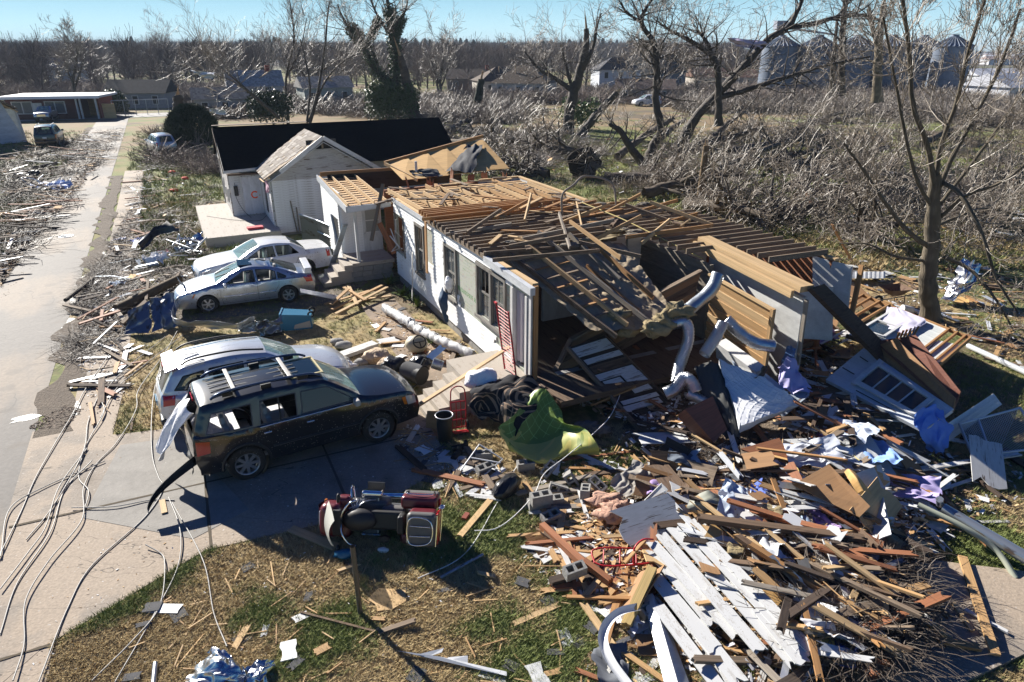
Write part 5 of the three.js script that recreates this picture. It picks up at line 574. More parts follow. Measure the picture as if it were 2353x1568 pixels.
// ---------- trees ----------
class TB { constructor() { this.p = []; this.n = []; this.t = []; this.i = []; }
  tube(P, Rd, sides) { let prev = V(0.31, 0.2, 0.93).normalize(), base = this.p.length / 3, len = 0; for (let k = 0; k < P.length; k++) { const a = P[Math.max(0, k - 1)], b = P[Math.min(P.length - 1, k + 1)], d = b.clone().sub(a).normalize(); let x = prev.clone().addScaledVector(d, -prev.dot(d)); if (x.lengthSq() < 1e-4) x = V(d.y, -d.x, d.z * 0.3 + 0.1); x.normalize(); prev = x; const y = d.clone().cross(x); if (k) len += P[k].distanceTo(P[k - 1]); for (let s = 0; s <= sides; s++) { const an = s / sides * 6.2832, c = Math.cos(an), e = Math.sin(an), nx = x.x * c + y.x * e, ny = x.y * c + y.y * e, nz = x.z * c + y.z * e; this.p.push(P[k].x + nx * Rd[k], P[k].y + ny * Rd[k], P[k].z + nz * Rd[k]); this.n.push(nx, ny, nz); this.t.push(s / sides, len * 0.6); } if (k) for (let s = 0; s < sides; s++) { const o = base + (k - 1) * (sides + 1) + s, q = o + sides + 1; this.i.push(o, o + 1, q, o + 1, q + 1, q); } } }
  geo() { const g = new THREE.BufferGeometry(); g.setAttribute('position', new THREE.Float32BufferAttribute(this.p, 3)); g.setAttribute('normal', new THREE.Float32BufferAttribute(this.n, 3)); g.setAttribute('uv', new THREE.Float32BufferAttribute(this.t, 2)); g.setIndex(this.i); return g; } }
const rdir = () => { const z = rr(-1, 1), a = R() * 6.283, s = Math.sqrt(1 - z * z); return V(s * Math.cos(a), z, s * Math.sin(a)); };
// grow a branch and its twigs; up = how much tips turn to the sky, wild = how crooked
function grow(tb, tw, a, dir, len, r, depth, o) {
  const n = depth > 1 ? 5 : 4, P = [a.clone()], Q = [r]; let d = dir.clone();
  for (let k = 1; k <= n; k++) { d.addScaledVector(rdir(), o.wild * (depth > 1 ? 0.8 : 1)).add(V(0, o.up * 0.12, 0)).normalize(); const nx = P[k - 1].clone().addScaledVector(d, len / n); if (nx.y < 0.05) { nx.y = 0.05 + R() * 0.1; d.y = Math.abs(d.y) * 0.5; } P.push(nx); Q.push(Math.max(o.min, r * (1 - 0.8 * k / n))); }
  (r > 0.045 ? tb : tw).tube(P, Q, r > 0.1 ? 7 : r > 0.03 ? 5 : 3); if (depth <= 0) return;
  const kids = Math.round(o.kids * rr(0.7, 1.3)); for (let i = 0; i < kids; i++) { const t = rr(0.25, 1), f = t * n, k = Math.min(n - 1, Math.floor(f)), c = P[k].clone().lerp(P[k + 1], f - k), dd = P[k + 1].clone().sub(P[k]).normalize().multiplyScalar(0.9).addScaledVector(rdir(), o.spread).normalize(); grow(tb, tw, c, dd, len * rr(0.4, 0.72), Math.max(o.min, Q[k] * rr(0.45, 0.65)), depth - 1, o); }
}
function limbTree(name, label, limbs, o, mats = [M.bark, M.twig], group, base) { // limbs: { p: [[u, v, dist], ...], r: [r0, r1], kids, len, depth }
  const T = thing(name, label, o.cat || 'tree', group, V(0, 0, 0)), tb = new TB(), tw = new TB();
  for (const l of limbs) {
    const C = new THREE.CatmullRomCurve3(l.p.map(q => q.isVector3 ? q : UD(...q)), false, 'centripetal'), n = Math.max(8, l.p.length * 4), P = C.getPoints(n), Q = P.map((_, i) => mix(l.r[0], l.r[1], i / n) * (1 + 0.12 * (hash(i, l.p.length) - 0.5)));
    for (let i = 1; i < n; i++) { P[i].add(rdir().multiplyScalar(Q[i] * 0.16)); } if (l.root) { Q[0] *= 1.35; Q[1] *= 1.1; } tb.tube(P, Q, l.r[0] > 0.2 ? 12 : 7);
    for (let i = 0; i < (l.kids || 0); i++) { const t = rr(l.from || 0.3, 1), k = Math.min(n - 1, Math.floor(t * n)), d = P[k + 1].clone().sub(P[k]).normalize().multiplyScalar(l.along ?? 0.7).addScaledVector(rdir(), 0.9).normalize(); if (o.upk) d.y = Math.abs(d.y) * o.upk + d.y * (1 - o.upk); grow(tb, tw, P[k].clone(), d, (l.len || 2) * rr(0.5, 1.1), Math.max(o.min, Math.min(l.cap || 0.075, Q[k] * rr(0.3, 0.5))), l.depth ?? 2, o); }
    if (l.snap) { for (let k = 0; k < 7; k++) { const e = P[n], d = P[n].clone().sub(P[n - 2]).normalize(); const g = rod(e.clone().addScaledVector(d, -l.snap * 0.4).add(rdir().multiplyScalar(l.r[1] * 0.5)), e.clone().addScaledVector(d, l.snap * rr(0.3, 1)).add(rdir().multiplyScalar(l.r[1] * 0.4)), l.r[1] * rr(0.3, 0.5), 0.01, 4); part(T, 'splinter', g, M.splint); } }
  }
  const tr = part(T, 'trunk', tb.geo(), mats[0]); if (tw.p.length) part(T, 'crown', tw.geo(), mats[1]); return T;
}
R = rng(301);
{
  const O = { wild: 0.2, up: 0.9, kids: 4, spread: 0.7, min: 0.006 };
  limbTree('young_tree', 'bare tree with a thick trunk and many rising limbs beside the wrecked wall', [
    { p: [[2138, 735, 22.5], [2132, 660, 22.5], [2142, 560, 22.5], [2146, 480, 22.5], [2150, 400, 22.4]], r: [0.33, 0.17], root: 1 },
    { p: [[2138, 570, 22.5], [2085, 530, 22.3], [2030, 460, 22], [1990, 400, 21.6], [1940, 330, 21]], r: [0.094, 0.03], kids: 10, len: 1.8 }, { p: [[2144, 480, 22.5], [2110, 420, 22.2], [2085, 330, 22], [2060, 200, 21.8], [2030, 40, 21.5]], r: [0.072, 0.03], kids: 12, len: 1.8 },
    { p: [[2148, 430, 22.4], [2130, 330, 22.2], [2100, 250, 22], [2090, 120, 22], [2075, 0, 21.8], [2070, -60, 21.8]], r: [0.094, 0.04], kids: 12, len: 2.3, depth: 3 }, { p: [[2150, 410, 22.4], [2165, 330, 22.4], [2200, 230, 22.3], [2225, 120, 22.2], [2270, -20, 22]], r: [0.086, 0.04], kids: 12, len: 2.3, depth: 3 },
    { p: [[2155, 440, 22.5], [2190, 360, 22.5], [2250, 250, 22.6], [2300, 150, 22.6], [2345, 20, 22.6]], r: [0.086, 0.035], kids: 14, len: 2.3, depth: 3 }, { p: [[2160, 470, 22.5], [2215, 400, 22.7], [2290, 300, 22.8], [2370, 180, 22.8]], r: [0.072, 0.03], kids: 12, len: 2.3, depth: 3 },
    { p: [[2160, 500, 22.5], [2220, 450, 22], [2300, 420, 21.4], [2390, 350, 21]], r: [0.072, 0.03], kids: 10, len: 1.8 }, { p: [[2165, 420, 22.5], [2200, 440, 21.8], [2250, 520, 21], [2290, 640, 20.5], [2340, 720, 20]], r: [0.086, 0.03], kids: 12, len: 1.6 },
    { p: [[2170, 590, 22.5], [2230, 620, 22], [2290, 690, 21], [2330, 760, 20.4]], r: [0.072, 0.025], kids: 9, len: 1.5 }, { p: [[2150, 520, 22.5], [2200, 500, 23], [2260, 480, 23.4], [2360, 500, 24]], r: [0.065, 0.03], kids: 8, len: 1.6 }, { p: [[2130, 600, 22.5], [2060, 590, 22.5], [1990, 560, 23], [1930, 560, 23.5]], r: [0.058, 0.02], kids: 7, len: 1.4 }], O, [mat([0.20, 0.17, 0.125], 0.9, { map: tBark, bumpMap: bBark, bumpScale: 0.03 }), M.twig]);
  const D = 96, O2 = { wild: 0.2, up: 0.8, kids: 4, spread: 0.8, min: 0.012 };
  const iv = limbTree('ivy_covered_tree', 'tall forked tree with trunks wrapped in green ivy behind the black roof', [
    { p: [[912, 215, D], [910, 190, D], [906, 97, D], [898, 51, D], [890, 0, D], [884, -60, D]], r: [0.45, 0.16], kids: 22, len: 5, depth: 2 }, { p: [[908, 215, D], [890, 180, D], [865, 164, D], [826, 90, D], [793, 51, D], [775, 10, D]], r: [0.4, 0.08], kids: 22, len: 4.5, depth: 2 },
    { p: [[906, 97, D], [870, 40, D], [852, 0, D], [840, -40, D]], r: [0.2, 0.06], kids: 12, len: 4 }, { p: [[905, 90, D], [925, 40, D], [935, 10, D], [942, -40, D]], r: [0.2, 0.06], kids: 12, len: 4 }, { p: [[900, 60, D], [865, 50, D], [850, 100, D]], r: [0.12, 0.04], kids: 6, len: 3 }], O2, [M.barkD, M.twigD]);
  const leaf = (n, pts, rad, sz) => { const pos = []; for (let i = 0; i < n; i++) { const k = Math.floor(R() * (pts.length - 1)), t = R(), c = UD(...pts[k]).lerp(UD(...pts[k + 1]), t).add(rdir().multiplyScalar(rad * Math.pow(R(), 0.5))), a = rdir().multiplyScalar(sz), b = rdir().multiplyScalar(sz); pos.push(c.x, c.y, c.z, c.x + a.x, c.y + a.y, c.z + a.z, c.x + b.x, c.y + b.y, c.z + b.z); } const g = new THREE.BufferGeometry(); g.setAttribute('position', new THREE.Float32BufferAttribute(pos, 3)); g.computeVertexNormals(); return g; };
  const ivyM = mat([0.055, 0.085, 0.028], 0.45); part(iv, 'ivy', merge([leaf(5200, [[912, 215, D], [906, 97, D], [895, 20, D]], 1.0, 0.26).setAttribute('uv', new THREE.Float32BufferAttribute(new Float32Array(5200 * 6), 2)), leaf(3800, [[900, 205, D], [865, 164, D], [826, 90, D], [805, 65, D]], 1.0, 0.26).setAttribute('uv', new THREE.Float32BufferAttribute(new Float32Array(3800 * 6), 2)), leaf(1500, [[870, 45, D], [850, 90, D]], 0.7, 0.24).setAttribute('uv', new THREE.Float32BufferAttribute(new Float32Array(1500 * 6), 2)), leaf(1500, [[925, 40, D], [910, 80, D]], 0.7, 0.24).setAttribute('uv', new THREE.Float32BufferAttribute(new Float32Array(1500 * 6), 2))]), ivyM);
  const shr = (nm, lb, u0, u1, v0, v1, d, n, m) => { const pos = []; for (let i = 0; i < n; i++) { const k = R(), h = Math.sqrt(R()), c = UD(mix(u0, u1, k), mix(v1, v0, h * (0.55 + 0.45 * vn(k * 9, d))), d).add(rdir().multiplyScalar(0.9)), a = rdir().multiplyScalar(0.3), b = rdir().multiplyScalar(0.3); if (c.y < 0.05) c.y = 0.05; pos.push(c.x, c.y, c.z, c.x + a.x, c.y + a.y, c.z + a.z, c.x + b.x, c.y + b.y, c.z + b.z); } const g = new THREE.BufferGeometry(); g.setAttribute('position', new THREE.Float32BufferAttribute(pos, 3)); g.computeVertexNormals(); const T = thing(nm, lb, 'shrub'); part(T, 'foliage', g, m); return T; };
  shr('evergreen_thicket', 'green ivy thicket at the foot of the ivy covered tree', 850, 950, 195, 272, 94, 7000, mat([0.06, 0.095, 0.022], 0.5)); shr('evergreen_thicket', 'dark evergreen shrub among branches beside the grey wrecked house', 580, 660, 215, 275, 88, 3600, mat([0.03, 0.055, 0.015], 0.5)); shr('evergreen_thicket', 'low evergreen hedge beside the brick building', 245, 282, 218, 258, 108, 2500, mat([0.035, 0.06, 0.015], 0.55)); shr('evergreen_thicket', 'low leafy shrub at the foot of the splintered trunk', 1300, 1370, 225, 290, 84, 1500, mat([0.08, 0.14, 0.03], 0.5));
  limbTree('snapped_trunk', 'bare leaning trunk snapped off beside the ivy covered tree', [{ p: [[955, 276, 95], [944, 223, 95], [929, 164, 95], [919, 128, 95]], r: [0.95, 0.35], root: 1, snap: 2.6 }], O2, [M.bark, M.twig]);
  limbTree('slender_tree', 'slender bare double sapling rising behind the black roof ridge', [{ p: [[662, 288, 90], [657, 180, 90], [675, 90, 90], [668, 20, 90], [660, -30, 90]], r: [0.17, 0.05], kids: 22, len: 4, depth: 2, root: 1 }, { p: [[657, 180, 90], [690, 110, 90], [705, 40, 90]], r: [0.1, 0.04], kids: 12, len: 3.4 }], O2, [M.barkD, M.twigD]);
  limbTree('bushy_bare_tree', 'bare bushy many-stemmed tree next to the slender sapling', [{ p: [[711, 282, 88], [731, 205, 88], [747, 102, 88], [752, 40, 88], [758, 0, 88]], r: [0.2, 0.05], kids: 20, len: 4.4, root: 1 }, { p: [[705, 282, 88], [712, 200, 88], [700, 130, 88], [690, 90, 88]], r: [0.16, 0.05], kids: 22, len: 4.4 }, { p: [[714, 280, 88], [745, 190, 88], [790, 140, 88], [830, 120, 88]], r: [0.14, 0.04], kids: 22, len: 4 }], O2, [M.barkD, M.twigD]);
  limbTree('leaning_sapling', 'bare sapling leaning over the cars beside the dark conifer', [{ p: [[640, 270, 80], [560, 200, 80], [500, 150, 80], [455, 110, 80]], r: [0.16, 0.04], kids: 26, len: 4.5, root: 1 }, { p: [[620, 255, 80], [540, 190, 80], [470, 165, 80]], r: [0.12, 0.03], kids: 20, len: 4 }], O2, [M.bark, M.twig]);
  for (const [u, v, h, lb] of [[172, 232, 130, 'tall thin bare tree behind the brick building roof'], [620, 190, 95, 'bare tree with fine twigs behind the white pale-roofed house'], [1015, 225, 110, 'bare tree with twisted limbs between the ivy tree and the brown house'], [365, 170, 85, 'broad bare tree rising above the far wood beside the road end']]) { const w = U(u, v), k = -w.z; limbTree('bare_tree', lb, [{ p: [[u, v, k], [u - 4, v - h * 0.4, k], [u + 4, v - h * 0.8, k], [u, v - h * 1.1, k]], r: [0.3, 0.06], kids: 24, len: h / 1569 * k * 0.42, depth: 3, from: 0.25, root: 1 }, { p: [[u, v - h * 0.2, k], [u - h * 0.12, v - h * 0.5, k], [u - h * 0.28, v - h * 0.95, k]], r: [0.2, 0.05], kids: 12, len: h / 1569 * k * 0.3 }, { p: [[u, v - h * 0.25, k], [u + h * 0.12, v - h * 0.6, k], [u + h * 0.2, v - h * 1.0, k]], r: [0.2, 0.05], kids: 12, len: h / 1569 * k * 0.3 }], { ...O2, min: 0.02 }, [M.barkD, M.twigD]); }
  const O3 = { wild: 0.34, up: 0.4, kids: 4, spread: 0.85, min: 0.011 }, D5 = 80;
  limbTree('splintered_tree', 'thick splintered trunk snapped to a pale point above broken limbs', [{ p: [[1302, 308, D5], [1316, 225, D5], [1336, 150, D5], [1346, 105, D5], [1347, 66, D5]], r: [0.68, 0.26], root: 1, snap: 3.2 }, { p: [[1312, 205, D5], [1275, 180, D5], [1240, 160, D5], [1205, 118, D5]], r: [0.3, 0.08], kids: 18, len: 4, depth: 3 }, { p: [[1340, 160, D5], [1362, 110, D5], [1372, 60, D5], [1382, 30, D5]], r: [0.25, 0.06], kids: 10, len: 3.5 }, { p: [[1322, 230, D5], [1300, 150, D5], [1288, 100, D5]], r: [0.25, 0.05], kids: 14, len: 4 }], O3, [M.barkD, M.twigD]);
  limbTree('fallen_log', 'broken log leaning up from the grass beside the splintered trunk', [{ p: [[1330, 315, 76], [1370, 265, 76], [1418, 212, 76]], r: [0.5, 0.3], snap: 0.9 }], O3, [M.barkD, M.twigD]);
  const D6 = 56; limbTree('curved_bare_tree', 'dark bare tree with S-curved trunk rising from the fallen branches', [{ p: [[1484, 382, D6], [1500, 340, D6], [1518, 300, D6], [1507, 231, D6], [1510, 167, D6], [1502, 100, D6], [1474, 51, D6], [1482, 23, D6], [1505, -10, D6]], r: [0.4, 0.08], kids: 34, len: 3.4, depth: 3, root: 1, from: 0.35 }, { p: [[1474, 51, D6], [1440, 28, D6], [1422, 0, D6]], r: [0.13, 0.05], kids: 8, len: 2.4 }, { p: [[1484, 382, D6], [1450, 340, D6], [1425, 300, D6], [1400, 285, D6]], r: [0.4, 0.12], kids: 12, len: 3 }], O3, [M.barkD, M.twigD]);
  const D7 = 62; limbTree('leaning_tree', 'large leaning tree with long dark trunk and a level broken branch', [{ p: [[1556, 345, D7], [1600, 270, D7], [1660, 205, D7], [1702, 159, D7], [1765, 92, D7], [1814, 59, D7], [1837, 15, D7], [1850, -20, D7]], r: [0.46, 0.12], kids: 34, len: 4.5, depth: 3, root: 1 }, { p: [[1814, 62, D7], [1873, 54, D7], [1929, 38, D7], [1996, 36, D7], [2040, 60, D7]], r: [0.24, 0.07], kids: 22, len: 3.6, depth: 3 }, { p: [[1640, 228, D7], [1720, 205, D7], [1800, 180, D7], [1900, 150, D7], [2000, 130, D7]], r: [0.28, 0.07], kids: 26, len: 4, depth: 3 }], { ...O3, kids: 3 }, [M.barkD, M.twig]);
  limbTree('crooked_bare_tree', 'crooked bare tree with a fan of fine upright twigs behind the leaning trunk', [{ p: [[1652, 290, 60], [1651, 230, 60], [1643, 141, 60], [1597, 100, 60], [1540, 70, 60], [1510, 48, 60]], r: [0.34, 0.06], kids: 30, len: 3.4, depth: 3, root: 1 }, { p: [[1643, 141, 60], [1620, 90, 60], [1600, 70, 60]], r: [0.22, 0.06], kids: 22, len: 3.8, depth: 2 }], { ...O3, kids: 3 }, [M.barkD, M.twigD]);
  limbTree('tall_broken_tree', 'tall dark straight trunk with broken top before the grain bins', [{ p: [[1932, 220, 75], [1936, 110, 75], [1940, 30, 75], [1950, -30, 75]], r: [0.42, 0.2], kids: 22, len: 4.4, depth: 2, root: 1 }, { p: [[1910, 220, 75], [1918, 110, 75], [1925, 40, 75]], r: [0.3, 0.12], kids: 8, len: 3 }], O3, [M.barkD, M.twigD]);
  limbTree('pale_broken_tree', 'pale stripped tree with snapped upright limbs before the grain bins', [{ p: [[2015, 235, 70], [2018, 150, 70], [2022, 80, 70], [2032, 8, 70]], r: [0.5, 0.25], kids: 16, len: 4, root: 1, snap: 1 }, { p: [[2018, 110, 70], [2005, 60, 70], [1998, 20, 70]], r: [0.26, 0.14], kids: 6, len: 3, snap: 0.7 }], O3, [mat([0.30, 0.25, 0.18], 0.85, { map: tBark }), M.twig]);
  // fallen trees across the right
  const fo = { wild: 0.36, up: -0.1, kids: 5, spread: 1.1, min: 0.014 };
  const fall = [[1180, 330, 1010, 300, 80], [1560, 345, 1800, 300, 60], [1680, 350, 1990, 310, 54], [1640, 400, 1960, 350, 48], [1390, 410, 1640, 420, 47], [1480, 445, 1780, 425, 43], [1800, 390, 2080, 350, 44], [1830, 450, 2100, 430, 38], [1700, 500, 1960, 470, 37], [2250, 330, 2050, 300, 52], [2353, 400, 2200, 430, 36], [1320, 350, 1120, 330, 66], [1900, 280, 2200, 250, 68], [1580, 470, 1850, 530, 36], [1950, 520, 2090, 580, 31], [1260, 400, 1120, 380, 58], [2200, 480, 2353, 560, 32]];
  fall.forEach(([u0, v0, u1, v1, d], i) => { const a = U(u0, v0, 0.35), b = U(u1, v1, 0.5).lerp(a, 0.25); b.y = rr(0.6, 1.5); const L = a.distanceTo(b); if (L > 16) b.lerp(a, 1 - 16 / L); const m = a.clone().lerp(b, 0.5); m.y += rr(-0.1, 0.3); limbTree('fallen_tree', (i % 2 ? 'grey' : 'dark') + ' barked uprooted tree lying in the tangle of branches behind the house', [{ p: [a, m, b], r: [rr(0.28, 0.5), 0.12], kids: 16, len: rr(3.2, 5), depth: 3, from: 0.12, cap: 0.17, along: 0.9 }], { ...fo, kids: 4, min: d > 55 ? 0.022 : 0.015 }, [i % 2 ? M.bark : M.barkD, i % 3 ? M.twig : M.twigD], (i % 2 ? 'grey' : 'dark') + ' fallen trees in the branch tangle'); });
  [[1500, 335, 1750, 222, 62], [1620, 335, 1830, 258, 58], [1780, 325, 2060, 285, 55], [1810, 432, 2060, 395, 41], [1015, 335, 1165, 352, 70], [1900, 482, 2110, 458, 35], [1590, 425, 1810, 385, 46], [2120, 330, 2330, 290, 52], [1420, 360, 1560, 318, 58]].forEach(([a, b, c, d, k], i) => { const A = U(a, b, 0.4), B = U(c, d, 0.4).lerp(A, 0.15); const L = A.distanceTo(B); if (L > 13) B.lerp(A, 1 - 13 / L); B.y = rr(1.2, 2.6); limbTree('felled_tree', 'thick fallen trunk with broken limbs lying over the branch tangle', [{ p: [A, A.clone().lerp(B, 0.5).add(V(0, 0.25, 0)), B], r: [rr(0.3, 0.42), 0.2], kids: 7, len: 3, depth: 2, cap: 0.16, snap: 0.7 }], { ...fo, kids: 3, min: 0.02 }, [i % 2 ? M.bark : mat([0.22, 0.18, 0.135], 0.85, { map: tBark, bumpMap: bBark, bumpScale: 0.03 }), M.twig], 'thick fallen trunks over the branch tangle'); });
  // upturned root plate
  const rp = thing('root_plate', 'dark upturned root plate with bare roots standing in the branch tangle', 'tree stump', null, U(1345, 408)); rp.rotation.y = 0.4; part(rp, 'soil', blob(1.25, 0.5, 5, [1, 1, 0.35]).translate(0, 1.1, 0), mat([0.022, 0.016, 0.012], 1)); { const tb = new TB(), t2 = new TB(); for (let i = 0; i < 46; i++) { const a = R() * 6.283; grow(tb, t2, V(0, 1.1, 0.25), V(Math.cos(a), Math.sin(a), rr(0.1, 0.9)), rr(1, 2), rr(0.02, 0.07), 1, { ...fo, kids: 2 }); } part(rp, 'roots', mergeGeometries([tb.geo(), t2.geo()].filter(g => g.attributes.position.count)), M.twig); }
  // conifer
  const cf = thing('conifer', 'dense dark green rounded conifer at the roadside', 'tree', null, U(450, 343)); { const pos = []; for (let i = 0; i < 16000; i++) { const a = R() * 6.283, y = Math.pow(R(), 0.8), prof = Math.pow(Math.sin(Math.PI * (0.16 + 0.80 * y)), 0.65) * (0.8 + 0.3 * vn(a * 2.2, y * 5)), k = 2.35 * prof * (0.55 + 0.45 * Math.sqrt(R())), c = V(Math.cos(a) * k, 0.2 + y * 3.7, Math.sin(a) * k), d = V(Math.cos(a) * 0.7, 0.8, Math.sin(a) * 0.7).addScaledVector(rdir(), 0.5).normalize().multiplyScalar(0.34), w = rdir().multiplyScalar(0.045); pos.push(c.x - w.x, c.y - w.y, c.z - w.z, c.x + w.x, c.y + w.y, c.z + w.z, c.x + d.x, c.y + d.y, c.z + d.z); } const g = new THREE.BufferGeometry(); g.setAttribute('position', new THREE.Float32BufferAttribute(pos, 3)); g.computeVertexNormals(); part(cf, 'crown', g, mat([0.022, 0.04, 0.012], 0.7)); part(cf, 'trunk', rod(V(0, 0, 0), V(0, 2.6, 0), 0.2, 0.08), M.barkD); }
  // snapped stump trunk by the conifer
  limbTree('broken_stump', 'dark broken stump standing behind the conifer', [{ p: [[418, 285, 86], [412, 250, 86], [408, 222, 86]], r: [0.8, 0.55], snap: 1.2 }], O3, [M.barkD, M.twigD]);
  limbTree('ivy_stump', 'dark ivy-grown stump standing before the torn hip roofs', [{ p: [[1098, 262, 105], [1100, 220, 105], [1106, 182, 105]], r: [0.75, 0.45], snap: 1.5 }], O3, [mat([0.03, 0.04, 0.018], 0.9, { map: tBark }), M.twigD]);
}
let twigClump;
{ // bare trees standing behind the houses, copies of three
  R = rng(660); const protos = [0, 1, 2].map(k => { const tb = new TB(), tw = new TB(), T = thing('standing_bare_tree', 'bare winter tree standing behind the damaged houses', 'tree', 'bare trees behind the damaged houses'); const o = { wild: 0.2, up: 0.5, kids: 4, spread: 0.75, min: 0.022 }; grow(tb, tw, V(0, 0, 0), V(rr(-0.15, 0.15), 1, 0), 7.5, 0.26, 0, { ...o, wild: 0.08 }); for (let i = 0; i < 20; i++) grow(tb, tw, V(0, rr(1.6, 7), 0), V(rr(-1, 1), rr(0.4, 1.4), rr(-1, 1)).normalize(), rr(2, 4.2), 0.08, 2, o); part(T, 'trunk', tb.geo(), M.barkD); part(T, 'crown', tw.geo(), M.twigD); return T; });
  const spots = []; while (spots.length < 60) { const u = rr(-20, 2373), v = rr(178, 236), w = U(u, v); if (u < 240 && v > 190) continue; if (spots.some(s => s.distanceTo(w) < 5)) continue; spots.push(w); } spots.forEach((w, i) => { const o = i < 3 ? protos[i] : protos[i % 3].clone(); if (i > 2) { o.name = numbered('standing_bare_tree'); scene.add(o); } o.position.copy(w); o.rotation.y = R() * 6.28; o.rotation.z = rr(-0.12, 0.12); o.scale.setScalar(rr(0.6, 1.15)); });
}
// brush and the far wood: masses of twigs nobody could count
{
  const clump = (n, len, r0, up, flatK) => { const tb = new TB(); for (let i = 0; i < n; i++) { const a = V(rr(-0.5, 0.5), rr(0, 0.25), rr(-0.5, 0.5)), d = rdir(); d.y = Math.abs(d.y) * flatK + up; d.normalize(); const P = [a]; for (let k = 0; k < 3; k++) { d.addScaledVector(rdir(), 0.45).normalize(); const q = P[k].clone().addScaledVector(d, len / 3 * rr(0.7, 1.3)); if (q.y < 0) q.y = 0.02; P.push(q); } tb.tube(P, [r0, r0 * 0.8, r0 * 0.6, r0 * 0.3], 3); } return tb.geo(); };
  const zone = (polys, n, sc, tilt = 0) => { const L = []; for (const P of polys) { let x0 = 1e9, x1 = -1e9, y0 = 1e9, y1 = -1e9; for (const [x, y] of P) { x0 = Math.min(x0, x); x1 = Math.max(x1, x); y0 = Math.min(y0, y); y1 = Math.max(y1, y); } for (let i = 0, g = 0; i < n && g < n * 20; g++) { const u = rr(x0, x1), v = rr(y0, y1); if (!inPoly(u, v, P)) continue; const w = U(u, v); if (tilt > 0.4 && fbm(w.x * 0.11, w.z * 0.11, 2) < 0.47) continue; i++; const s = rr(sc[0], sc[1]); L.push({ p: U(u, v), ry: R() * 6.28, rx: rr(-tilt, tilt), rz: rr(-tilt, tilt), s3: [s * rr(1, 2), s * (tilt > 0.4 ? rr(0.3, 0.75) : rr(0.5, 1)), s * rr(1, 2)] }); } } return L; };
  R = rng(555); const A = twigClump = clump(46, 1.3, 0.014, 0.12, 0.6), B = clump(40, 1.2, 0.02, 0.5, 0.8);
  const tangle = [[[1390, 400], [1480, 330], [1700, 290], [1950, 300], [2100, 330], [2353, 300], [2353, 470], [2180, 560], [2060, 590], [1900, 560], [1700, 500], [1560, 450], [1400, 450]]], left = [[[1040, 300], [1300, 300], [1400, 330], [1360, 420], [1150, 390], [1060, 360]]];
  inst('brush', A, M.twig, [...zone(tangle, 260, [0.5, 1.1], 0.5), ...zone(left, 120, [0.5, 1], 0.5)]); inst('brush', A, M.twigD, [...zone(tangle, 160, [0.5, 1.1], 0.5), ...zone(left, 60, [0.5, 1], 0.5)]);
  const mid = [[[430, 262], [600, 225], [780, 225], [1060, 225], [1180, 235], [1230, 262], [1150, 285], [960, 278], [700, 262], [520, 275]], [[1540, 235], [2353, 215], [2353, 300], [1950, 262], [1560, 260]]]; inst('brush', B, M.twigD, zone(mid, 800, [0.9, 2.0], 0.3)); inst('brush', B, mat([0.16, 0.125, 0.105], 0.8), [...zone([[[1060, 205], [1700, 205], [2353, 190], [2353, 240], [1700, 240], [1060, 240]], [[0, 205], [430, 205], [760, 215], [760, 240], [300, 236], [0, 225]]], 900, [1.2, 2.4], 0.2), ...zone([[[345, 300], [400, 280], [500, 345], [520, 420], [430, 400], [350, 380]]], 60, [0.7, 1.4], 0.4)]);
  // far wood
  const bare = sd => { R = rng(sd); const tb = new TB(), t2 = new TB(); grow(tb, t2, V(0, 0, 0), V(rr(-0.1, 0.1), 1, rr(-0.1, 0.1)), 9, 0.22, 0, { wild: 0.06, up: 0, kids: 0, spread: 0, min: 0.06 }); for (let i = 0; i < 34; i++) grow(tb, t2, V(0, rr(0.6, 8.5), 0), V(rr(-1, 1), rr(0.3, 1.5), rr(-1, 1)).normalize(), rr(2.5, 4.6), 0.06, 1, { wild: 0.22, up: 0.6, kids: 4, spread: 0.7, min: 0.03 }); return mergeGeometries([tb.geo(), t2.geo()]); };
  const wood = [mat([0.105, 0.08, 0.073], 0.95), mat([0.085, 0.066, 0.06], 0.95), mat([0.12, 0.092, 0.082], 0.95)], rows2 = [[], [], []]; R = rng(77);
  for (let i = 0; i < 11000; i++) { const an = rr(-0.72, 0.72), t = Math.pow(R(), 0.75), d = mix(165, 950, t); if (an > 0.34 && d < 700 && R() < 0.97) continue; if (an > 0.1 && an <= 0.34 && d < 260 && R() < 0.75) continue; if (vn(an * 26, d * 0.02) < 0.22) continue; const k = rr(0.6, 0.95) * (an > 0.3 ? 0.6 : 1), hh = mix(0, 4, ss(350, 760, d)) * (1 - ss(0.2, 0.45, an)); rows2[i % 3].push({ p: V(Math.sin(an) * d, hh - 0.3, -Math.cos(an) * d), ry: R() * 6.28, s3: [k * 1.15, k, k * 1.15] }); }
  rows2.forEach((l, i) => inst('far_wood', bare(900 + i), wood[i], l));
  const con = (() => { R = rng(5); const pos = []; for (let i = 0; i < 900; i++) { const y = R(), a = R() * 6.28, k = (1 - y) * 2.6 * (0.6 + 0.4 * R()) + 0.2, c = V(Math.cos(a) * k, 3 + y * 9, Math.sin(a) * k), u = rdir().multiplyScalar(0.9), w = rdir().multiplyScalar(0.9); pos.push(c.x, c.y, c.z, c.x + u.x, c.y + u.y, c.z + u.z, c.x + w.x, c.y + w.y, c.z + w.z); } const g = new THREE.BufferGeometry(); g.setAttribute('position', new THREE.Float32BufferAttribute(pos, 3)); g.computeVertexNormals(); return g; })();
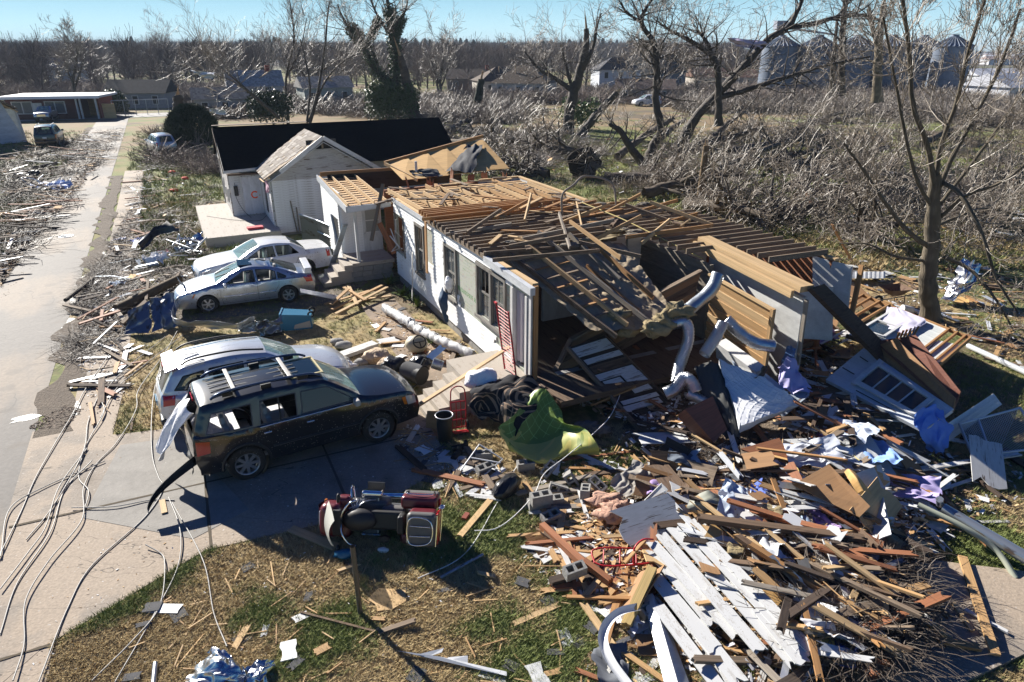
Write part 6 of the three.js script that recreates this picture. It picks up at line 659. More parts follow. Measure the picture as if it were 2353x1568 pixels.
  const cl = []; R = rng(9); for (const [a0, a1, n] of [[-0.36, -0.28, 26], [-0.16, -0.05, 44], [-0.52, -0.46, 12], [0.02, 0.2, 50]]) for (let i = 0; i < n; i++) { const an = rr(a0, a1), d = rr(420, 800), hh = mix(0, 4, ss(350, 760, d)) * (1 - ss(0.2, 0.45, an)); cl.push({ p: V(Math.sin(an) * d, hh - 1, -Math.cos(an) * d), ry: R() * 6, s: rr(0.8, 1.2) }); } inst('far_conifers', con, mat([0.025, 0.045, 0.022], 0.9), cl);
}
// ---------- single things in the wreckage, placed from the photograph ----------
function patch(rowsUV, nx, ny) { // smooth sheet through a grid of [u, v, h] points
  const C = rowsUV.map(r => new THREE.CatmullRomCurve3(r.map(q => q.isVector3 ? q : U(...q)), false, 'centripetal'));
  return (s, t) => new THREE.CatmullRomCurve3(C.map(c => c.getPoint(s)), false, 'centripetal').getPoint(t);
}
const patchGeo = (r, nx = 22, ny = 22, amp = 0, sd = 1, fr = 6) => { const f = patch(r); return sheet(nx, ny, (s, t) => { const p = f(s, t); if (amp) p.add(V(amp * (vn(s * fr + sd, t * fr) - 0.5), amp * 1.6 * (fbm(s * fr + sd * 3, t * fr, 3) - 0.5), amp * (vn(s * fr + 50, t * fr + sd) - 0.5))); return p; }); };
function thick(g, t) { // give a sheet a second face and a rim
  const b = g.clone(), p = b.attributes.position, n = g.attributes.normal; for (let i = 0; i < p.count; i++) p.setXYZ(i, p.getX(i) - n.getX(i) * t, p.getY(i) - n.getY(i) * t, p.getZ(i) - n.getZ(i) * t); const cnt = new Map(), ix = g.index.array; for (let i = 0; i < ix.length; i += 3) for (const [a, c] of [[ix[i], ix[i + 1]], [ix[i + 1], ix[i + 2]], [ix[i + 2], ix[i]]]) { const k = a < c ? a + '_' + c : c + '_' + a; cnt.set(k, cnt.has(k) ? null : [a, c]); }
  const pos = [], uv = [], gp = g.attributes.position, gu = g.attributes.uv; for (const e of cnt.values()) if (e) for (const [i, s] of [[e[0], 0], [e[0], 1], [e[1], 0], [e[1], 0], [e[0], 1], [e[1], 1]]) { const q = s ? p : gp; pos.push(q.getX(i), q.getY(i), q.getZ(i)); uv.push(gu.getX(i), gu.getY(i)); } const r = new THREE.BufferGeometry(); r.setAttribute('position', new THREE.Float32BufferAttribute(pos, 3)); r.setAttribute('uv', new THREE.Float32BufferAttribute(uv, 2)); r.computeVertexNormals(); b.computeVertexNormals(); return merge([g, b, r]);
}
const slabDn = (par, nm, c, t, m) => { const n = c[1].clone().sub(c[0]).cross(c[3].clone().sub(c[0])); return slabPart(par, nm, c, n.y < 0 ? -t : t, m); };
function bd(u0, v0, h0, u1, v1, h1, w, t, m, name, label, o = {}) { const a = U(u0, v0, h0), b = U(u1, v1, h1); return aim(solo(name, label, o.cat || 'board', boardGeo(a.distanceTo(b), w, t, o.jag ?? 0.5, (o.seed || 1) + Math.round(u0) % 17), m, o.group), a, b, o.roll || 0); }
// --- touring motorcycle lying on its side: x forward, y up the bike, z its left
{
  const B = thing('touring_motorcycle', 'dark red touring motorcycle with luggage cases lying on its side', 'motorcycle'), mar = phys([0.13, 0.012, 0.02], 0.38, { clearcoat: 0.6, clearcoatRoughness: 0.2, metalness: 0.2, map: tSpot }), grey = mat([0.13, 0.125, 0.12], 0.5, { map: tDirt });
  part(B, 'wiring', merge([...Array(9)].map((_, i) => tube([V(-0.2 + i * 0.09, 0.3, 0.2), V(0.1 + i * 0.05, 0.62 + 0.04 * (i % 3), 0.33), V(0.5 - i * 0.03, 0.8, 0.2 - 0.04 * i)], 0.012, 14, 5))), M.steel); const rb = (w, h, d, x, y, z, r = 0.05) => new RoundedBoxGeometry(w, h, d, 3, r).translate(x, y, z);
  for (const [x, n] of [[0.85, 'front_wheel'], [-0.78, 'rear_wheel']]) { const w = wheel(0.33, 0.15, 9, alloy); w.name = n; w.position.set(x, 0.33, 0); B.add(w); }
  part(B, 'engine', merge([rb(0.62, 0.36, 0.62, 0.08, 0.42, 0, 0.08), rb(0.34, 0.24, 0.82, 0.12, 0.45, 0, 0.06), rb(0.9, 0.16, 0.3, 0, 0.25, 0, 0.05)]), mat([0.10, 0.105, 0.11], 0.45, { map: tDirt })); for (const s of [-1, 1]) part(B, 'cylinder_cover', rb(0.42, 0.2, 0.12, 0.12, 0.46, s * 0.42, 0.05), M.chrome);
  part(B, 'fairing', merge([rb(0.42, 0.42, 0.66, 0.82, 0.82, 0, 0.14), rb(0.3, 0.26, 0.84, 0.62, 0.66, 0, 0.1)]), mar); part(B, 'front_fender', new THREE.CylinderGeometry(0.37, 0.37, 0.2, 24, 1, true, 0, 2.4).rotateX(Math.PI / 2).rotateZ(0.5).translate(0.86, 0.33, 0), mar); part(B, 'fuel_tank', blob(0.3, 0.05, 2, [1.15, 0.6, 0.75]).translate(0.28, 0.84, 0), mat([0.035, 0.033, 0.034], 0.5, { map: tDirt })); for (const s of [-1, 1]) part(B, 'crash_bar', tube([V(0.5, 0.3, s * 0.2), V(0.56, 0.28, s * 0.5), V(0.52, 0.55, s * 0.52), V(0.48, 0.7, s * 0.25)], 0.018, 20), M.chrome); part(B, 'instrument_panel', rb(0.16, 0.12, 0.5, 0.66, 1.02, 0, 0.03), M.black); for (let i = 0; i < 5; i++) part(B, 'cooling_fin', box(0.3, 0.012, 0.7, 0.12, 0.36 + i * 0.05, 0), M.steel); part(B, 'footboard', merge([box(0.34, 0.03, 0.14, 0.1, 0.24, 0.5), box(0.34, 0.03, 0.14, 0.1, 0.24, -0.5)]), M.black);
  part(B, 'windshield', sheet(10, 8, (s, t) => V(0.95 - t * 0.3 - 0.1 * (s - 0.5) ** 2 * 4, 0.95 + t * 0.62, (s - 0.5) * (0.78 - 0.3 * t * t))), phys([0.7, 0.7, 0.62], 0.35, { transmission: 0.35, thickness: 0 })); part(B, 'seat', merge([rb(0.75, 0.14, 0.38, -0.22, 0.78, 0, 0.06), rb(0.14, 0.3, 0.36, -0.56, 0.92, 0, 0.05)]), M.black);
  part(B, 'headlight', rb(0.08, 0.14, 0.3, 1.03, 0.8, 0, 0.03), lampC); for (const s of [-1, 1]) { part(B, 'turn_signal', rb(0.06, 0.06, 0.1, 0.98, 0.68, s * 0.28, 0.02), lampO); part(B, 'handlebar', tube([V(0.6, 1.0, 0), V(0.55, 1.08, s * 0.2), V(0.42, 1.05, s * 0.4), V(0.3, 1.02, s * 0.44)], 0.018, 16), M.chrome); part(B, 'mirror', blob(0.08, 0.05, 3, [0.5, 0.8, 1.2], 2).translate(0.62, 1.1, s * 0.5), M.black); part(B, 'fork', rod(V(0.66, 0.9, s * 0.12), V(0.85, 0.33, s * 0.12), 0.03), M.chrome); part(B, 'exhaust', rod(V(0.2, 0.22, s * 0.28), V(-1.1, 0.24, s * 0.34), 0.055), M.chrome); const sb = part(B, 'saddlebag', rb(0.72, 0.42, 0.26, -0.86, 0.6, s * 0.36, 0.08), mar); part(sb, 'lower_panel', rb(0.7, 0.2, 0.27, -0.86, 0.47, s * 0.365, 0.05), grey); part(sb, 'bag_rail', tube([V(-0.6, 0.45, s * 0.51), V(-0.6, 0.68, s * 0.52), V(-1.1, 0.68, s * 0.52), V(-1.1, 0.45, s * 0.51)], 0.012, 20), M.chrome); }
  const tk = part(B, 'top_case', rb(0.55, 0.38, 0.64, -0.98, 1.02, 0, 0.1), mar); part(tk, 'lid', rb(0.56, 0.2, 0.65, -0.98, 1.16, 0, 0.09), grey); part(tk, 'luggage_rack', merge([tube([V(-0.78, 1.28, -0.24), V(-0.78, 1.29, 0.24), V(-1.16, 1.29, 0.2), V(-1.16, 1.29, -0.2)], 0.013, 28, 6, true), rod(V(-0.78, 1.29, 0.1), V(-1.16, 1.29, 0.09), 0.01), rod(V(-0.78, 1.29, -0.1), V(-1.16, 1.29, -0.09), 0.01)]), M.chrome);
  for (const y of [0.62, 0.95, 1.1]) part(B, 'tail_light', rb(0.05, 0.09, y > 0.7 ? 0.6 : 0.85, -1.27 + (y < 0.7 ? 0.03 : 0), y, 0, 0.02), lampR); part(B, 'rear_trim', merge([tube([V(-1.29, 0.8, -0.34), V(-1.31, 0.8, 0.34)], 0.02, 8), tube([V(-1.26, 1.22, -0.3), V(-1.28, 1.22, 0.3)], 0.016, 8)]), M.chrome); for (let i = 0; i < 4; i++) part(B, 'rear_spring', new THREE.TorusGeometry(0.05, 0.012, 6, 14).translate(-1.32, 0.86 + i * 0.03, 0.36), M.chrome); part(B, 'side_cover', merge([rb(0.5, 0.3, 0.44, -0.35, 0.55, 0, 0.08), rb(0.26, 0.2, 0.6, 0.42, 0.5, 0, 0.06)]), grey);
  // front of the bike towards the road, its top towards the lawn, resting on its right side and bars
  const c = U(878, 1190, 0.42), x = V(-0.985, 0.02, -0.05).normalize(), y = V(0.05, 0.30, 0.95), z = x.clone().cross(y).normalize(), y2 = z.clone().cross(x); B.quaternion.setFromRotationMatrix(new THREE.Matrix4().makeBasis(x, y2, z)); B.position.copy(c).addScaledVector(y2, -0.66).addScaledVector(x, 0.12);
}
// --- cloths and sheets
const tVin = canvasTex(512, 512, (c, w, h) => { c.fillStyle = '#6d8436'; c.fillRect(0, 0, w, h); c.translate(0, h); c.scale(1, -1); const r = rng(3); c.fillStyle = 'rgba(196,184,108,0.65)'; c.fillRect(0, h * 0.55, w, h); for (let i = 0; i < 26; i++) { c.fillStyle = i % 3 ? 'rgba(205,185,105,0.6)' : 'rgba(70,100,25,0.5)'; c.beginPath(); c.ellipse(r() * w, h * 0.45 + r() * h * 0.6, 14 + r() * 46, 6 + r() * 12, r() * 3, 0, 6.3); c.fill(); } c.strokeStyle = 'rgba(150,190,110,0.8)'; c.lineWidth = 3; for (let i = -6; i < 12; i++) { c.beginPath(); c.moveTo(i * 70, 0); c.lineTo(i * 70 + 300, h * 0.5); c.stroke(); c.beginPath(); c.moveTo(i * 70, 0); c.lineTo(i * 70 - 300, h * 0.5); c.stroke(); } });
solo('green_vinyl_sheet', 'glossy green vinyl sheet with cream pattern draped over the rubble by the steps', 'tarpaulin', patchGeo([[[1205, 915, 0.85], [1248, 893, 1.12], [1290, 945, 0.7]], [[1190, 945, 0.9], [1240, 940, 0.78], [1300, 975, 0.62]], [[1148, 985, 0.75], [1195, 1010, 0.45], [1245, 1005, 0.34], [1300, 985, 0.5], [1345, 985, 0.72]], [[1160, 1015, 0.5], [1205, 1045, 0.3], [1250, 1058, 0.22], [1310, 1035, 0.28], [1375, 1030, 0.5]], [[1170, 1035, 0.3], [1215, 1058, 0.2], [1252, 1068, 0.16], [1300, 1050, 0.14], [1378, 1045, 0.22]]], 40, 40, 0.05, 2, 8), mat([0.95, 0.95, 0.9], 0.42, { map: tVin }));
const tRug = canvasTex(512, 512, (c, w, h) => { c.fillStyle = '#16161c'; c.fillRect(0, 0, w, h); c.strokeStyle = '#8a7460'; c.lineCap = 'round'; const sp = (x, y, s, f) => { for (const [o, l] of [[0, 20], [30, 8]]) { c.lineWidth = l; c.beginPath(); for (let a = 0; a < 13; a += 0.15) { const r = (8 + a * 10 + o) * s; c.lineTo(x + Math.cos(a * f) * r, y + Math.sin(a * f) * r); } c.stroke(); } }; c.lineWidth = 10; sp(150, 150, 1.5, 1); sp(430, 330, 1.5, -1); });
solo('patterned_rug', 'black rug with large tan swirls crumpled on the front slab', 'rug', thick(patchGeo([[[1125, 872, 0.95], [1175, 862, 1.1], [1215, 868, 1.05], [1252, 890, 0.95]], [[1085, 905, 1.0], [1120, 900, 1.15], [1180, 905, 1.05], [1240, 920, 0.9]], [[1078, 935, 0.85], [1115, 935, 0.75], [1165, 940, 0.9], [1210, 960, 0.8]], [[1100, 965, 0.55], [1140, 965, 0.6], [1170, 985, 0.6], [1190, 1000, 0.55]]], 34, 34, 0.16, 5, 6), 0.012), mat([1, 1, 1], 0.95, { map: tRug }));
solo('white_bag', 'white plastic bag with red print beside the patterned rug', 'bag', blob(0.42, 0.35, 4, [1, 0.7, 0.7]).translate(0, 0.25, 0), M.clothW).position.copy(U(1105, 893, 0.82));
// --- red hand truck, can, boots
{
  const T = thing('hand_truck', 'red tubular hand truck standing in front of the steps', 'hand truck', null, U(1056, 992)); const r = 0.017, g = []; g.push(tube([V(-0.17, 0.08, 0), V(-0.19, 0.9, 0), V(-0.15, 1.12, 0), V(0, 1.18, 0), V(0.15, 1.12, 0), V(0.19, 0.9, 0), V(0.17, 0.08, 0)], r, 50)); part(T, 'frame', merge(g), M.red); for (const y of [0.12, 0.32, 0.55, 0.78]) part(T, 'cross_bar', rod(V(-0.18, y, 0), V(0.18, y, 0), r), M.red); for (const x of [-0.06, 0.06]) part(T, 'slat', rod(V(x, 0.1, 0), V(x, 0.8, 0), r * 0.7), M.red); part(T, 'toe_plate', box(0.38, 0.02, 0.2, 0, 0.03, 0.1), M.red); for (const x of [-0.22, 0.22]) part(T, 'wheel', new THREE.TorusGeometry(0.10, 0.035, 8, 18).rotateY(Math.PI / 2).translate(x, 0.13, -0.08), M.rubber); T.rotation.set(-0.2, 0.35, 0.03);
  const t2 = thing('hand_truck', 'red tubular frame half buried beside the long white planks', 'hand truck', null, U(1440, 1285, 0.2)); part(t2, 'frame', merge([tube([V(-0.6, 0, 0.1), V(-0.62, 0.05, -0.16), V(-0.45, 0.08, -0.2), V(0.6, 0.06, -0.18)], 0.018, 30), tube([V(-0.6, 0, 0.1), V(-0.45, 0, 0.18), V(0.6, 0.04, 0.14)], 0.018, 24), tube([V(0.1, 0.02, 0.15), V(0.12, 0.3, 0.05), V(0.3, 0.36, -0.1), V(0.5, 0.3, -0.18)], 0.018, 24)]), M.red); for (let i = 0; i < 4; i++) part(t2, 'cross_bar', rod(V(-0.45 + i * 0.3, 0.03, 0.15), V(-0.4 + i * 0.3, 0.07, -0.18), 0.012), M.red);
  const c = thing('trash_can', 'tall black plastic waste bin standing open by the hand truck', 'bin', null, U(1023, 1013)); part(c, 'body', new THREE.LatheGeometry([[0.0, 0.01], [0.17, 0.01], [0.2, 0.68], [0.215, 0.7], [0.215, 0.72], [0.19, 0.7], [0.16, 0.04]].map(p => new THREE.Vector2(...p)), 28), M.plast); part(c, 'rim', new THREE.TorusGeometry(0.212, 0.012, 6, 28).rotateX(Math.PI / 2).translate(0, 0.72, 0), M.alum);
  for (const [u, v, r] of [[1058, 1035, 0.4], [1050, 1052, 1.2]]) { const b = thing('boot', 'black rubber boot lying by the waste bin', 'boot', 'boots lying by the waste bin', U(u, v, 0)); part(b, 'shaft', rod(V(-0.2, 0.09, 0), V(0.1, 0.09, 0), 0.07, 0.075, 12), M.rubber); part(b, 'foot', blob(0.09, 0.1, 2, [0.7, 1.6, 0.8], 2).translate(0.14, 0.12, 0), M.rubber); b.rotation.y = r; }
  solo('cardboard_box', 'opened brown cardboard box leaning on the black waste bin', 'box', merge([slab4(V(-0.3, 0, 0), V(0.2, 0, 0.1), V(0.2, 0.5, 0.0), V(-0.25, 0.45, -0.1), 0.01), slab4(V(-0.3, 0, 0), V(-0.25, 0.02, 0.35), V(0.15, 0.02, 0.4), V(0.2, 0, 0.1), 0.01)]), M.cardboard).position.copy(U(1005, 985));
}
// --- red railing at the door
{
  const a = U(1152, 832, 0.82), d = F(7.15, 14.75, 0.85); const T = thing('red_railing', 'red metal railing panel leaning on the wall by the doorway', 'railing', null, d); T.rotation.set(0, FR + Math.PI / 2, 0); T.rotateX(-0.12); for (const x of [-0.36, 0.36]) part(T, 'post', rod(V(x, 0, 0), V(x, 1.95, 0), 0.025), M.red); for (let i = 0; i < 19; i++) part(T, 'bar', rod(V(-0.36, 0.1 + i * 0.1, 0), V(0.36, 0.1 + i * 0.1, 0), 0.012, 0.012, 6), M.red); part(T, 'end_plate', box(0.12, 0.03, 0.06, 0.4, 1.95, 0), M.red);
}
// --- heap by the front steps
{
  const t = thing('barrel_smoker', 'black barrel smoker lying in the heap before the front steps', 'grill', null, U(955, 878, 0.1)); part(t, 'drum', rod(V(-0.32, 0.3, 0), V(0.32, 0.3, 0.1), 0.27, 0.27, 24), M.plast); part(t, 'lid', new THREE.CylinderGeometry(0.285, 0.285, 0.6, 24, 1, true, 0, Math.PI).rotateZ(Math.PI / 2).translate(0, 0.3, 0.05), M.scrap); for (const x of [-0.25, 0.25]) part(t, 'leg', rod(V(x, 0.1, 0.15), V(x - 0.1, 0.0, 0.5), 0.02), M.plast); part(t, 'chimney', rod(V(0.2, 0.5, 0), V(0.3, 0.75, -0.1), 0.05), M.plast); t.rotation.y = -0.5;
  const k = thing('toy_dashboard', 'beige plastic toy dashboard with black steering wheel by the path', 'toy', null, U(958, 812)); part(k, 'shell', blob(0.36, 0.2, 7, [1, 0.8, 0.8]).translate(0, 0.3, 0), mat([0.42, 0.38, 0.28], 0.5)); part(k, 'steering_wheel', merge([new THREE.TorusGeometry(0.2, 0.025, 8, 24), rod(V(-0.2, 0, 0), V(0.2, 0, 0), 0.02), rod(V(0, 0, 0), V(0, -0.2, 0), 0.02)]).rotateX(-0.7).rotateY(0.5).translate(0.14, 0.5, 0.25), M.black);
  for (const [u, v, h, s, sd, m, lb] of [[868, 832, 0, 0.36, 3, mat([0.52, 0.40, 0.28], 0.9, { bumpMap: bFold, bumpScale: 0.05 }), 'crumpled tan canvas heap beside the silver crossover'], [895, 858, 0.05, 0.34, 6, mat([0.44, 0.34, 0.24], 0.9, { bumpMap: bFold, bumpScale: 0.05 }), 'crumpled tan canvas bundle under the black bag'], [905, 848, 0.25, 0.3, 9, M.blackbag, 'black plastic bag on the tan canvas'], [965, 845, 0.3, 0.28, 12, M.blackbag, 'black plastic sack on the barrel smoker'], [1000, 822, 0.1, 0.2, 14, mat([0.62, 0.5, 0.38], 0.9), 'pale tan pillow by the front slab'], [795, 852, 0, 0.26, 15, M.clothW, 'white crumpled plastic in front of the silver crossover']]) solo('bundle', lb, 'bundle', blob(s, 0.5, sd, [1.2, 0.75, 0.9], 3, 2.8).translate(0, s * 0.5, 0), m).position.copy(U(u, v, h));
  bd(985, 825, 0.6, 1020, 795, 0.7, 0.2, 0.02, mat([0.25, 0.42, 0.72], 0.5), 'blue_board', 'pale blue board lying on the heap by the slab', { roll: 0.5 });
  bd(945, 942, 0.45, 1172, 797, 1.5, 0.12, 0.05, M.pine2, 'long_pine_board', 'long pale pine board leaning from the ground up to the red railing', { jag: 0 });
  solo('paint_can', 'small silver can at the edge of the front slab', 'can', new THREE.CylinderGeometry(0.16, 0.16, 0.3, 20).rotateZ(1.2), M.galv).position.copy(U(1005, 838, 0.5));
}
// --- round the sedans: blue bin, crushed cans, sheet metal, pole
{
  const b = thing('blue_bin', 'blue wheeled bin tipped on its side on the lawn', 'bin', null, U(685, 752)); const bl = phys([0.01, 0.13, 0.24], 0.4, {}); part(b, 'body', merge([slab4(V(-0.5, 0.0, 0.3), V(0.5, 0.04, 0.26), V(0.5, 0.5, 0.26), V(-0.5, 0.6, 0.3), 0.02), slab4(V(-0.5, 0, -0.3), V(0.5, 0.04, -0.26), V(0.5, 0.5, -0.26), V(-0.5, 0.6, -0.3), 0.02), slab4(V(-0.5, 0.6, 0.3), V(0.5, 0.5, 0.26), V(0.5, 0.5, -0.26), V(-0.5, 0.6, -0.3), 0.02), slab4(V(-0.5, 0.0, 0.3), V(0.5, 0.04, 0.26), V(0.5, 0.04, -0.26), V(-0.5, 0.0, -0.3), 0.02), box(0.02, 0.46, 0.52, 0.5, 0.27, 0)]), bl); part(b, 'rim', merge([box(0.05, 0.05, 0.66, -0.5, 0.6, 0), box(0.05, 0.05, 0.66, -0.5, 0.02, 0), box(0.05, 0.6, 0.05, -0.5, 0.3, 0.31), box(0.05, 0.6, 0.05, -0.5, 0.3, -0.31)]), bl); part(b, 'dust_coat', slab4(V(-0.1, 0.06, 0.305), V(0.48, 0.08, 0.285), V(0.46, 0.32, 0.285), V(-0.05, 0.2, 0.3), 0.006), mat([0.34, 0.32, 0.28], 0.9)); for (const z of [-0.22, 0.22]) part(b, 'wheel', new THREE.TorusGeometry(0.09, 0.03, 8, 16).translate(0.5, 0.52, z), M.rubber); b.rotation.y = 0.16;
  const bent = mat([0.26, 0.30, 0.35], 0.32, { metalness: 0.7, map: tRust });
  solo('crushed_metal_can', 'crushed grey metal drum lying against the blue bin', 'drum', crumple(U(585, 745, 0.55), U(645, 728, 0.6), U(650, 765, 0.08), U(590, 775, 0.05), 0.22, 3, 18, 5), bent); solo('crushed_metal_can', 'torn strip of grey metal between the crushed drum and sedan', 'scrap', crumple(U(560, 740, 0.4), U(600, 735, 0.45), U(600, 760, 0.05), U(545, 760, 0.05), 0.18, 7, 14, 4), M.galv);
  solo('bin_cover', 'black plastic bin lid lying before the blue bin', 'lid', slab4(U(600, 765, 0.05), U(645, 758, 0.05), U(650, 770, 0.05), U(605, 778, 0.05), 0.04), M.plast);
  solo('metal_strip', 'bright sheet metal strip wrapped round the silver sedan nose', 'scrap', thick(patchGeo([[[408, 640, 1.3], [420, 660, 0.9], [402, 690, 0.7], [404, 735, 0.55], [470, 738, 0.5], [540, 742, 0.45], [585, 728, 0.6]], [[418, 650, 0.9], [432, 680, 0.5], [412, 705, 0.25], [412, 750, 0.1], [470, 752, 0.1], [540, 758, 0.1], [590, 745, 0.15]]], 60, 8, 0.12, 4, 14), 0.006), M.alum);
  solo('sheet_metal', 'buckled dark sheet metal panel leaning on the wooden pole', 'scrap', crumple(U(292, 715, 0.75), U(350, 690, 0.8), U(345, 765, 0.03), U(290, 768, 0.03), 0.16, 11, 18, 4), bent); solo('sheet_metal', 'buckled metal panel beside the sedan bumper', 'scrap', crumple(U(345, 688, 0.85), U(402, 672, 0.9), U(405, 750, 0.05), U(352, 762, 0.05), 0.18, 13, 18, 4), bent);
  solo('fallen_pole', 'rough wooden pole lying by the road in front of the metal panels', 'pole', rod(U(268, 712, 0.16), U(412, 640, 0.4), 0.2, 0.16, 14), mat([0.22, 0.16, 0.09], 0.9, { map: tBark }));
  const w = thing('metal_enclosure', 'grey sheet metal enclosure standing behind the white sedan', 'shed wall', null, V(0, 0, 0)); const A = F(5.0, 33.2, 0), B = F(5.6, 32.2, 0), C = F(6.0, 30.2, 0), up = (v, h) => v.clone().setY(h); slabPart(w, 'panel', [A, B, up(B, 1.45), up(A, 1.6)], 0.03, mat([0.20, 0.19, 0.165], 0.5, { metalness: 0.4, map: tRust })); slabPart(w, 'panel', [B, C, up(C, 1.5), up(B, 1.45)], 0.03, mat([0.20, 0.19, 0.165], 0.5, { metalness: 0.4, map: tRust })); for (const y of [0.45, 0.95]) part(w, 'ridge', rod(up(B, y), up(C, y), 0.04, 0.04, 6), M.galv); part(w, 'rim', merge([rod(up(A, 1.62), up(B, 1.48), 0.04), rod(up(B, 1.48), up(C, 1.52), 0.04)]), M.galv);
  solo('metal_post', 'blue grey steel channel leaning from the car to the porch', 'post', slab4(F(5.1, 28.3, 0.1), F(5.35, 28.3, 0.1), F(6.15, 28.2, 2.1), F(5.95, 28.2, 2.1), 0.06), bent);
  solo('white_trim', 'long white metal trim leaning on the silver sedan boot', 'trim', slab4(U(690, 663, 0.75), U(692, 672, 0.7), U(782, 690, 0.12), U(780, 680, 0.15), 0.03), M.alum);
  for (const [u0, v0, u1, v1, h] of [[770, 722, 890, 660, 0.16], [762, 712, 880, 655, 0.1], [745, 700, 850, 668, 0.06], [790, 660, 840, 690, 0.2], [760, 700, 800, 664, 0.26], [800, 655, 820, 700, 0.1], [820, 690, 900, 680, 0.05]]) bd(u0, v0, h, u1, v1, h + 0.1, 0.13, 0.045, pick([M.pine, M.pine2]), 'pine_board', 'clean pine board in the loose stack before the porch steps', { group: 'pine boards stacked before the porch', jag: 0.2 });
  solo('gutter_tube', 'long crumpled white metal gutter lying beside the house path', 'gutter', (() => { const g = tube([U(885, 708, 0.2), U(930, 735, 0.25), U(985, 770, 0.2), U(1040, 795, 0.22), U(1088, 818, 0.15)], 0.16, 60, 10); const p = g.attributes.position; for (let i = 0; i < p.count; i++) p.setXYZ(i, p.getX(i) + 0.06 * (hash(i, 1) - 0.5), Math.max(0.02, p.getY(i) + 0.08 * (vn(i * 0.13, 2) - 0.5)), p.getZ(i) + 0.06 * (hash(i, 3) - 0.5)); g.computeVertexNormals(); return g; })(), M.white);
  bd(772, 822, 0.08, 862, 790, 0.1, 0.36, 0.12, M.peel, 'white_beam', 'thick white painted beam lying on the grass by the path', { jag: 0 }); for (const [u, v, s] of [[775, 790, 0.2], [790, 800, 0.24], [785, 838, 0.26], [830, 838, 0.2]]) solo('stone_block', 'broken pale stone block on the lawn by the white beam', 'block', blob(s, 0.25, u, [1.2, 0.6, 0.8], 1).translate(0, s * 0.4, 0), M.block, 'stone blocks by the white beam').position.copy(U(u, v));
  for (const [u, v, n, s] of [[892, 655, 26, 0.62], [925, 680, 30, 0.62], [948, 690, 24, 0.5], [960, 705, 26, 0.5], [990, 790, 18, 0.35]]) { const pos = []; for (let i = 0; i < n; i++) { const a = R() * 6.283, e = rr(0.4, 1.2), L = s * rr(0.7, 1.1), w = 0.035; const d = V(Math.cos(a) * Math.cos(e), Math.sin(e), Math.sin(a) * Math.cos(e)), sd = V(-Math.sin(a), 0, Math.cos(a)).multiplyScalar(w), m = d.clone().multiplyScalar(L * 0.6), t = d.clone().multiplyScalar(L).add(V(0, -0.12 * L, 0)); const tri = (...q) => q.forEach(v => pos.push(v.x, v.y, v.z)); const o = V(0, 0, 0); tri(o.clone().sub(sd), o.clone().add(sd), m.clone().add(sd)); tri(o.clone().sub(sd), m.clone().add(sd), m.clone().sub(sd)); tri(m.clone().sub(sd), m.clone().add(sd), t); } const g = new THREE.BufferGeometry(); g.setAttribute('position', new THREE.Float32BufferAttribute(pos, 3)); g.computeVertexNormals(); solo('yucca', 'spiky green yucca plant growing along the long house wall', 'plant', g, M.leafY, 'yucca plants along the house wall').position.copy(U(u, v)); }
  solo('blue_jacket', 'dark blue jacket hanging from the window of the long wall', 'jacket', thick(patchGeo([[F(7.35, 20.35, 1.45), F(7.3, 20.1, 1.6), F(7.35, 19.8, 1.4)], [F(7.25, 20.45, 1.2), F(7.15, 20.1, 1.25), F(7.3, 19.75, 1.1)], [F(7.35, 20.3, 0.95), F(7.25, 20.1, 0.75), F(7.35, 19.95, 0.8)], [F(7.4, 20.15, 0.5), F(7.35, 20.08, 0.4), F(7.4, 20.0, 0.45)]], 16, 20, 0.08), 0.01), mat([0.02, 0.05, 0.10], 0.85)); solo('white_plastic_bag', 'white plastic bag caught in the window above the blue jacket', 'bag', blob(0.2, 0.4, 8, [0.7, 1.3, 0.7]), M.clothW).position.copy(F(7.45, 19.95, 1.75));
}
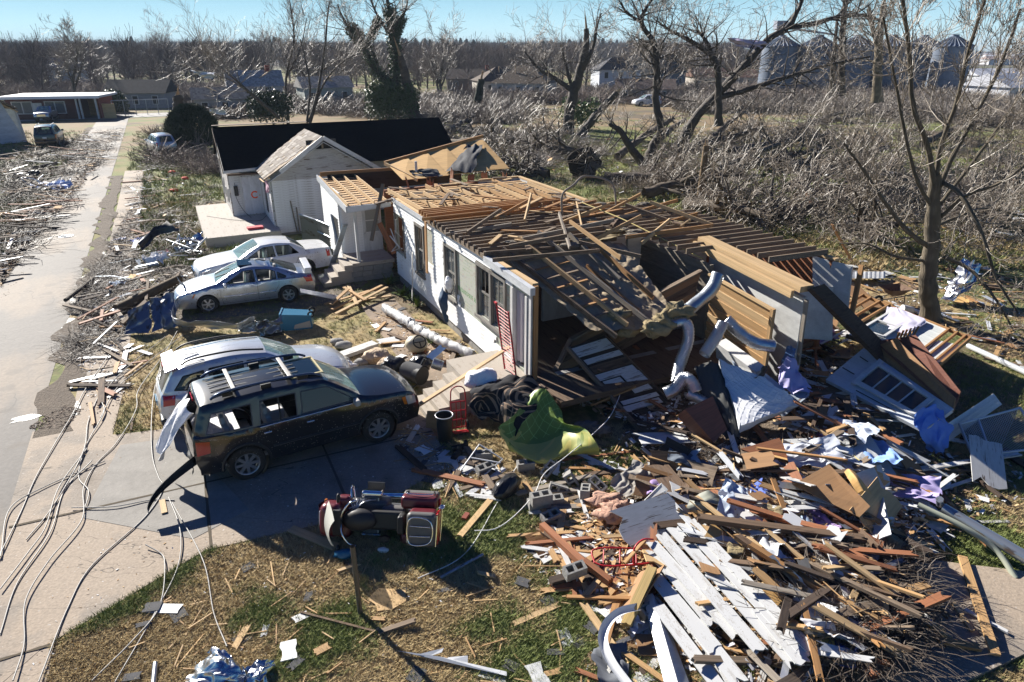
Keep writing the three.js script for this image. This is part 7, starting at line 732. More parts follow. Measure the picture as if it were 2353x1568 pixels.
// --- cables
{
  const C = [[[288, 747], [242, 827], [192, 901], [170, 945], [118, 1033], [80, 1101], [47, 1178], [0, 1272], [-40, 1340]], [[407, 761], [374, 818], [316, 901], [313, 939], [264, 1022], [220, 1068], [192, 1120], [187, 1196], [111, 1290], [59, 1378], [54, 1486], [29, 1565]], [[379, 774], [264, 871], [234, 917], [239, 945], [198, 1024], [181, 1099], [203, 1129], [192, 1176]], [[374, 821], [352, 912], [350, 1049], [365, 1099], [375, 1120], [337, 1184], [205, 1307], [155, 1398], [88, 1568]], [[387, 1143], [413, 1217], [410, 1296], [357, 1407], [264, 1568]], [[395, 1155], [469, 1296], [492, 1413], [521, 1486]], [[334, 1252], [372, 1275], [378, 1296], [363, 1401], [305, 1472], [211, 1565]], [[240, 1060], [100, 1120], [30, 1160], [0, 1280]], [[200, 1030], [135, 1120], [100, 1220], [67, 1266], [0, 1354]], [[210, 1060], [152, 1120], [114, 1225], [38, 1343], [0, 1457]], [[164, 1167], [264, 1164], [352, 1149], [400, 1150]], [[300, 850], [250, 880], [205, 960], [190, 1040], [110, 1180], [60, 1240]], [[420, 770], [330, 840], [270, 890], [230, 960]]];
  C.forEach((c, i) => solo('power_cable', 'downed grey power cable snaking over the driveway and pavement', 'cable', tube(c.map(([u, v], k) => U(u, v, 0.03 + 0.05 * hash(i, k))), 0.012, c.length * 14, 6), M.wire, 'downed power cables on the driveway'));
  const W2 = [[[820, 1500 - 40], [812, 1330], [700, 1420]], [[1255, 1010], [1190, 1070], [1140, 1160], [1060, 1280], [960, 1330]], [[1480, 840], [1440, 870], [1420, 920], [1400, 960], [1360, 1000], [1300, 1050], [1250, 1090], [1225, 1140], [1140, 1215], [1090, 1220]]]; W2.slice(1).forEach((c, i) => solo('thin_wire', ['thin pale wire trailing past the motorcycle', 'thin pale wire looping over the rubble and cinder blocks'][i], 'wire', tube(c.map(([u, v], k) => U(u, v, i ? 0.7 - 0.06 * k : 0.05)), 0.01, 60, 5), M.paper));
  solo('roof_cable', 'yellow rope stretched across the open joists', 'rope', tube([F(12.6, 20.3, 3.9), F(12.8, 18, 3.75), F(13, 16, 3.5), F(13.2, 14.6, 3.3)], 0.02, 30, 5), mat([0.5, 0.4, 0.15], 0.8)); solo('pipe_frame', 'bent grey steel pipe frame standing above the open joists', 'pipe', merge([tube([F(11.9, 20.4, 3.4), F(11.9, 20.4, 4.25), F(12.2, 20.3, 4.5), F(13.2, 21.0, 4.65), F(14.0, 20.6, 4.4), F(14.1, 20.3, 3.5)], 0.04, 50, 8)]), M.grey);
  const pl = thing('broken_pole', 'broken wooden utility pole standing before the branch tangle', 'pole', null, U(1605, 482)); part(pl, 'shaft', rod(V(0, 0, 0), V(0.05, 3.7, 0), 0.2, 0.17, 14), mat([0.30, 0.21, 0.12], 0.9, { map: tBark })); for (let i = 0; i < 5; i++) part(pl, 'splinter', rod(V(0.05 + rr(-0.1, 0.1), 3.5, rr(-0.1, 0.1)), V(rr(-0.1, 0.15), rr(3.8, 4.1), rr(-0.1, 0.1)), 0.05, 0.01, 4), M.splint);
  solo('lawn_pipe', 'upright rusty steel pipe standing in the front lawn', 'pipe', new THREE.CylinderGeometry(0.042, 0.042, 1.45, 14, 1, true).translate(0, 0.72, 0), mat([0.16, 0.135, 0.115], 0.6, { metalness: 0.4, map: tRust })).position.copy(U(828, 1412)); bd(690, 1408, 0.05, 860, 1452, 0.05, 0.04, 0.04, M.old, 'dead_branch', 'thin dead branch lying across the foot of the lawn pipe', { cat: 'branch' }); bd(868, 1455, 0.03, 958, 1425, 0.12, 0.09, 0.05, M.old2, 'old_stake', 'old wooden stake lying beside the lawn pipe', {});
}
// --- front lawn pieces
{
  const irregular = (pts, t, m, nm, lb, cat, h = 0.02) => solo(nm, lb, cat, flat(pts.map(p => U(...p)), h, t), m);
  irregular([[843, 1382], [870, 1355], [932, 1360], [933, 1385], [900, 1405], [868, 1408], [862, 1392]], 0.015, M.ply, 'plywood_piece', 'broken pale plywood piece lying on the lawn by the pipe', 'plywood');
  solo('white_trim_piece', 'long broken white vinyl trim with torn flange on the lawn', 'trim', merge([slab4(U(915, 1497, 0.05), U(1010, 1510, 0.08), U(1165, 1545, 0.05), U(1165, 1555, 0.05), 0.04), slab4(U(960, 1505, 0.09), U(1020, 1490, 0.14), U(1015, 1500, 0.12), U(985, 1510, 0.08), 0.01), slab4(U(1030, 1512, 0.08), U(1075, 1508, 0.12), U(1075, 1525, 0.08), U(1020, 1522, 0.06), 0.01)]), M.vinyl); bd(1100, 1545, 0.03, 1165, 1568, 0.03, 0.14, 0.01, M.vinyl, 'white_trim_piece', 'flat white vinyl piece below the long torn trim', {});
  const fb = thing('foil_sheet', 'crumpled silver foil wrapper at the end of a cable on the lawn', 'foil', null, V(0, 0, 0)); part(fb, 'wrapper', patchGeo([[[475, 1500, 0.18], [500, 1492, 0.25], [528, 1500, 0.2]], [[460, 1520, 0.1], [505, 1512, 0.32], [555, 1530, 0.12]], [[440, 1548, 0.05], [500, 1540, 0.3], [570, 1545, 0.1]], [[425, 1570, 0.04], [500, 1575, 0.16], [560, 1570, 0.05]]], 30, 30, 0.1, 3, 6), M.foil); part(fb, 'flap', patchGeo([[[555, 1545, 0.05], [590, 1520, 0.2], [625, 1515, 0.12]], [[560, 1565, 0.04], [600, 1545, 0.2], [632, 1532, 0.05]], [[550, 1580, 0.03], [600, 1570, 0.08], [625, 1555, 0.03]]], 24, 24, 0.08, 6, 6), M.foil);
  bd(535, 1495, 0.04, 572, 1432, 0.04, 0.11, 0.02, M.ply, 'pale_splint', 'pale pointed wood splint beside the silver foil', { jag: 1 }); solo('short_pipe', 'short steel pipe end lying beside the silver foil', 'pipe', rod(U(357, 1525, 0.04), U(352, 1575, 0.04), 0.045), M.steel); solo('dark_pipe', 'dark steel tube lying in the motorcycle shadow', 'pipe', rod(U(1012, 1328, 0.03), U(1110, 1275, 0.05), 0.03), M.galv);
  bd(667, 1215, 0.04, 772, 1258, 0.04, 0.2, 0.03, M.pine2, 'pine_plank', 'clean pine plank lying beside the motorcycle windshield', { jag: 0 }); bd(1055, 1235, 0.05, 1128, 1148, 0.07, 0.13, 0.04, M.ply, 'pine_plank', 'weathered plank lying behind the motorcycle top case', { jag: 0.3 }); bd(1175, 1437, 0.03, 1290, 1388, 0.03, 0.11, 0.03, M.pine2, 'pine_plank', 'pointed pine plank alone on the lawn below the shutter', { jag: 0.6 });
  bd(372, 1150, 0.03, 378, 1180, 0.03, 0.11, 0.04, M.pine2, 'short_stud', 'short stud end on the driveway under the cables', { jag: 0 }); bd(300, 990, 0.03, 305, 960, 0.03, 0.05, 0.02, M.old, 'stick', 'thin brown stick on the driveway near the crossover', { cat: 'stick' });
  for (const [u, v, r, m, lb] of [[790, 1280, 0.14, M.blueplast, 'small torn blue cup on the lawn'], [885, 1245, 0.1, M.old, 'brown leather shoe on the lawn by the motorcycle'], [880, 1268, 0.08, M.paper, 'clear crushed bottle on the lawn by the brown shoe']]) solo('small_item', lb, 'litter', blob(r, 0.4, u, [1.3, 0.7, 0.8], 2).translate(0, r * 0.5, 0), m).position.copy(U(u, v));
}
// --- cinder blocks with cores
{
  const cb = (u, v, h, ry, rx, s = 1, lb) => { const T = new THREE.Shape(); T.moveTo(-0.2, -0.1); T.lineTo(0.2, -0.1); T.lineTo(0.2, 0.1); T.lineTo(-0.2, 0.1); T.closePath(); for (const x of [-0.09, 0.09]) { const p = new THREE.Path(); p.moveTo(x - 0.065, -0.065); p.lineTo(x + 0.065, -0.065); p.lineTo(x + 0.065, 0.065); p.lineTo(x - 0.065, 0.065); p.closePath(); T.holes.push(p); } const g = new THREE.ExtrudeGeometry(T, { depth: 0.2, bevelEnabled: false }); g.rotateX(-Math.PI / 2); const o = solo('cinder_block', lb || 'grey hollow cinder block lying in the rubble below the green sheet', 'block', g, M.block, lb ? undefined : 'cinder blocks in the rubble'); o.scale.setScalar(s); o.position.copy(U(u, v, h)); o.rotation.set(rx, ry, 0); return o; };
  cb(1238, 1170, 0, 0.25, 0, 1.15, 'cinder block standing upright under another by the black bag'); cb(1243, 1155, 0.23, 0.3, 0, 1.1, 'cinder block stacked on top of the upright one'); for (const [u, v, h, y, x] of [[1272, 1160, 0, 0.2, 0.05], [1265, 1195, 0.02, 0.5, 0.25], [1282, 1122, 0.05, -0.3, 1.2], [1345, 1140, 0.1, 1.4, -0.2], [1260, 1082, 0.12, 0.9, 0.7], [1208, 1078, 0, 0.2, 0], [1312, 1100, 0.1, -1.0, 1.4], [1112, 1055, 0, 0.1, 0], [1115, 1085, 0, 0.5, 0.2], [1320, 1320, 0.2, 0.4, 0.2], [1372, 1120, 0.12, 2.3, 0.5], [1495, 1410, 0.05, 0.5, 0.2]]) cb(u, v, h, y, x);
  solo('black_bag_roll', 'long knotted black plastic bag in front of the cinder blocks', 'bag', blob(0.22, 0.25, 4, [1, 1, 2.0]).rotateY(-0.6).translate(0, 0.2, 0), M.blackbag).position.copy(U(1165, 1135));
  const ch = thing('folding_chair_frame', 'bent aluminium chair frame lying by the cinder blocks', 'chair', null, U(1110, 1070, 0.05)); for (const [a, b] of [[V(-0.5, 0.05, 0.3), V(-0.1, 0.25, -0.5)], [V(-0.1, 0.25, -0.5), V(0.45, 0.1, -0.1)], [V(0.45, 0.1, -0.1), V(0.05, 0.05, 0.45)], [V(-0.3, 0.15, -0.1), V(0.4, 0.2, 0.2)], [V(0.2, 0.05, 0.2), V(0.3, 0.35, 0.7)]]) part(ch, 'tube', rod(a, b, 0.016), M.alum); for (let i = 0; i < 3; i++) bd(1070 + i * 10, 1135 + i * 4, 0.05, 1140 + i * 6, 1143 + i * 3, 0.08, 0.06, 0.03, M.white, 'white_rail', 'white slender rail lying beside the black bag', { group: 'white rails beside the black bag', jag: 0 });
  solo('red_brick', 'single red brick lying on the lawn by the motorcycle', 'brick', box(0.2, 0.07, 0.1, 0, 0.05, 0).rotateY(1.2), M.brick).position.copy(U(1070, 1192));
  const sh = thing('orange_shutter', 'orange louvred shutter panel lying on the lawn edge', 'shutter', null, V(0, 0, 0)); for (let i = 0; i < 7; i++) { const k = i / 7; slabPart(sh, 'slat', [U(mix(1205, 1245, k), mix(1232, 1288, k), 0.08), U(mix(1262, 1290, k), mix(1213, 1270, k), 0.08), U(mix(1268, 1294, k), mix(1220, 1277, k), 0.05), U(mix(1210, 1249, k), mix(1240, 1295, k), 0.05)], 0.015, M.pine3); }
}
// --- big timber and planks in the foreground heap
{
  const L = (a, m, w, t, lb, o = {}) => bd(...a, w, t, m, o.n || 'timber', lb, o);
  L([1245, 1208, 0.1, 1345, 1300, 0.2], M.redwood, 0.13, 0.13, 'thick brown beam slanting away from the orange shutter', { jag: 0 }); L([1340, 1290, 0.22, 1405, 1340, 0.15], M.redwood, 0.12, 0.12, 'short brown beam at the lower end of the thick one', { jag: 0.3 }); L([1265, 1340, 0.1, 1320, 1325, 0.1], M.dark, 0.16, 0.14, 'dark block of timber under a grey block', { jag: 0 });
  L([1500, 1305, 0.55, 1438, 1440, 0.15], mat([0.60, 0.42, 0.16], 0.7, { map: tGrain }), 0.16, 0.14, 'thick pale yellow post leaning on the white planks', { jag: 0.2 });
  // long white planks with peeling paint
  const WP = [[1568, 1200, 0.52, 1862, 1512, 0.5, 0.17], [1542, 1210, 0.5, 1835, 1535, 0.45, 0.17], [1516, 1225, 0.5, 1752, 1500, 0.42, 0.16], [1495, 1243, 0.46, 1700, 1470, 0.4, 0.15], [1492, 1262, 0.4, 1640, 1440, 0.36, 0.13], [1620, 1350, 0.5, 1750, 1500, 0.45, 0.15], [1585, 1195, 0.56, 1870, 1500, 0.52, 0.14], [1500, 1320, 0.36, 1650, 1500, 0.33, 0.2], [1550, 1380, 0.34, 1705, 1575, 0.3, 0.2], [1510, 1390, 0.3, 1660, 1590, 0.26, 0.16], [1600, 1420, 0.32, 1700, 1600, 0.28, 0.14], [1740, 1395, 0.5, 1850, 1530, 0.5, 0.18]];
  WP.forEach((a, i) => bd(a[0], a[1], a[2], a[3], a[4], a[5], a[6] * 1.4, 0.022, M.plankW, 'white_plank', 'long white painted plank with peeling edges in the fanned stack', { group: 'fanned stack of long white planks', jag: 0.35, seed: i * 3 + 1, roll: rr(-0.06, 0.06) }));
  solo('white_trough', 'white metal siding trough lying left of the fanned planks', 'siding', merge([slab4(U(1478, 1372, 0.2), U(1498, 1365, 0.3), U(1562, 1590, 0.28), U(1535, 1600, 0.18), 0.01), slab4(U(1498, 1365, 0.3), U(1515, 1385, 0.15), U(1590, 1590, 0.12), U(1562, 1590, 0.28), 0.01)]), M.vinyl);
  solo('white_gutter', 'white plastic gutter bent in a hook on the lawn edge', 'gutter', (() => { const P = [U(1470, 1400, 0.3), U(1425, 1412, 0.35), U(1398, 1435, 0.28), U(1385, 1470, 0.2), U(1400, 1520, 0.2), U(1450, 1590, 0.18)]; const c = new THREE.CatmullRomCurve3(P); return sheet(40, 6, (s, t) => { const p = c.getPoint(s), d = c.getTangent(s), n = V(-d.z, 0, d.x).normalize(); return p.addScaledVector(n, (t - 0.5) * 0.16).add(V(0, 0.06 * Math.pow(Math.abs(t - 0.5) * 2, 2), 0)); }); })(), M.vinyl);
  L([1300, 1372, 0.1, 1540, 1378, 0.15], M.pine3, 0.07, 0.04, 'thin brown batten lying level at the lawn edge'); L([1600, 1190, 0.75, 1990, 1240, 0.7], M.old, 0.16, 0.1, 'long dark beam lying over the top of the white planks'); L([1690, 1230, 0.7, 2000, 1440, 0.4], M.old, 0.14, 0.08, 'long dark beam slanting down to the patio slab'); L([1720, 1250, 0.8, 2010, 1430, 0.45], M.pine3, 0.12, 0.08, 'long reddish beam beside the dark slanting beam');
  L([2212, 1280, 0.14, 2262, 1430, 0.14], M.pine, 0.15, 0.05, 'orange pine board lying on the patio slab', { jag: 0 }); L([2258, 1418, 0.2, 2288, 1505, 0.16], M.pine, 0.14, 0.05, 'orange pine board end below the one on the patio', { jag: 0 }); L([2190, 1385, 0.13, 2235, 1450, 0.13], M.pine2, 0.07, 0.03, 'slim pale board lying on the patio slab', { jag: 0 }); L([2215, 1400, 0.12, 2320, 1455, 0.13], M.white, 0.07, 0.03, 'slim white strip lying on the patio slab'); L([2150, 1470, 0.2, 2255, 1490, 0.14], M.pine3, 0.13, 0.05, 'orange board at the edge of the patio'); L([1840, 1495, 0.35, 1960, 1460, 0.3], M.pine, 0.1, 0.05, 'board poking from the heap beside the white planks');
  // pipes
  const pp = thing('metal_pole', 'long grey steel pole with a bracket lying at the edge of the heap', 'pole', null, V(0, 0, 0)); part(pp, 'shaft', rod(U(2168, 1168, 0.55), U(2362, 1285, 0.35), 0.1, 0.12, 16), M.galv); part(pp, 'bracket', rod(U(2160, 1160, 0.55), U(2160, 1148, 0.75), 0.07), M.galv); solo('thin_pole', 'thin pale green conduit curving down beside the steel pole', 'pipe', tube([U(2110, 1160, 0.6), U(2220, 1215, 0.5), U(2290, 1265, 0.3), U(2335, 1330, 0.06)], 0.055, 40, 8), mat([0.34, 0.36, 0.28], 0.5));
  // brown plywood and curl
  solo('plywood_sheet', 'large brown plywood sheet lying on the heap', 'plywood', slab4(U(1822, 1115, 0.85), U(1905, 1068, 1.15), U(2000, 1165, 0.9), U(1975, 1190, 0.75), 0.015), M.plyd); solo('plywood_curl', 'curled orange veneer strip on the brown plywood sheet', 'plywood', (() => { const f = patch([[[1940, 1085, 1.15], [1950, 1078, 1.3], [1965, 1085, 1.25]], [[1955, 1110, 1.1], [1968, 1100, 1.3], [1985, 1110, 1.2]], [[1970, 1135, 0.95], [1985, 1128, 1.15], [2005, 1138, 1.0]]]); return sheet(14, 14, (s, t) => f(s, t)); })(), M.osb);
  solo('drawer_board', 'dark brown drawer front panel lying below the purple cloth', 'panel', slab4(U(1885, 935, 0.9), U(1965, 968, 0.85), U(1955, 1005, 0.65), U(1862, 975, 0.7), 0.04), M.plyd); solo('white_shelf', 'white ribbed plastic shelf tilted on the heap', 'shelf', merge([slab4(U(1445, 1165, 0.35), U(1580, 1160, 0.4), U(1600, 1180, 0.3), U(1440, 1182, 0.25), 0.04), slab4(U(1470, 1160, 0.4), U(1520, 1110, 0.9), U(1535, 1125, 0.85), U(1500, 1162, 0.4), 0.02)]), M.white); solo('white_board', 'grey green metal hood lying on the heap beside the white shelf', 'metal', thick(patchGeo([[[1590, 1145, 0.55], [1630, 1130, 0.7], [1665, 1150, 0.5]], [[1580, 1165, 0.5], [1630, 1155, 0.65], [1680, 1170, 0.45]], [[1600, 1180, 0.4], [1640, 1180, 0.45], [1690, 1185, 0.35]]], 12, 12, 0.04), 0.01), mat([0.26, 0.27, 0.22], 0.5));
}
// --- inside and in front of the fallen front wall
{
  const strip = thing('striped_panel', 'dark fallen ceiling panel with white painted strips sloping to the ground', 'panel', null, V(0, 0, 0)), A = UD(1303, 800, 16.9), B = UD(1392, 772, 17.3), C = UD(1660, 1045, 14.6), D = UD(1545, 1075, 14.0); slabDn(strip, 'base_boards', [A, B, C, D], 0.04, M.dark); const N = B.clone().sub(A).cross(D.clone().sub(A)).normalize(); if (N.y < 0) N.negate();
  for (const [s0, s1, t0, t1, m] of [[0.05, 0.95, 0.02, 0.10, M.peel], [0.1, 0.98, 0.13, 0.17, M.peel], [0.08, 0.98, 0.19, 0.25, M.old], [0.06, 0.95, 0.26, 0.31, M.peel], [0.1, 0.5, 0.32, 0.4, M.peel], [0.55, 0.98, 0.31, 0.40, M.peel], [0.5, 0.9, 0.42, 0.46, M.peel], [0.1, 0.9, 0.49, 0.52, M.peel], [0.05, 0.85, 0.53, 0.57, M.peel], [0.2, 0.8, 0.62, 0.67, M.peel], [0.08, 0.95, 0.70, 0.75, M.old], [0.1, 0.9, 0.80, 0.88, M.peel], [0.1, 0.8, 0.92, 0.98, M.old2]]) slabDn(strip, 'painted_strip', [[s0, t0], [s1, t0], [s1, t1], [s0, t1]].map(([s, t]) => bil(A, B, C, D, s, t).addScaledVector(N, 0.03)), 0.015, m);
  plank(strip, 'edge_board', A.clone().addScaledVector(N, 0.03), D.clone().addScaledVector(N, 0.03), 0.08, 0.1, M.old2); plank(strip, 'edge_board', B.clone().addScaledVector(N, 0.02), C.clone().addScaledVector(N, 0.02), 0.06, 0.06, M.old);
  // foil ducts
  const duct = (pts, r, lb, m = M.foil) => { const P = pts.map(q => UD(...q)), c = new THREE.CatmullRomCurve3(P), n = Math.round(c.getLength() / 0.035), g = new THREE.TubeGeometry(c, n, r, 16), p = g.attributes.position; for (let i = 0; i <= n; i++) { const ce = c.getPointAt(i / n); for (let j = 0; j <= 16; j++) { const k = i * 17 + j, f = 1 + 0.10 * (i % 2) + 0.26 * (fbm(i * 0.13, j * 0.45 + pts[0][0], 3) - 0.5); p.setXYZ(k, ce.x + (p.getX(k) - ce.x) * f, ce.y + (p.getY(k) - ce.y) * f, ce.z + (p.getZ(k) - ce.z) * f); } } g.computeVertexNormals(); return solo('foil_duct', lb, 'duct', g, m === M.foil ? M.duct : m); };
  duct([[1545, 745, 16.3], [1575, 742, 16.2], [1582, 775, 16], [1565, 830, 15.7], [1552, 880, 15.4]], 0.14, 'silver foil duct hanging bent over the dark rubble'); duct([[1662, 742, 16], [1645, 775, 15.8], [1618, 815, 15.5]], 0.14, 'short silver foil duct hanging beside the bent one'); duct([[1668, 735, 16.2], [1700, 765, 16], [1740, 790, 15.8], [1778, 795, 15.8]], 0.15, 'silver foil duct lying before the plank wall'); duct([[1528, 905, 14.9], [1550, 895, 14.9], [1572, 868, 15], [1590, 880, 14.9], [1598, 900, 14.8]], 0.15, 'silver foil duct elbow lying on the rubble'); duct([[1580, 905, 14.8], [1620, 925, 14.6], [1645, 950, 14.4]], 0.12, 'thin silver foil duct running down to the brown chest'); duct([[1622, 1068, 13.6], [1660, 1095, 13.3], [1698, 1118, 13.1]], 0.16, 'blue shaded foil duct half buried in the heap');
  duct([[1650, 630, 17.2], [1635, 665, 17], [1590, 705, 16.7], [1545, 740, 16.4]], 0.16, 'smooth grey metal duct with torn insulation above the foil ducts', M.galv); for (const [u, v, d, s] of [[1560, 715, 16.5, 0.3], [1530, 735, 16.4, 0.28], [1505, 755, 16.3, 0.3], [1425, 725, 17.2, 0.25], [1445, 760, 17, 0.22]]) solo('insulation_clump', 'yellow brown insulation clump clinging to the metal duct', 'insulation', blob(s, 0.7, u, [1.2, 0.8, 0.9], 3, 3), M.insul, 'insulation clumps on the duct').position.copy(UD(u, v, d));
  // mattress, cover, box spring, chest
  const tQ = tex(256, 256, (u, v) => { const a = Math.abs(((u * 8 + v * 8) % 1) - 0.5), b = Math.abs(((u * 8 - v * 8 + 8) % 1) - 0.5); return Math.min(1, Math.min(a, b) * 4); }, false);
  const mt = patchGeo([[[1652, 838, 1.45], [1720, 868, 1.35], [1785, 890, 1.3]], [[1672, 905, 1.05], [1745, 925, 1.05], [1810, 920, 1.05]], [[1700, 995, 0.7], [1765, 965, 0.8], [1824, 938, 0.9]]], 24, 24, 0.03); solo('mattress', 'white quilted mattress lying tilted on the heap', 'mattress', thick(mt, 0.24), mat([0.72, 0.73, 0.75], 0.85, { bumpMap: tQ, bumpScale: 0.008 })); solo('box_spring', 'blue grey box spring under the white mattress', 'box spring', thick(patchGeo([[[1668, 812, 1.35], [1740, 845, 1.3], [1800, 890, 1.2]], [[1690, 850, 1.15], [1760, 880, 1.1], [1815, 915, 1.0]]], 12, 8), 0.2), mat([0.30, 0.38, 0.50], 0.8));
  solo('grey_sheet', 'dark grey cloth draped over the left of the mattress', 'cloth', patchGeo([[[1600, 850, 1.3], [1640, 828, 1.6], [1660, 850, 1.45]], [[1605, 900, 1.1], [1650, 890, 1.3], [1680, 905, 1.15]], [[1640, 950, 0.8], [1672, 950, 0.95], [1698, 965, 0.85]], [[1670, 1010, 0.5], [1690, 1015, 0.55], [1705, 1020, 0.5]]], 26, 26, 0.12, 4, 7), mat([0.07, 0.07, 0.065], 0.9));
  const ck = thing('wooden_chest', 'reddish brown wooden chest tipped on end beside the mattress', 'chest', null, V(0, 0, 0)); slabPart(ck, 'carcass', [U(1555, 955, 0.95), U(1618, 925, 1.05), U(1650, 1000, 0.5), U(1620, 1030, 0.35)], 0.4, mat([0.26, 0.09, 0.05], 0.6, { map: tGrain })); slabPart(ck, 'end_panel', [U(1553, 957, 0.98), U(1612, 928, 1.08), U(1618, 925, 1.05), U(1558, 953, 0.95)], 0.05, M.pine3);
  solo('white_cabinet', 'white cabinet side with a black cloth over it behind the mattress', 'cabinet', slab4(U(1668, 778, 1.7), U(1762, 845, 1.6), U(1755, 890, 1.0), U(1668, 812, 1.2), 0.3), M.white); solo('black_cloth', 'black cloth strip hanging over the white cabinet', 'cloth', patchGeo([[[1752, 845, 1.75], [1765, 842, 1.7]], [[1735, 870, 1.5], [1755, 868, 1.4]], [[1690, 880, 1.3], [1740, 885, 1.2]]], 12, 14, 0.1, 3), M.black);
  solo('marble_board', 'marble patterned board lying by the lilac cloth', 'board', slab4(U(1770, 930, 0.75), U(1850, 890, 0.9), U(1860, 910, 0.85), U(1800, 960, 0.65), 0.03), mat([0.5, 0.55, 0.6], 0.4, { map: tRust })); solo('lilac_cloth', 'lilac cloth hanging over the rubble beside the mattress', 'cloth', patchGeo([[[1790, 840, 1.3], [1815, 825, 1.5], [1830, 845, 1.3]], [[1785, 870, 1.1], [1825, 870, 1.15], [1858, 885, 1.0]], [[1790, 895, 0.9], [1830, 905, 0.9], [1862, 905, 0.85]]], 18, 18, 0.16, 8), mat([0.42, 0.40, 0.66], 0.9));
  solo('blue_garment', 'blue garment hanging inside the standing drywall', 'clothing', patchGeo([[F(13.6, 11.5, 1.75), F(13.6, 11.2, 1.75)], [F(13.55, 11.55, 1.3), F(13.5, 11.15, 1.3)], [F(13.6, 11.5, 0.8), F(13.55, 11.25, 0.85)]], 10, 14, 0.08), mat([0.10, 0.2, 0.42], 0.9)); solo('pink_cloth', 'purple pink cloth heap below the fallen window wall', 'cloth', patchGeo([[[1870, 985, 0.6], [1910, 990, 0.75], [1940, 985, 0.7]], [[1880, 1010, 0.55], [1920, 1005, 0.75], [1960, 1015, 0.6]], [[1900, 1025, 0.4], [1930, 1028, 0.5], [1975, 1025, 0.4]]], 22, 22, 0.22, 2, 8), mat([0.42, 0.24, 0.52], 0.85));
  const chair = thing('wooden_chair', 'orange wooden chair standing inside the ruined front room', 'chair', null, F(12.3, 15.3, 0.8)); for (const [x, z, h] of [[-0.22, -0.2, 1.05], [0.22, -0.2, 1.05], [-0.22, 0.2, 0.46], [0.22, 0.2, 0.46]]) part(chair, 'leg', rod(V(x, 0, z), V(x, h, z), 0.025), M.pine); part(chair, 'seat', box(0.5, 0.05, 0.46, 0, 0.46, 0), M.pine); for (const y of [0.7, 0.95]) part(chair, 'back_rail', box(0.44, 0.09, 0.03, 0, y, -0.2), M.pine); chair.rotation.y = FR;
}
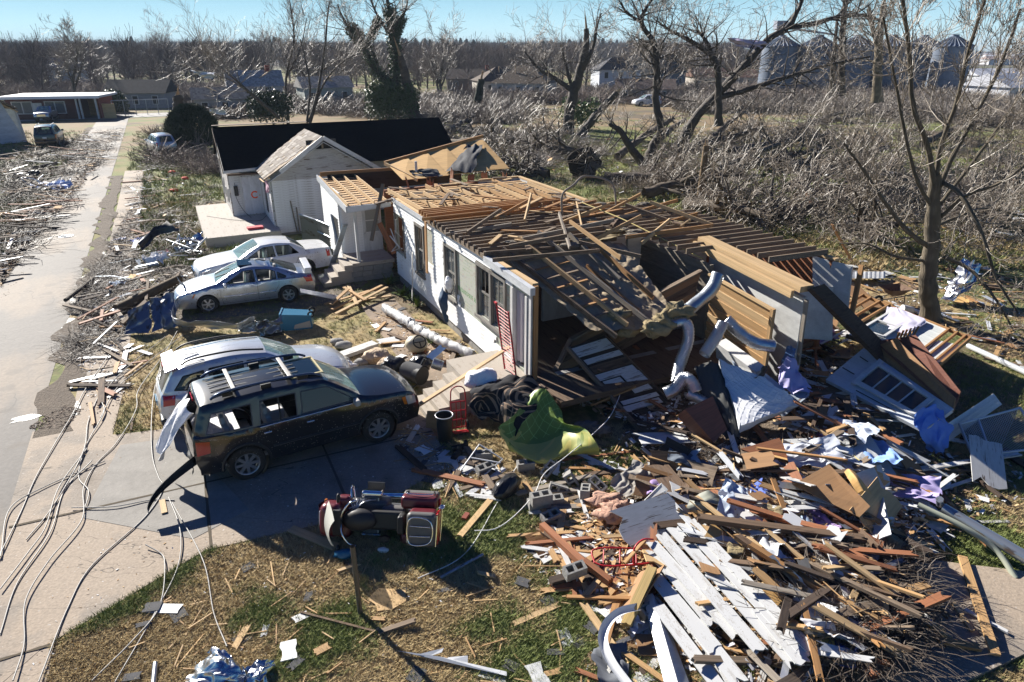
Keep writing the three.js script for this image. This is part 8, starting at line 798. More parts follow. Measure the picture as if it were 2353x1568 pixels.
// --- fallen walls on the right
{
  const w1 = thing('fallen_window_wall', 'fallen wall with white drywall and a four-pane window lying in shadow', 'wall', null, V(0, 0, 0)), A = U(1985, 800, 1.35), B = U(2192, 940, 1.15), C = U(2125, 990, 0.75), D = U(1898, 872, 0.85); slabDn(w1, 'drywall', [A, B, C, D], 0.1, mat([0.66, 0.70, 0.74], 0.8, { map: tDirt })); const N = B.clone().sub(A).cross(D.clone().sub(A)).normalize(); if (N.y < 0) N.negate(); const q = (s0, s1, t0, t1, o, m, nm, t = 0.03, par = w1) => slabDn(par, nm, [[s0, t0], [s1, t0], [s1, t1], [s0, t1]].map(([s, k]) => bil(A, B, C, D, s, k).addScaledVector(N, o)), t, m);
  const wn = new THREE.Group(); wn.name = 'window'; w1.add(wn); for (const [a, b, c, d] of [[0.24, 0.84, 0.12, 0.2], [0.24, 0.84, 0.72, 0.82], [0.22, 0.27, 0.05, 0.85], [0.81, 0.85, 0.12, 0.82]]) q(a, b, c, d, 0.09, M.white, 'frame', 0.05, wn); for (let i = 0; i < 4; i++) q(0.275 + i * 0.134, 0.275 + i * 0.134 + 0.12, 0.21, 0.71, 0.05, mat([0.02, 0.03, 0.04], 0.08), 'pane', 0.01, wn); for (let i = 1; i < 4; i++) q(0.265 + i * 0.134, 0.265 + i * 0.134 + 0.012, 0.2, 0.72, 0.08, M.white, 'muntin', 0.02, wn);
  slabDn(w1, 'brown_back', [U(2010, 785, 1.6), U(2105, 770, 2.0), U(2208, 900, 1.35), U(2190, 945, 1.1)], 0.05, mat([0.20, 0.07, 0.04], 0.8, { map: tGrain })); slabDn(w1, 'brown_back', [U(2000, 800, 1.4), U(2060, 778, 1.9), U(2195, 915, 1.3), U(2190, 945, 1.1)], 0.04, M.plyd); for (let i = 0; i < 6; i++) plank(w1, 'broken_lath', U(2060 + i * 8, 782 - i * 2, 1.75), U(2068 + i * 9, 762 - i * 3, rr(2, 2.3)), 0.05, 0.02, M.pine3, 0, 1, i);
  for (const [s, t, l] of [[0.05, 0.2, 0.1], [0.3, 0.9, 0.4], [0.02, 0.6, 0.14]]) q(s, s + l, t, t + 0.02, 0.012, M.dark, 'crack', 0.004);
  solo('blue_cloth', 'bright blue cloth draped over the end of the fallen window wall', 'cloth', patchGeo([[[2100, 955, 1.0], [2140, 930, 1.2], [2175, 955, 1.1]], [[2110, 985, 0.8], [2150, 970, 0.9], [2185, 985, 0.8]], [[2130, 1015, 0.45], [2155, 1020, 0.5], [2172, 1025, 0.4]], [[2140, 1040, 0.15], [2158, 1042, 0.2], [2170, 1045, 0.1]]], 22, 26, 0.14, 9, 6), mat([0.13, 0.27, 0.72], 0.85));
  const w2 = thing('fallen_stud_wall', 'fallen wall with pale drywall and orange studs lying behind the window wall', 'wall', null, V(0, 0, 0)), a = U(2055, 708, 0.85), b = U(2230, 778, 0.85), c = U(2148, 848, 0.95), d = U(1945, 772, 1.0); slabDn(w2, 'drywall', [a.clone().lerp(b, 0.0), a.clone().lerp(b, 0.72), d.clone().lerp(c, 0.8), d], 0.03, mat([0.66, 0.69, 0.68], 0.8, { map: tDirt })); slabDn(w2, 'drywall', [a.clone().lerp(b, 0.74).lerp(d.clone().lerp(c, 0.8), 0.35), b.clone().lerp(c, 0.25), c, d.clone().lerp(c, 0.82)], 0.03, mat([0.62, 0.66, 0.66], 0.8, { map: tDirt }));
  for (const t of [-0.48, -0.36, -0.22, -0.08, 0.74, 0.84, 0.94, 1.0]) plank(w2, 'stud', a.clone().lerp(b, t).add(V(0, 0.02, 0)), (t < 0 ? d.clone().lerp(c, t * 0.9).lerp(a.clone().lerp(b, t), 0.35) : d.clone().lerp(c, t)).add(V(0, 0.0, 0)), 0.05, 0.1, M.pine3); plank(w2, 'plate', a.clone().lerp(b, -0.5), b, 0.05, 0.1, M.pine3); plank(w2, 'plate', b, c, 0.06, 0.11, M.pine3); plank(w2, 'plate', d, c, 0.06, 0.12, M.old); const win = new THREE.Group(); win.name = 'window'; w2.add(win); const Q = (s, t, o) => a.clone().lerp(b, s).lerp(d.clone().lerp(c, s), t).add(V(0, o, 0)); for (const [s0, t0, s1, t1] of [[0.05, 0.15, 0.32, 0.12], [0.05, 0.8, 0.32, 0.78], [0.05, 0.15, 0.05, 0.8], [0.32, 0.12, 0.32, 0.78], [0.05, 0.48, 0.32, 0.46]]) plank(win, 'frame', Q(s0, t0, 0.07), Q(s1, t1, 0.07), 0.08, 0.05, M.white); slabDn(win, 'pane', [Q(0.06, 0.17, 0.05), Q(0.31, 0.15, 0.05), Q(0.31, 0.76, 0.05), Q(0.06, 0.78, 0.05)], 0.01, mat([0.03, 0.035, 0.04], 0.08));
  solo('pale_lilac_cloth', 'pale lilac cloth lying over the fallen stud wall window', 'cloth', patchGeo([[[2040, 705, 0.98], [2075, 712, 1.0]], [[2030, 735, 0.98], [2090, 742, 1.02], [2130, 738, 0.98]], [[2035, 755, 0.96], [2080, 765, 1.0], [2110, 755, 0.96]]], 18, 18, 0.06, 3), mat([0.55, 0.53, 0.66], 0.9));
  solo('ribbed_siding', 'long white vinyl siding board propped up beside the chain-link gate', 'siding', merge([0, 1, 2].map(i => slab4(U(2160 + i * 7, 985 + i * 9, 0.55 - i * 0.1), U(2282 + i * 6, 905 + i * 8, 0.5 - i * 0.1), U(2290 + i * 6, 914 + i * 8, 0.42 - i * 0.1), U(2167 + i * 7, 996 + i * 9, 0.45 - i * 0.1), 0.015))), M.vinyl);
  const gt = thing('chain_link_gate', 'chain-link gate panel with pale frame lying against the rubble', 'gate', null, V(0, 0, 0)), g0 = U(2205, 975, 0.5), g1 = U(2345, 938, 0.6), g2 = U(2400, 1030, 0.25), g3 = U(2235, 1048, 0.15); for (const [m, n] of [[g0, g1], [g1, g2], [g2, g3], [g3, g0], [g0.clone().lerp(g1, 0.3), g3.clone().lerp(g2, 0.25)]]) part(gt, 'frame_tube', rod(m, n, 0.03), M.alum); { const ws = []; for (let i = -16; i < 26; i++) for (const dir of [1, -1]) { let s0 = i / 26, s1 = s0 + dir * 0.6, t0 = 0, t1 = 1; const cl = (s) => (s - s0) / (s1 - s0); const lim = [0, 1]; for (const e of [0, 1]) { const t = cl(e); if ((s1 > s0) === (e === 0)) lim[0] = Math.max(lim[0], t); else lim[1] = Math.min(lim[1], t); } if (lim[1] - lim[0] < 0.05) continue; const pt = t => bil(g0, g1, g2, g3, mix(s0, s1, t), t); ws.push(rod(pt(lim[0]), pt(lim[1]), 0.007, 0.007, 3)); } const o = part(gt, 'wire_mesh', merge(ws), M.alum); }
  bd(2090, 1082, 0.35, 2345, 1043, 0.3, 0.14, 0.03, M.peel, 'white_board', 'long white board lying under the chain-link gate', { jag: 0.2 }); bd(2060, 1100, 0.3, 2180, 1090, 0.2, 0.08, 0.03, M.vinyl, 'white_board', 'short white strip lying below the long white board', {});
  for (const [z, lb] of [[[[1800, 1010, 0.7], [1960, 1080, 0.7], [2060, 1090, 0.6], [2130, 1050, 0.5], [2000, 1000, 0.8]], 'bent white wall panel in shadow below the window wall'], [[[1960, 1010, 0.75], [2070, 1070, 0.5], [2140, 1060, 0.4], [2020, 1000, 0.7]], 'pale blue shaded panel sticking out below the window wall'], [[[1720, 1130, 0.6], [1840, 1170, 0.55], [1850, 1185, 0.5], [1720, 1160, 0.5]], 'brown veneered strip lying in the middle of the heap']]) { const p = z.map(k => U(...k)); solo('wall_panel', lb, 'panel', slab4(p[0], p[1], p[2], p[p.length - 1], 0.03), lb[0] === 'b' && lb[1] === 'r' ? M.plyd : M.drywall); }
  const wb = thing('wheelbarrow', 'rusty wheelbarrow standing in the yard before the tree', 'wheelbarrow', null, U(2050, 700)); part(wb, 'tray', (() => { const g = sheet(10, 8, (s, t) => { const e = Math.max(Math.abs(s - 0.5), Math.abs(t - 0.5)) * 2; return V((s - 0.5) * 1.0 * (0.7 + 0.3 * e), 0.4 + 0.28 * ss(0.5, 1, e), (t - 0.5) * 0.75 * (0.7 + 0.3 * e)); }); return g; })(), mat([0.16, 0.085, 0.045], 0.8, { map: tRust })); part(wb, 'wheel', new THREE.TorusGeometry(0.17, 0.05, 8, 18).translate(-0.65, 0.2, 0), M.rubber); for (const s of [-1, 1]) { part(wb, 'handle', rod(V(-0.7, 0.25, s * 0.12), V(1.0, 0.5, s * 0.3), 0.022), M.grey); part(wb, 'leg', rod(V(0.25, 0.4, s * 0.25), V(0.3, 0, s * 0.25), 0.018), M.old); } wb.rotation.y = 0.2;
  solo('foil_wrap', 'torn silver foil wrap caught against the tree trunk', 'foil', patchGeo([[[2215, 590, 1.4], [2235, 600, 1.3], [2250, 610, 1.2]], [[2200, 630, 0.9], [2225, 640, 1.0], [2245, 640, 0.9]], [[2175, 655, 0.55], [2200, 665, 0.6], [2215, 675, 0.5]], [[2165, 680, 0.2], [2172, 690, 0.2], [2180, 695, 0.15]]], 26, 30, 0.2, 5, 7), M.foil);
  solo('corrugated_sheet', 'white corrugated roofing sheet lying in the yard behind the house', 'roofing', sheet(40, 4, (s, t) => U(mix(1905, 2035, s), mix(624, 640, t), 0.25 + 0.03 * Math.sin(s * 80))), M.alum); bd(1912, 515, 1.9, 1958, 602, 0.1, 0.14, 0.06, M.pine3, 'leaning_post', 'brown post leaning out of the rubble behind the house', {}); bd(1905, 650, 0.8, 1960, 735, 0.2, 0.5, 0.05, M.pine, 'brown_sheathing', 'brown sheathing board lying against the right wall', {}); bd(1950, 655, 0.5, 2010, 710, 0.2, 0.7, 0.04, M.plyd, 'brown_sheathing', 'dark sheathing board lying beside the orange studs', {});
  const sg = thing('green_sign', 'small white sign with green lettering at the edge of the branches', 'sign', null, U(1905, 492, 0.2)); part(sg, 'panel', box(0.9, 0.42, 0.03, 0, 0.25, 0), new THREE.MeshStandardMaterial({ roughness: 0.7, map: canvasTex(128, 64, (c, w, h) => { c.fillStyle = '#0c1a14'; c.fillRect(0, 0, w, h); c.fillStyle = '#7fd0a8'; c.font = 'bold 34px sans-serif'; c.fillText('MAN', 34, 46); }) })); part(sg, 'stake', box(0.05, 0.3, 0.03, 0, 0.0, -0.03), M.grey);
  solo('pvc_can', 'white paint bucket lying near the wheelbarrow', 'bucket', new THREE.CylinderGeometry(0.16, 0.14, 0.38, 18).rotateZ(1.4), M.white).position.copy(U(2085, 712, 0.16)); solo('rolled_gutter', 'long white gutter lying right of the tree by the dark shadow', 'gutter', tube([U(2225, 795, 0.1), U(2290, 825, 0.12), U(2370, 862, 0.1)], 0.09, 30, 8), M.vinyl);
}
// ---------- loose wreckage: every board and sheet its own thing; chips and dust as stuff ----------
const heapH = (p, q) => { let h = 0; for (const [a, b, ra, rb, k] of rubbleC) h += k * Math.exp(-(((p - a) / ra) ** 2 + ((q - b) / rb) ** 2) * 2.2); return h; };
{
  const g = sheet(150, 110, (s, t) => { const p = mix(4, 19, s), q = mix(2.5, 14, t), h = inPoly(p, q, slabRP) ? 0 : heapH(p, q); return F(p, q, Math.max(-0.1, h * 0.75 - 0.14 + 0.22 * h * (fbm(p * 2.6, q * 2.6, 4) - 0.3))); }); const uv = g.attributes.uv; for (let i = 0; i < uv.count; i++) uv.setXY(i, uv.getX(i) * 12, uv.getY(i) * 9);
  const m = new THREE.Mesh(g, mat([0.17, 0.128, 0.09], 1, { map: tDirt, bumpMap: bFine, bumpScale: 0.05 })); m.name = numbered('rubble_mound'); m.userData = { kind: 'stuff' }; m.castShadow = m.receiveShadow = true; scene.add(m);
}
const Z = {
  heap: [[1180, 1080], [1300, 1060], [1420, 1000], [1560, 960], [1640, 1020], [1850, 940], [2050, 960], [2130, 1010], [2300, 1020], [2353, 1080], [2353, 1160], [2200, 1230], [2100, 1300], [2010, 1400], [1900, 1590], [1320, 1590], [1400, 1420], [1260, 1300], [1230, 1200]], core: [[1480, 1060], [1900, 1000], [2080, 1080], [2150, 1180], [2000, 1400], [1850, 1500], [1700, 1350], [1560, 1190]],
  front: [[1200, 1290], [1280, 1150], [1480, 1150], [1500, 1350], [1400, 1420]], room: [[1250, 890], [1320, 830], [1560, 800], [1640, 850], [1560, 1000], [1400, 960]], road: [[180, 700], [260, 570], [320, 490], [420, 500], [480, 580], [440, 640], [400, 690], [280, 760], [190, 800]], across: [[0, 360], [60, 335], [285, 292], [255, 350], [190, 420], [60, 560], [0, 640]],
  verge: [[290, 440], [345, 300], [385, 300], [400, 380], [520, 430], [530, 520], [380, 540], [300, 500]], yard: [[1890, 600], [2120, 600], [2353, 600], [2353, 850], [2240, 775], [1930, 690]], lawn: [[520, 1270], [1200, 1260], [1390, 1430], [1380, 1568], [200, 1568], [300, 1420]], apron: [[180, 830], [280, 770], [340, 790], [290, 930], [200, 960]], steps: [[930, 950], [1010, 1010], [1130, 1060], [1180, 1120], [1000, 1120], [920, 1030]], tangle: [[1050, 330], [1380, 440], [1850, 500], [2353, 560], [2353, 420], [1700, 320], [1300, 290]], side: [[1830, 700], [1960, 770], [1990, 850], [1880, 900], [1840, 820]], edge: [[1860, 1330], [2080, 1290], [2110, 1400], [1990, 1500], [1860, 1520]], gap: [[1780, 850], [1880, 835], [2000, 920], [2010, 1000], [1850, 990]], path: [[840, 740], [900, 700], [1080, 815], [1020, 830], [930, 830]]
};
const ZT = { heap: 'in the big rubble heap', core: 'in the thick of the rubble heap', front: 'at the lawn edge of the rubble heap', room: 'in the ruined front room', road: 'in the debris drift beside the road', across: 'on the littered lot across the road', verge: 'on the verge beside the white house', yard: 'in the yard by the bare tree', lawn: 'on the open front lawn', apron: 'on the pavement by the cables', steps: 'before the front steps', tangle: 'among the fallen branches', side: 'in the gap beside the standing drywall', edge: 'at the patio edge of the heap', gap: 'between the mattress and the window wall', path: 'along the house path' };
const inZ = P => { let x0 = 1e9, x1 = -1e9, y0 = 1e9, y1 = -1e9; for (const [x, y] of P) { x0 = Math.min(x0, x); x1 = Math.max(x1, x); y0 = Math.min(y0, y); y1 = Math.max(y1, y); } for (;;) { const u = rr(x0, x1), v = rr(y0, y1); if (inPoly(u, v, P)) return [u, v]; } };
const KIND = {
  pine: ['pine_board', 'splintered pine board', 'board', [M.pine, M.pine2, M.pine3, M.pine], [[0.5, 1.7], [0.06, 0.14], [0.02, 0.045]]], old: ['weathered_board', 'dark weathered board', 'board', [M.old, M.old2, M.dark, M.redwood], [[0.6, 2.2], [0.07, 0.16], [0.025, 0.06]]], grey: ['grey_board', 'grey weathered board', 'board', [M.grey, M.old2], [[0.6, 2], [0.08, 0.15], [0.02, 0.05]]], white: ['painted_board', 'white painted board', 'board', [M.peel, M.white], [[0.5, 1.8], [0.06, 0.15], [0.015, 0.025]]], vinyl: ['siding_strip', 'torn white siding strip', 'siding', [M.vinyl, M.alum], [[0.4, 1.5], [0.08, 0.2], [0.006, 0.01]]], lath: ['wood_splinter', 'thin bare wood splinter', 'splinter', [M.pine2, M.pine, M.ply], [[0.3, 1.1], [0.015, 0.03], [0.01, 0.016]]], ply: ['plywood_scrap', 'broken plywood scrap', 'plywood', [M.ply, M.plyd, M.osb, M.cardboard], [[0.3, 0.8], [0.2, 0.5], [0.012, 0.016]]], dry: ['drywall_scrap', 'broken white drywall scrap', 'drywall', [M.drywall, M.paper, M.white], [[0.25, 0.8], [0.15, 0.45], [0.012, 0.016]]], tar: ['roofing_scrap', 'torn dark roofing scrap', 'roofing', [M.scrap], [[0.15, 0.4], [0.1, 0.25], [0.005, 0.008]]], metal: ['metal_scrap', 'bent grey metal scrap', 'scrap', [M.galv, M.alum, M.steel], [[0.3, 1.2], [0.05, 0.2], [0.004, 0.008]]]
};
function scatter(zone, counts, o = {}) {
  for (const [k, n] of Object.entries(counts)) { const [nm, lb, cat, ms, [Lr, wr, tr]] = KIND[k]; for (let i = 0; i < n; i++) {
    const [u, v] = inZ(Z[zone]), Lc = [0.3, 0.45, 0.7, 1.0, 1.4, 1.9, 2.6], sc = o.scale || 1; let L = rr(Lr[0], Lr[1]) * sc; L = Lc.reduce((a, b) => Math.abs(b - L) < Math.abs(a - L) ? b : a); const w = Math.max(0.02, Math.round(rr(wr[0], wr[1]) * 50) / 50), t = Math.round(rr(tr[0], tr[1]) * 100) / 100 || 0.008;
    let h = o.h || 0; const g0 = toF(U(u, v, h)), hh = heapH(...g0) > 0.12 ? heapH(...g0) * 0.75 - 0.1 : 0; const y = h + Math.max(0, hh) + (hh > 0.05 ? Math.pow(R(), 1.5) * 0.34 : R() * (o.lift || 0.04)) + t / 2 + 0.012, tilt = hh > 0.05 ? 0.3 : (o.tilt || 0.03);
    const m = solo(nm, lb + ' lying ' + ZT[zone], cat, boardGeo(L, w, t, ['dry', 'ply', 'tar'].includes(k) ? 0.8 : 0.9, i % 5), pick(ms), lb + 's ' + ZT[zone]); m.position.copy(U(u, v, y)); const dir = o.dir !== undefined && R() < 0.65 ? o.dir + rr(-0.5, 0.5) : R() * 6.28; m.rotation.set(rr(-tilt, tilt), dir, rr(-tilt, tilt), 'YXZ'); const lift = Math.abs(Math.sin(m.rotation.z)) * L * 0.5 + Math.abs(Math.sin(m.rotation.x)) * w * 0.5; if (hh <= 0.05) m.position.y += lift; } }
}
R = rng(4242);
scatter('heap', { pine: 62, old: 46, grey: 12, white: 44, vinyl: 20, dry: 22, ply: 12, metal: 14, lath: 40, tar: 14 }); scatter('core', { pine: 74, old: 54, grey: 12, white: 52, vinyl: 26, dry: 20, ply: 14, metal: 14, lath: 50 }, { dir: -0.6 }); scatter('front', { pine: 26, old: 12, white: 8, dry: 6, lath: 46, tar: 18, ply: 5 });
scatter('room', { pine: 10, old: 20, grey: 10, dry: 12, ply: 8, white: 8 }, { lift: 0.5, tilt: 0.35 }); scatter('road', { pine: 5, old: 34, grey: 16, white: 7, vinyl: 10, metal: 20, dry: 2, ply: 3, lath: 12 }, { lift: 0.22, tilt: 0.2 }); scatter('across', { pine: 20, old: 56, grey: 30, white: 12, vinyl: 8, dry: 4, ply: 10, tar: 14 }, { lift: 0.4, tilt: 0.2, scale: 1.7, dir: 0.3 }); scatter('verge', { pine: 10, old: 18, white: 9, vinyl: 8, dry: 4, lath: 16, metal: 8 }, { lift: 0.06, scale: 1.2 });
scatter('yard', { pine: 26, old: 14, white: 12, vinyl: 8, dry: 10, ply: 8, metal: 8, tar: 8, lath: 16 }, { lift: 0.08 }); scatter('lawn', { lath: 70, tar: 16, dry: 3, pine: 5, vinyl: 3 }, { scale: 0.55 }); scatter('apron', { old: 6, vinyl: 8, white: 4, lath: 8, pine: 3 }); scatter('steps', { lath: 26, dry: 7, vinyl: 5, tar: 8, old: 6 }); scatter('tangle', { white: 10, vinyl: 14, dry: 14, ply: 8, old: 14 }, { lift: 0.5, tilt: 0.4, scale: 1.3 }); scatter('side', { old: 10, ply: 6, dry: 8, white: 6 }, { lift: 0.5, tilt: 0.4 }); scatter('gap', { old: 30, pine: 18, white: 16, dry: 10, ply: 12, metal: 10, vinyl: 10 }); scatter('edge', { old: 20, pine: 22, white: 10, grey: 8, dry: 6, lath: 24, ply: 5 }); scatter('path', { lath: 18, old: 8, dry: 8, metal: 4, pine: 4 });
{ // boards and insulation strewn over the open joists
  for (let i = 0; i < 46; i++) { const p = rr(8, 16), q = rr(16.8, 27.6); if (p > 13.6 && q > 20) continue; const L = pick([0.7, 1, 1.4, 1.9]), m = solo('loose_board', 'loose board lying across the open joists of the wrecked house', 'board', boardGeo(L, 0.12, 0.04, 0.8, i % 5), pick([M.pine2, M.old2, M.pine3, M.old]), 'loose boards on the open joists'); m.position.copy(F(p, q, 3.62)); m.rotation.set(rr(-0.1, 0.1), R() * 6.28, rr(-0.05, 0.05), 'YXZ'); }
  for (let i = 0; i < 26; i++) { const p = rr(8.3, 15.6), q = rr(16.5, 21.6), s = rr(0.08, 0.2); solo('insulation_tuft', 'tuft of loose insulation on the open joists', 'insulation', blob(s, 0.7, i, [1.8, 0.4, 0.9], 3, 3), pick([M.insul, M.insulG, M.insulG]), 'insulation tufts on the joists').position.copy(F(p, q, 3.55)); }
  for (const [u, v, s, m] of [[1350, 985, 0.24, M.insulG], [1375, 990, 0.2, M.insulG], [1395, 1150, 0.25, M.pink], [1420, 1165, 0.22, M.pink], [1400, 1185, 0.2, M.pink], [2050, 1250, 0.2, M.insul], [2020, 1220, 0.22, M.insul], [1690, 1270, 0.2, M.insul], [2090, 1260, 0.22, M.insul], [1780, 1180, 0.2, M.insul]]) { const g0 = heapH(...toF(U(u, v))); solo('insulation_tuft', 'tuft of pink brown insulation lying in the rubble heap', 'insulation', blob(s, 0.8, u, [1.3, 0.6, 0.9], 3, 3), m, 'insulation tufts in the rubble heap').position.copy(U(u, v, Math.max(0.08, g0 * 0.75 + 0.1))); }
  const cols = [[0.10, 0.16, 0.5], [0.6, 0.6, 0.66], [0.35, 0.25, 0.5], [0.55, 0.1, 0.2], [0.3, 0.4, 0.55], [0.5, 0.4, 0.12], [0.12, 0.13, 0.15]]; for (let i = 0; i < 34; i++) { const z = i < 22 ? 'core' : i < 28 ? 'heap' : 'road', [u, v] = inZ(Z[z]), y = Math.max(0.03, heapH(...toF(U(u, v))) * 0.75) + 0.08, s = rr(0.2, 0.45), c = U(u, v, y), a = R() * 6.28, e = V(Math.cos(a) * s, 0, Math.sin(a) * s), f = V(-Math.sin(a) * s * 0.7, 0, Math.cos(a) * s * 0.7); solo('cloth_scrap', 'crumpled rag of cloth lying ' + ZT[z], 'cloth', crumple(c.clone().sub(e).sub(f), c.clone().add(e).sub(f), c.clone().add(e).add(f), c.clone().sub(e).add(f), 0.14, i, 10, 4), mat(pick(cols), 0.85), 'cloth rags ' + ZT[z]); }
  // dark bulky wrecks in the road drift and on the lot across the road
  solo('dark_plastic_liner', 'bent black plastic bed liner in the debris drift beside the road', 'panel', thick(patchGeo([[[315, 560, 0.6], [355, 525, 0.9], [385, 508, 1.2]], [[325, 575, 0.3], [370, 540, 0.6], [415, 530, 0.9]]], 12, 8, 0.1), 0.03), M.plast); for (const [u, v, lb] of [[420, 590, 'twisted steel frame in the debris drift beside the road'], [455, 600, 'bent aluminium awning frame near the white sedan nose'], [100, 440, 'twisted dark frame on the lot across the road']]) { const P = []; for (let i = 0; i < 9; i++) P.push(V(rr(-0.9, 0.9), Math.abs(rr(-0.1, 1.0)) + 0.06, rr(-0.9, 0.9))); const c = U(u, v); solo('twisted_frame', lb, 'scrap', tube(P.map(p => p.add(c)), 0.03, 90, 6), M.alum); }
  for (const [u, v, w, lb, m] of [[430, 575, 0.5, 'crumpled grey tarpaulin beside the twisted frame', M.galv], [360, 600, 0.5, 'crumpled white plastic in the road drift', M.clothW], [440, 555, 0.45, 'crumpled foil sheet near the porch slab of the white house', M.foil], [120, 430, 1.1, 'crumpled blue white plastic sheet on the lot across the road', mat([0.45, 0.55, 0.8], 0.5)], [60, 405, 0.9, 'dark crumpled roofing sheet on the lot across the road', M.plast]]) { const c = U(u, v, 0.2); solo('crumpled_sheet', lb, 'sheet', crumple(c.clone().add(V(-w, 0.1, -w * 0.7)), c.clone().add(V(w, 0.3, -w * 0.6)), c.clone().add(V(w, 0, w * 0.7)), c.clone().add(V(-w, 0.05, w * 0.6)), 0.35, u, 18, 5), m); }
  for (const [u0, v0, u1, v1, r, lb] of [[40, 395, 130, 375, 0.16, 'dark log lying on the lot across the road'], [215, 640, 150, 690, 0.09, 'split log by the gutter of the road'], [1030, 300, 1095, 262, 0.3, 'pale barked log leaning behind the black roof'], [1010, 330, 1110, 345, 0.35, 'long dark log lying behind the black roof']]) solo('loose_log', lb, 'log', rod(U(u0, v0, r), U(u1, v1, r + 0.2), r, r * 0.8, 12), M.bark);
  solo('red_box', 'red and white box lying on the porch slab of the white house', 'box', box(0.75, 0.1, 0.4).rotateY(0.5), mat([0.5, 0.03, 0.05], 0.6)).position.copy(F(3.2, 36.0, 0.56)); for (const [u, v] of [[395, 398], [425, 412], [400, 440]]) solo('orange_rag', 'small orange red rag on the verge beside the white house', 'rag', blob(0.2, 0.5, u, [1.4, 0.5, 1], 2).translate(0, 0.08, 0), mat([0.7, 0.06, 0.02], 0.8), 'orange rags on the verge').position.copy(U(u, v));
  for (const [u, v, s, m, lb] of [[465, 165, 1.3, M.clothW, 'white plastic sheet caught in the leaning sapling'], [1715, 92, 1.6, mat([0.6, 0.52, 0.66], 0.8), 'pale pink sheet caught in the leaning tree'], [497, 250, 1.2, M.clothW, 'white plastic hanging beside the conifer']]) { const c = UD(u, v, u > 1000 ? 62 : 78); solo('caught_sheet', lb, 'sheet', crumple(c.clone().add(V(-s, 0.2, 0)), c.clone().add(V(s, -0.1, 0.3)), c.clone().add(V(s * 0.8, -s * 0.5, 0.2)), c.clone().add(V(-s * 0.4, -s * 0.3, 0)), 0.5, u, 14, 4), m); }
}
{ // larger torn panels standing up in the heap
  R = rng(1212); const MS = [M.drywall, M.plyd, M.plyd, M.ply, M.peel, M.old, M.old2, M.redwood, M.dark, mat([0.42, 0.5, 0.58], 0.7, { map: tDirt })], LB = ['white drywall sheet', 'brown veneer panel', 'dark plywood panel', 'plywood panel', 'peeling white panel', 'dark board panel', 'weathered board panel', 'red brown panel', 'blackened board panel', 'pale blue panel'];
  for (let i = 0; i < 32; i++) { const z = i < 20 ? 'core' : i < 25 ? 'heap' : 'side', k = i % 10, [u, v] = i < 20 ? [rr(1480, 2120), rr(1040, 1220)] : inZ(Z[z]), L = pick([0.7, 1.0, 1.4]), w = rr(0.4, 0.8), y = Math.max(0.1, heapH(...toF(U(u, v))) * 0.75) + rr(0.05, 0.35), m = solo('torn_panel', 'torn ' + LB[k] + ' tilted ' + ZT[z], 'panel', boardGeo(L, Math.round(w * 10) / 10, 0.02, 0.7, i % 5), MS[k], 'torn ' + LB[k] + 's ' + ZT[z]); m.position.copy(U(u, v, y)); m.rotation.set(rr(-0.8, 0.8), R() * 6.28, rr(-0.5, 0.5), 'YXZ'); }
}
{ // large limp sheets and fabrics over the top of the heap
  const SH = [[1870, 1040, 0.6, mat([0.55, 0.58, 0.64], 0.9), 'white bed sheet'], [2010, 1040, 0.6, mat([0.22, 0.36, 0.66], 0.85), 'blue bed sheet'], [1590, 1060, 0.55, mat([0.10, 0.12, 0.15], 0.9), 'dark blanket'], [1690, 1150, 0.5, mat([0.45, 0.52, 0.62], 0.8), 'pale blue sheet'], [2090, 1120, 0.55, mat([0.40, 0.34, 0.58], 0.9), 'lilac blanket'], [1760, 1250, 0.42, mat([0.58, 0.6, 0.62], 0.8), 'torn white house wrap'], [1830, 1310, 0.45, mat([0.45, 0.55, 0.7], 0.7), 'pale blue house wrap'], [1450, 1100, 0.45, mat([0.30, 0.28, 0.25], 0.9), 'grey blanket'], [1960, 985, 0.5, mat([0.5, 0.56, 0.66], 0.8), 'pale grey sheet'], [1560, 830, 0.5, mat([0.24, 0.28, 0.34], 0.85), 'slate blue blanket'], [1500, 860, 0.5, M.insulG, 'grey insulation batt'], [1880, 770, 0.6, mat([0.32, 0.24, 0.46], 0.9), 'purple bedspread'], [1920, 820, 0.5, M.cardboard, 'flattened cardboard carton'], [1900, 1440, 0.4, mat([0.48, 0.48, 0.5], 0.8), 'grey white rag bundle']];
  SH.forEach(([u, v, s, m, lb], i) => { const y = Math.max(0.15, heapH(...toF(U(u, v))) * 0.75) + 0.2, c = U(u, v, y), a = i * 1.7, k = s * 0.62, e = V(Math.cos(a) * k * 1.5, 0.1, Math.sin(a) * k * 1.5), f = V(-Math.sin(a) * k, -0.08, Math.cos(a) * k); solo('limp_sheet', lb + ' crumpled on the rubble heap', 'sheet', crumple(c.clone().sub(e).sub(f), c.clone().add(e).sub(f), c.clone().add(e).add(f), c.clone().sub(e).add(f), 0.13, i + 3, 26, 4), m); });
}
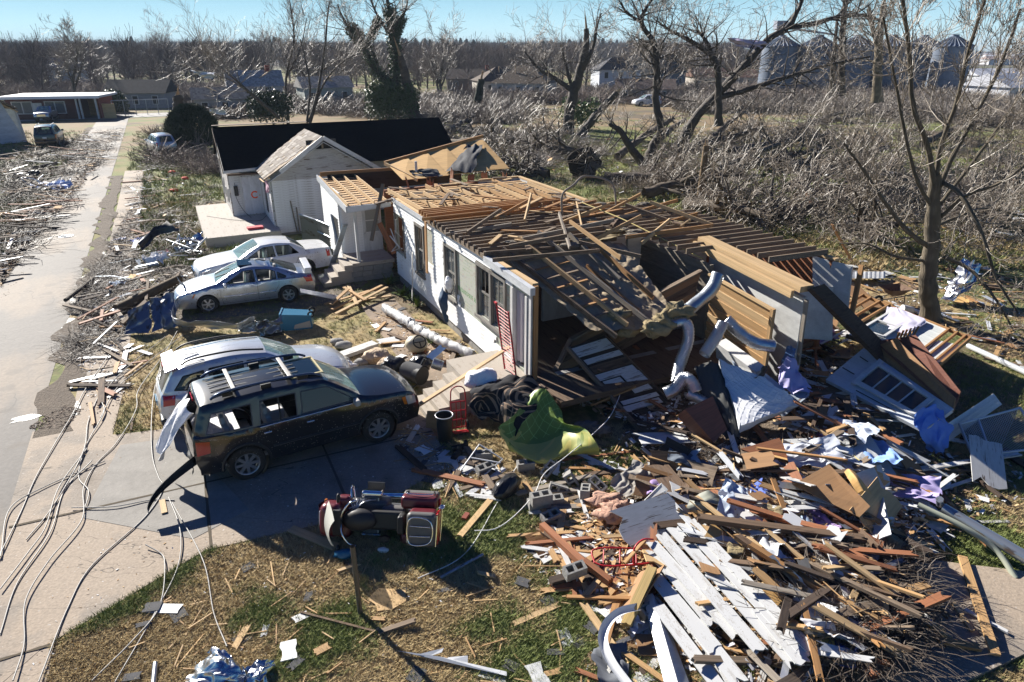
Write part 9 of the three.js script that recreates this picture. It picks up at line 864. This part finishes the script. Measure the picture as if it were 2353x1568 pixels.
{ // chips, flakes, leaf mould: stuff
  const flake = boardGeo(1, 0.5, 0.12, 1, 3), pal = [[0.6, 0.42, 0.22], [0.45, 0.26, 0.11], [0.75, 0.75, 0.74], [0.10, 0.07, 0.05], [0.16, 0.11, 0.075], [0.5, 0.5, 0.52], [0.05, 0.05, 0.055], [0.3, 0.2, 0.12]], L = [], D = [];
  const add = (z, n, s0, s1, ps, up = 0.02, list = L) => { for (let i = 0; i < n; i++) { const [u, v] = inZ(Z[z]), f = toF(U(u, v)), hh = heapH(...f), y = (hh > 0.12 ? hh * 0.75 - 0.12 + R() * 0.12 : 0) + R() * up + 0.006, s = rr(s0, s1); list.push({ p: U(u, v, y), ry: R() * 6.28, rx: rr(-0.3, 0.3), rz: rr(-0.3, 0.3), s3: [s, s * 0.6, s * rr(0.2, 0.9)], c: pal[ps[Math.floor(R() * ps.length)]] }); } };
  R = rng(99); add('heap', 3600, 0.05, 0.22, [0, 1, 1, 2, 3, 4, 4, 7, 5], 0.05); add('core', 3400, 0.06, 0.26, [0, 1, 1, 2, 2, 3, 4, 7, 5], 0.08); add('front', 1500, 0.03, 0.14, [0, 1, 2, 6, 4]); add('lawn', 1100, 0.02, 0.07, [0, 1, 0, 2, 6, 4, 7]); add('steps', 700, 0.02, 0.1, [0, 2, 2, 4, 6]); add('road', 3800, 0.05, 0.22, [3, 4, 4, 7, 3, 3, 5, 3, 4, 2], 0.1); add('apron', 500, 0.03, 0.12, [3, 4, 2, 7]); add('across', 2600, 0.1, 0.4, [3, 4, 1, 3, 7, 3, 4, 4, 5], 0.15); add('verge', 1400, 0.06, 0.24, [2, 4, 5, 4, 3, 0, 7]); add('yard', 1500, 0.04, 0.2, [0, 1, 2, 4, 3, 7]); add('tangle', 1600, 0.1, 0.4, [2, 5, 4, 3, 1], 0.4); add('room', 900, 0.05, 0.25, [4, 3, 7, 2, 5], 0.3); add('side', 400, 0.05, 0.25, [4, 3, 2, 1], 0.4); add('edge', 900, 0.04, 0.18, [0, 1, 4, 3, 7, 2], 0.05); add('gap', 1200, 0.05, 0.25, [4, 3, 2, 1, 5, 7], 0.06); add('path', 700, 0.03, 0.12, [0, 4, 7, 2]);
  Z.sedge = [[172, 830], [195, 690], [250, 560], [320, 440], [350, 310], [362, 310], [345, 430], [300, 540], [230, 690], [205, 830]]; Z.ledge = [[0, 660], [60, 570], [190, 420], [265, 310], [255, 310], [170, 420], [40, 570], [0, 620]]; Z.all = [[200, 1000], [900, 690], [1200, 1200], [1000, 1568], [60, 1568]]; Z.rd = [[0, 700], [170, 500], [330, 300], [270, 300], [60, 560], [0, 640]]; Z.gut = [[60, 985], [150, 930], [190, 940], [150, 985]];
  add('sedge', 3400, 0.05, 0.2, [3, 4, 4, 7, 3, 3, 4, 5], 0.05); add('ledge', 1400, 0.06, 0.25, [3, 4, 7, 0], 0.06); add('all', 1200, 0.015, 0.06, [0, 1, 4, 7, 2]); add('rd', 500, 0.02, 0.08, [3, 4, 7]); add('gut', 500, 0.03, 0.12, [3, 4, 3, 4]);
  { const tw = []; R = rng(31); for (const [z, n, a, b] of [['road', 90, 0.3, 0.8], ['across', 110, 0.5, 1.3], ['sedge', 40, 0.3, 0.7], ['verge', 30, 0.3, 0.8], ['core', 40, 0.3, 0.6], ['edge', 50, 0.3, 0.7]]) for (let i = 0; i < n; i++) { const [u, v] = inZ(Z[z]), s = rr(a, b); tw.push({ p: U(u, v, Math.max(0, heapH(...toF(U(u, v))) * 0.7)), ry: R() * 6.28, s3: [s * 1.4, s * 0.45, s * 1.4] }); } inst('twig_litter', twigClump, mat([0.11, 0.085, 0.065], 0.6), tw); }
  inst('debris_chips', flake, mat([1, 1, 1], 0.85), L);
}
renderer.render(scene, camera);
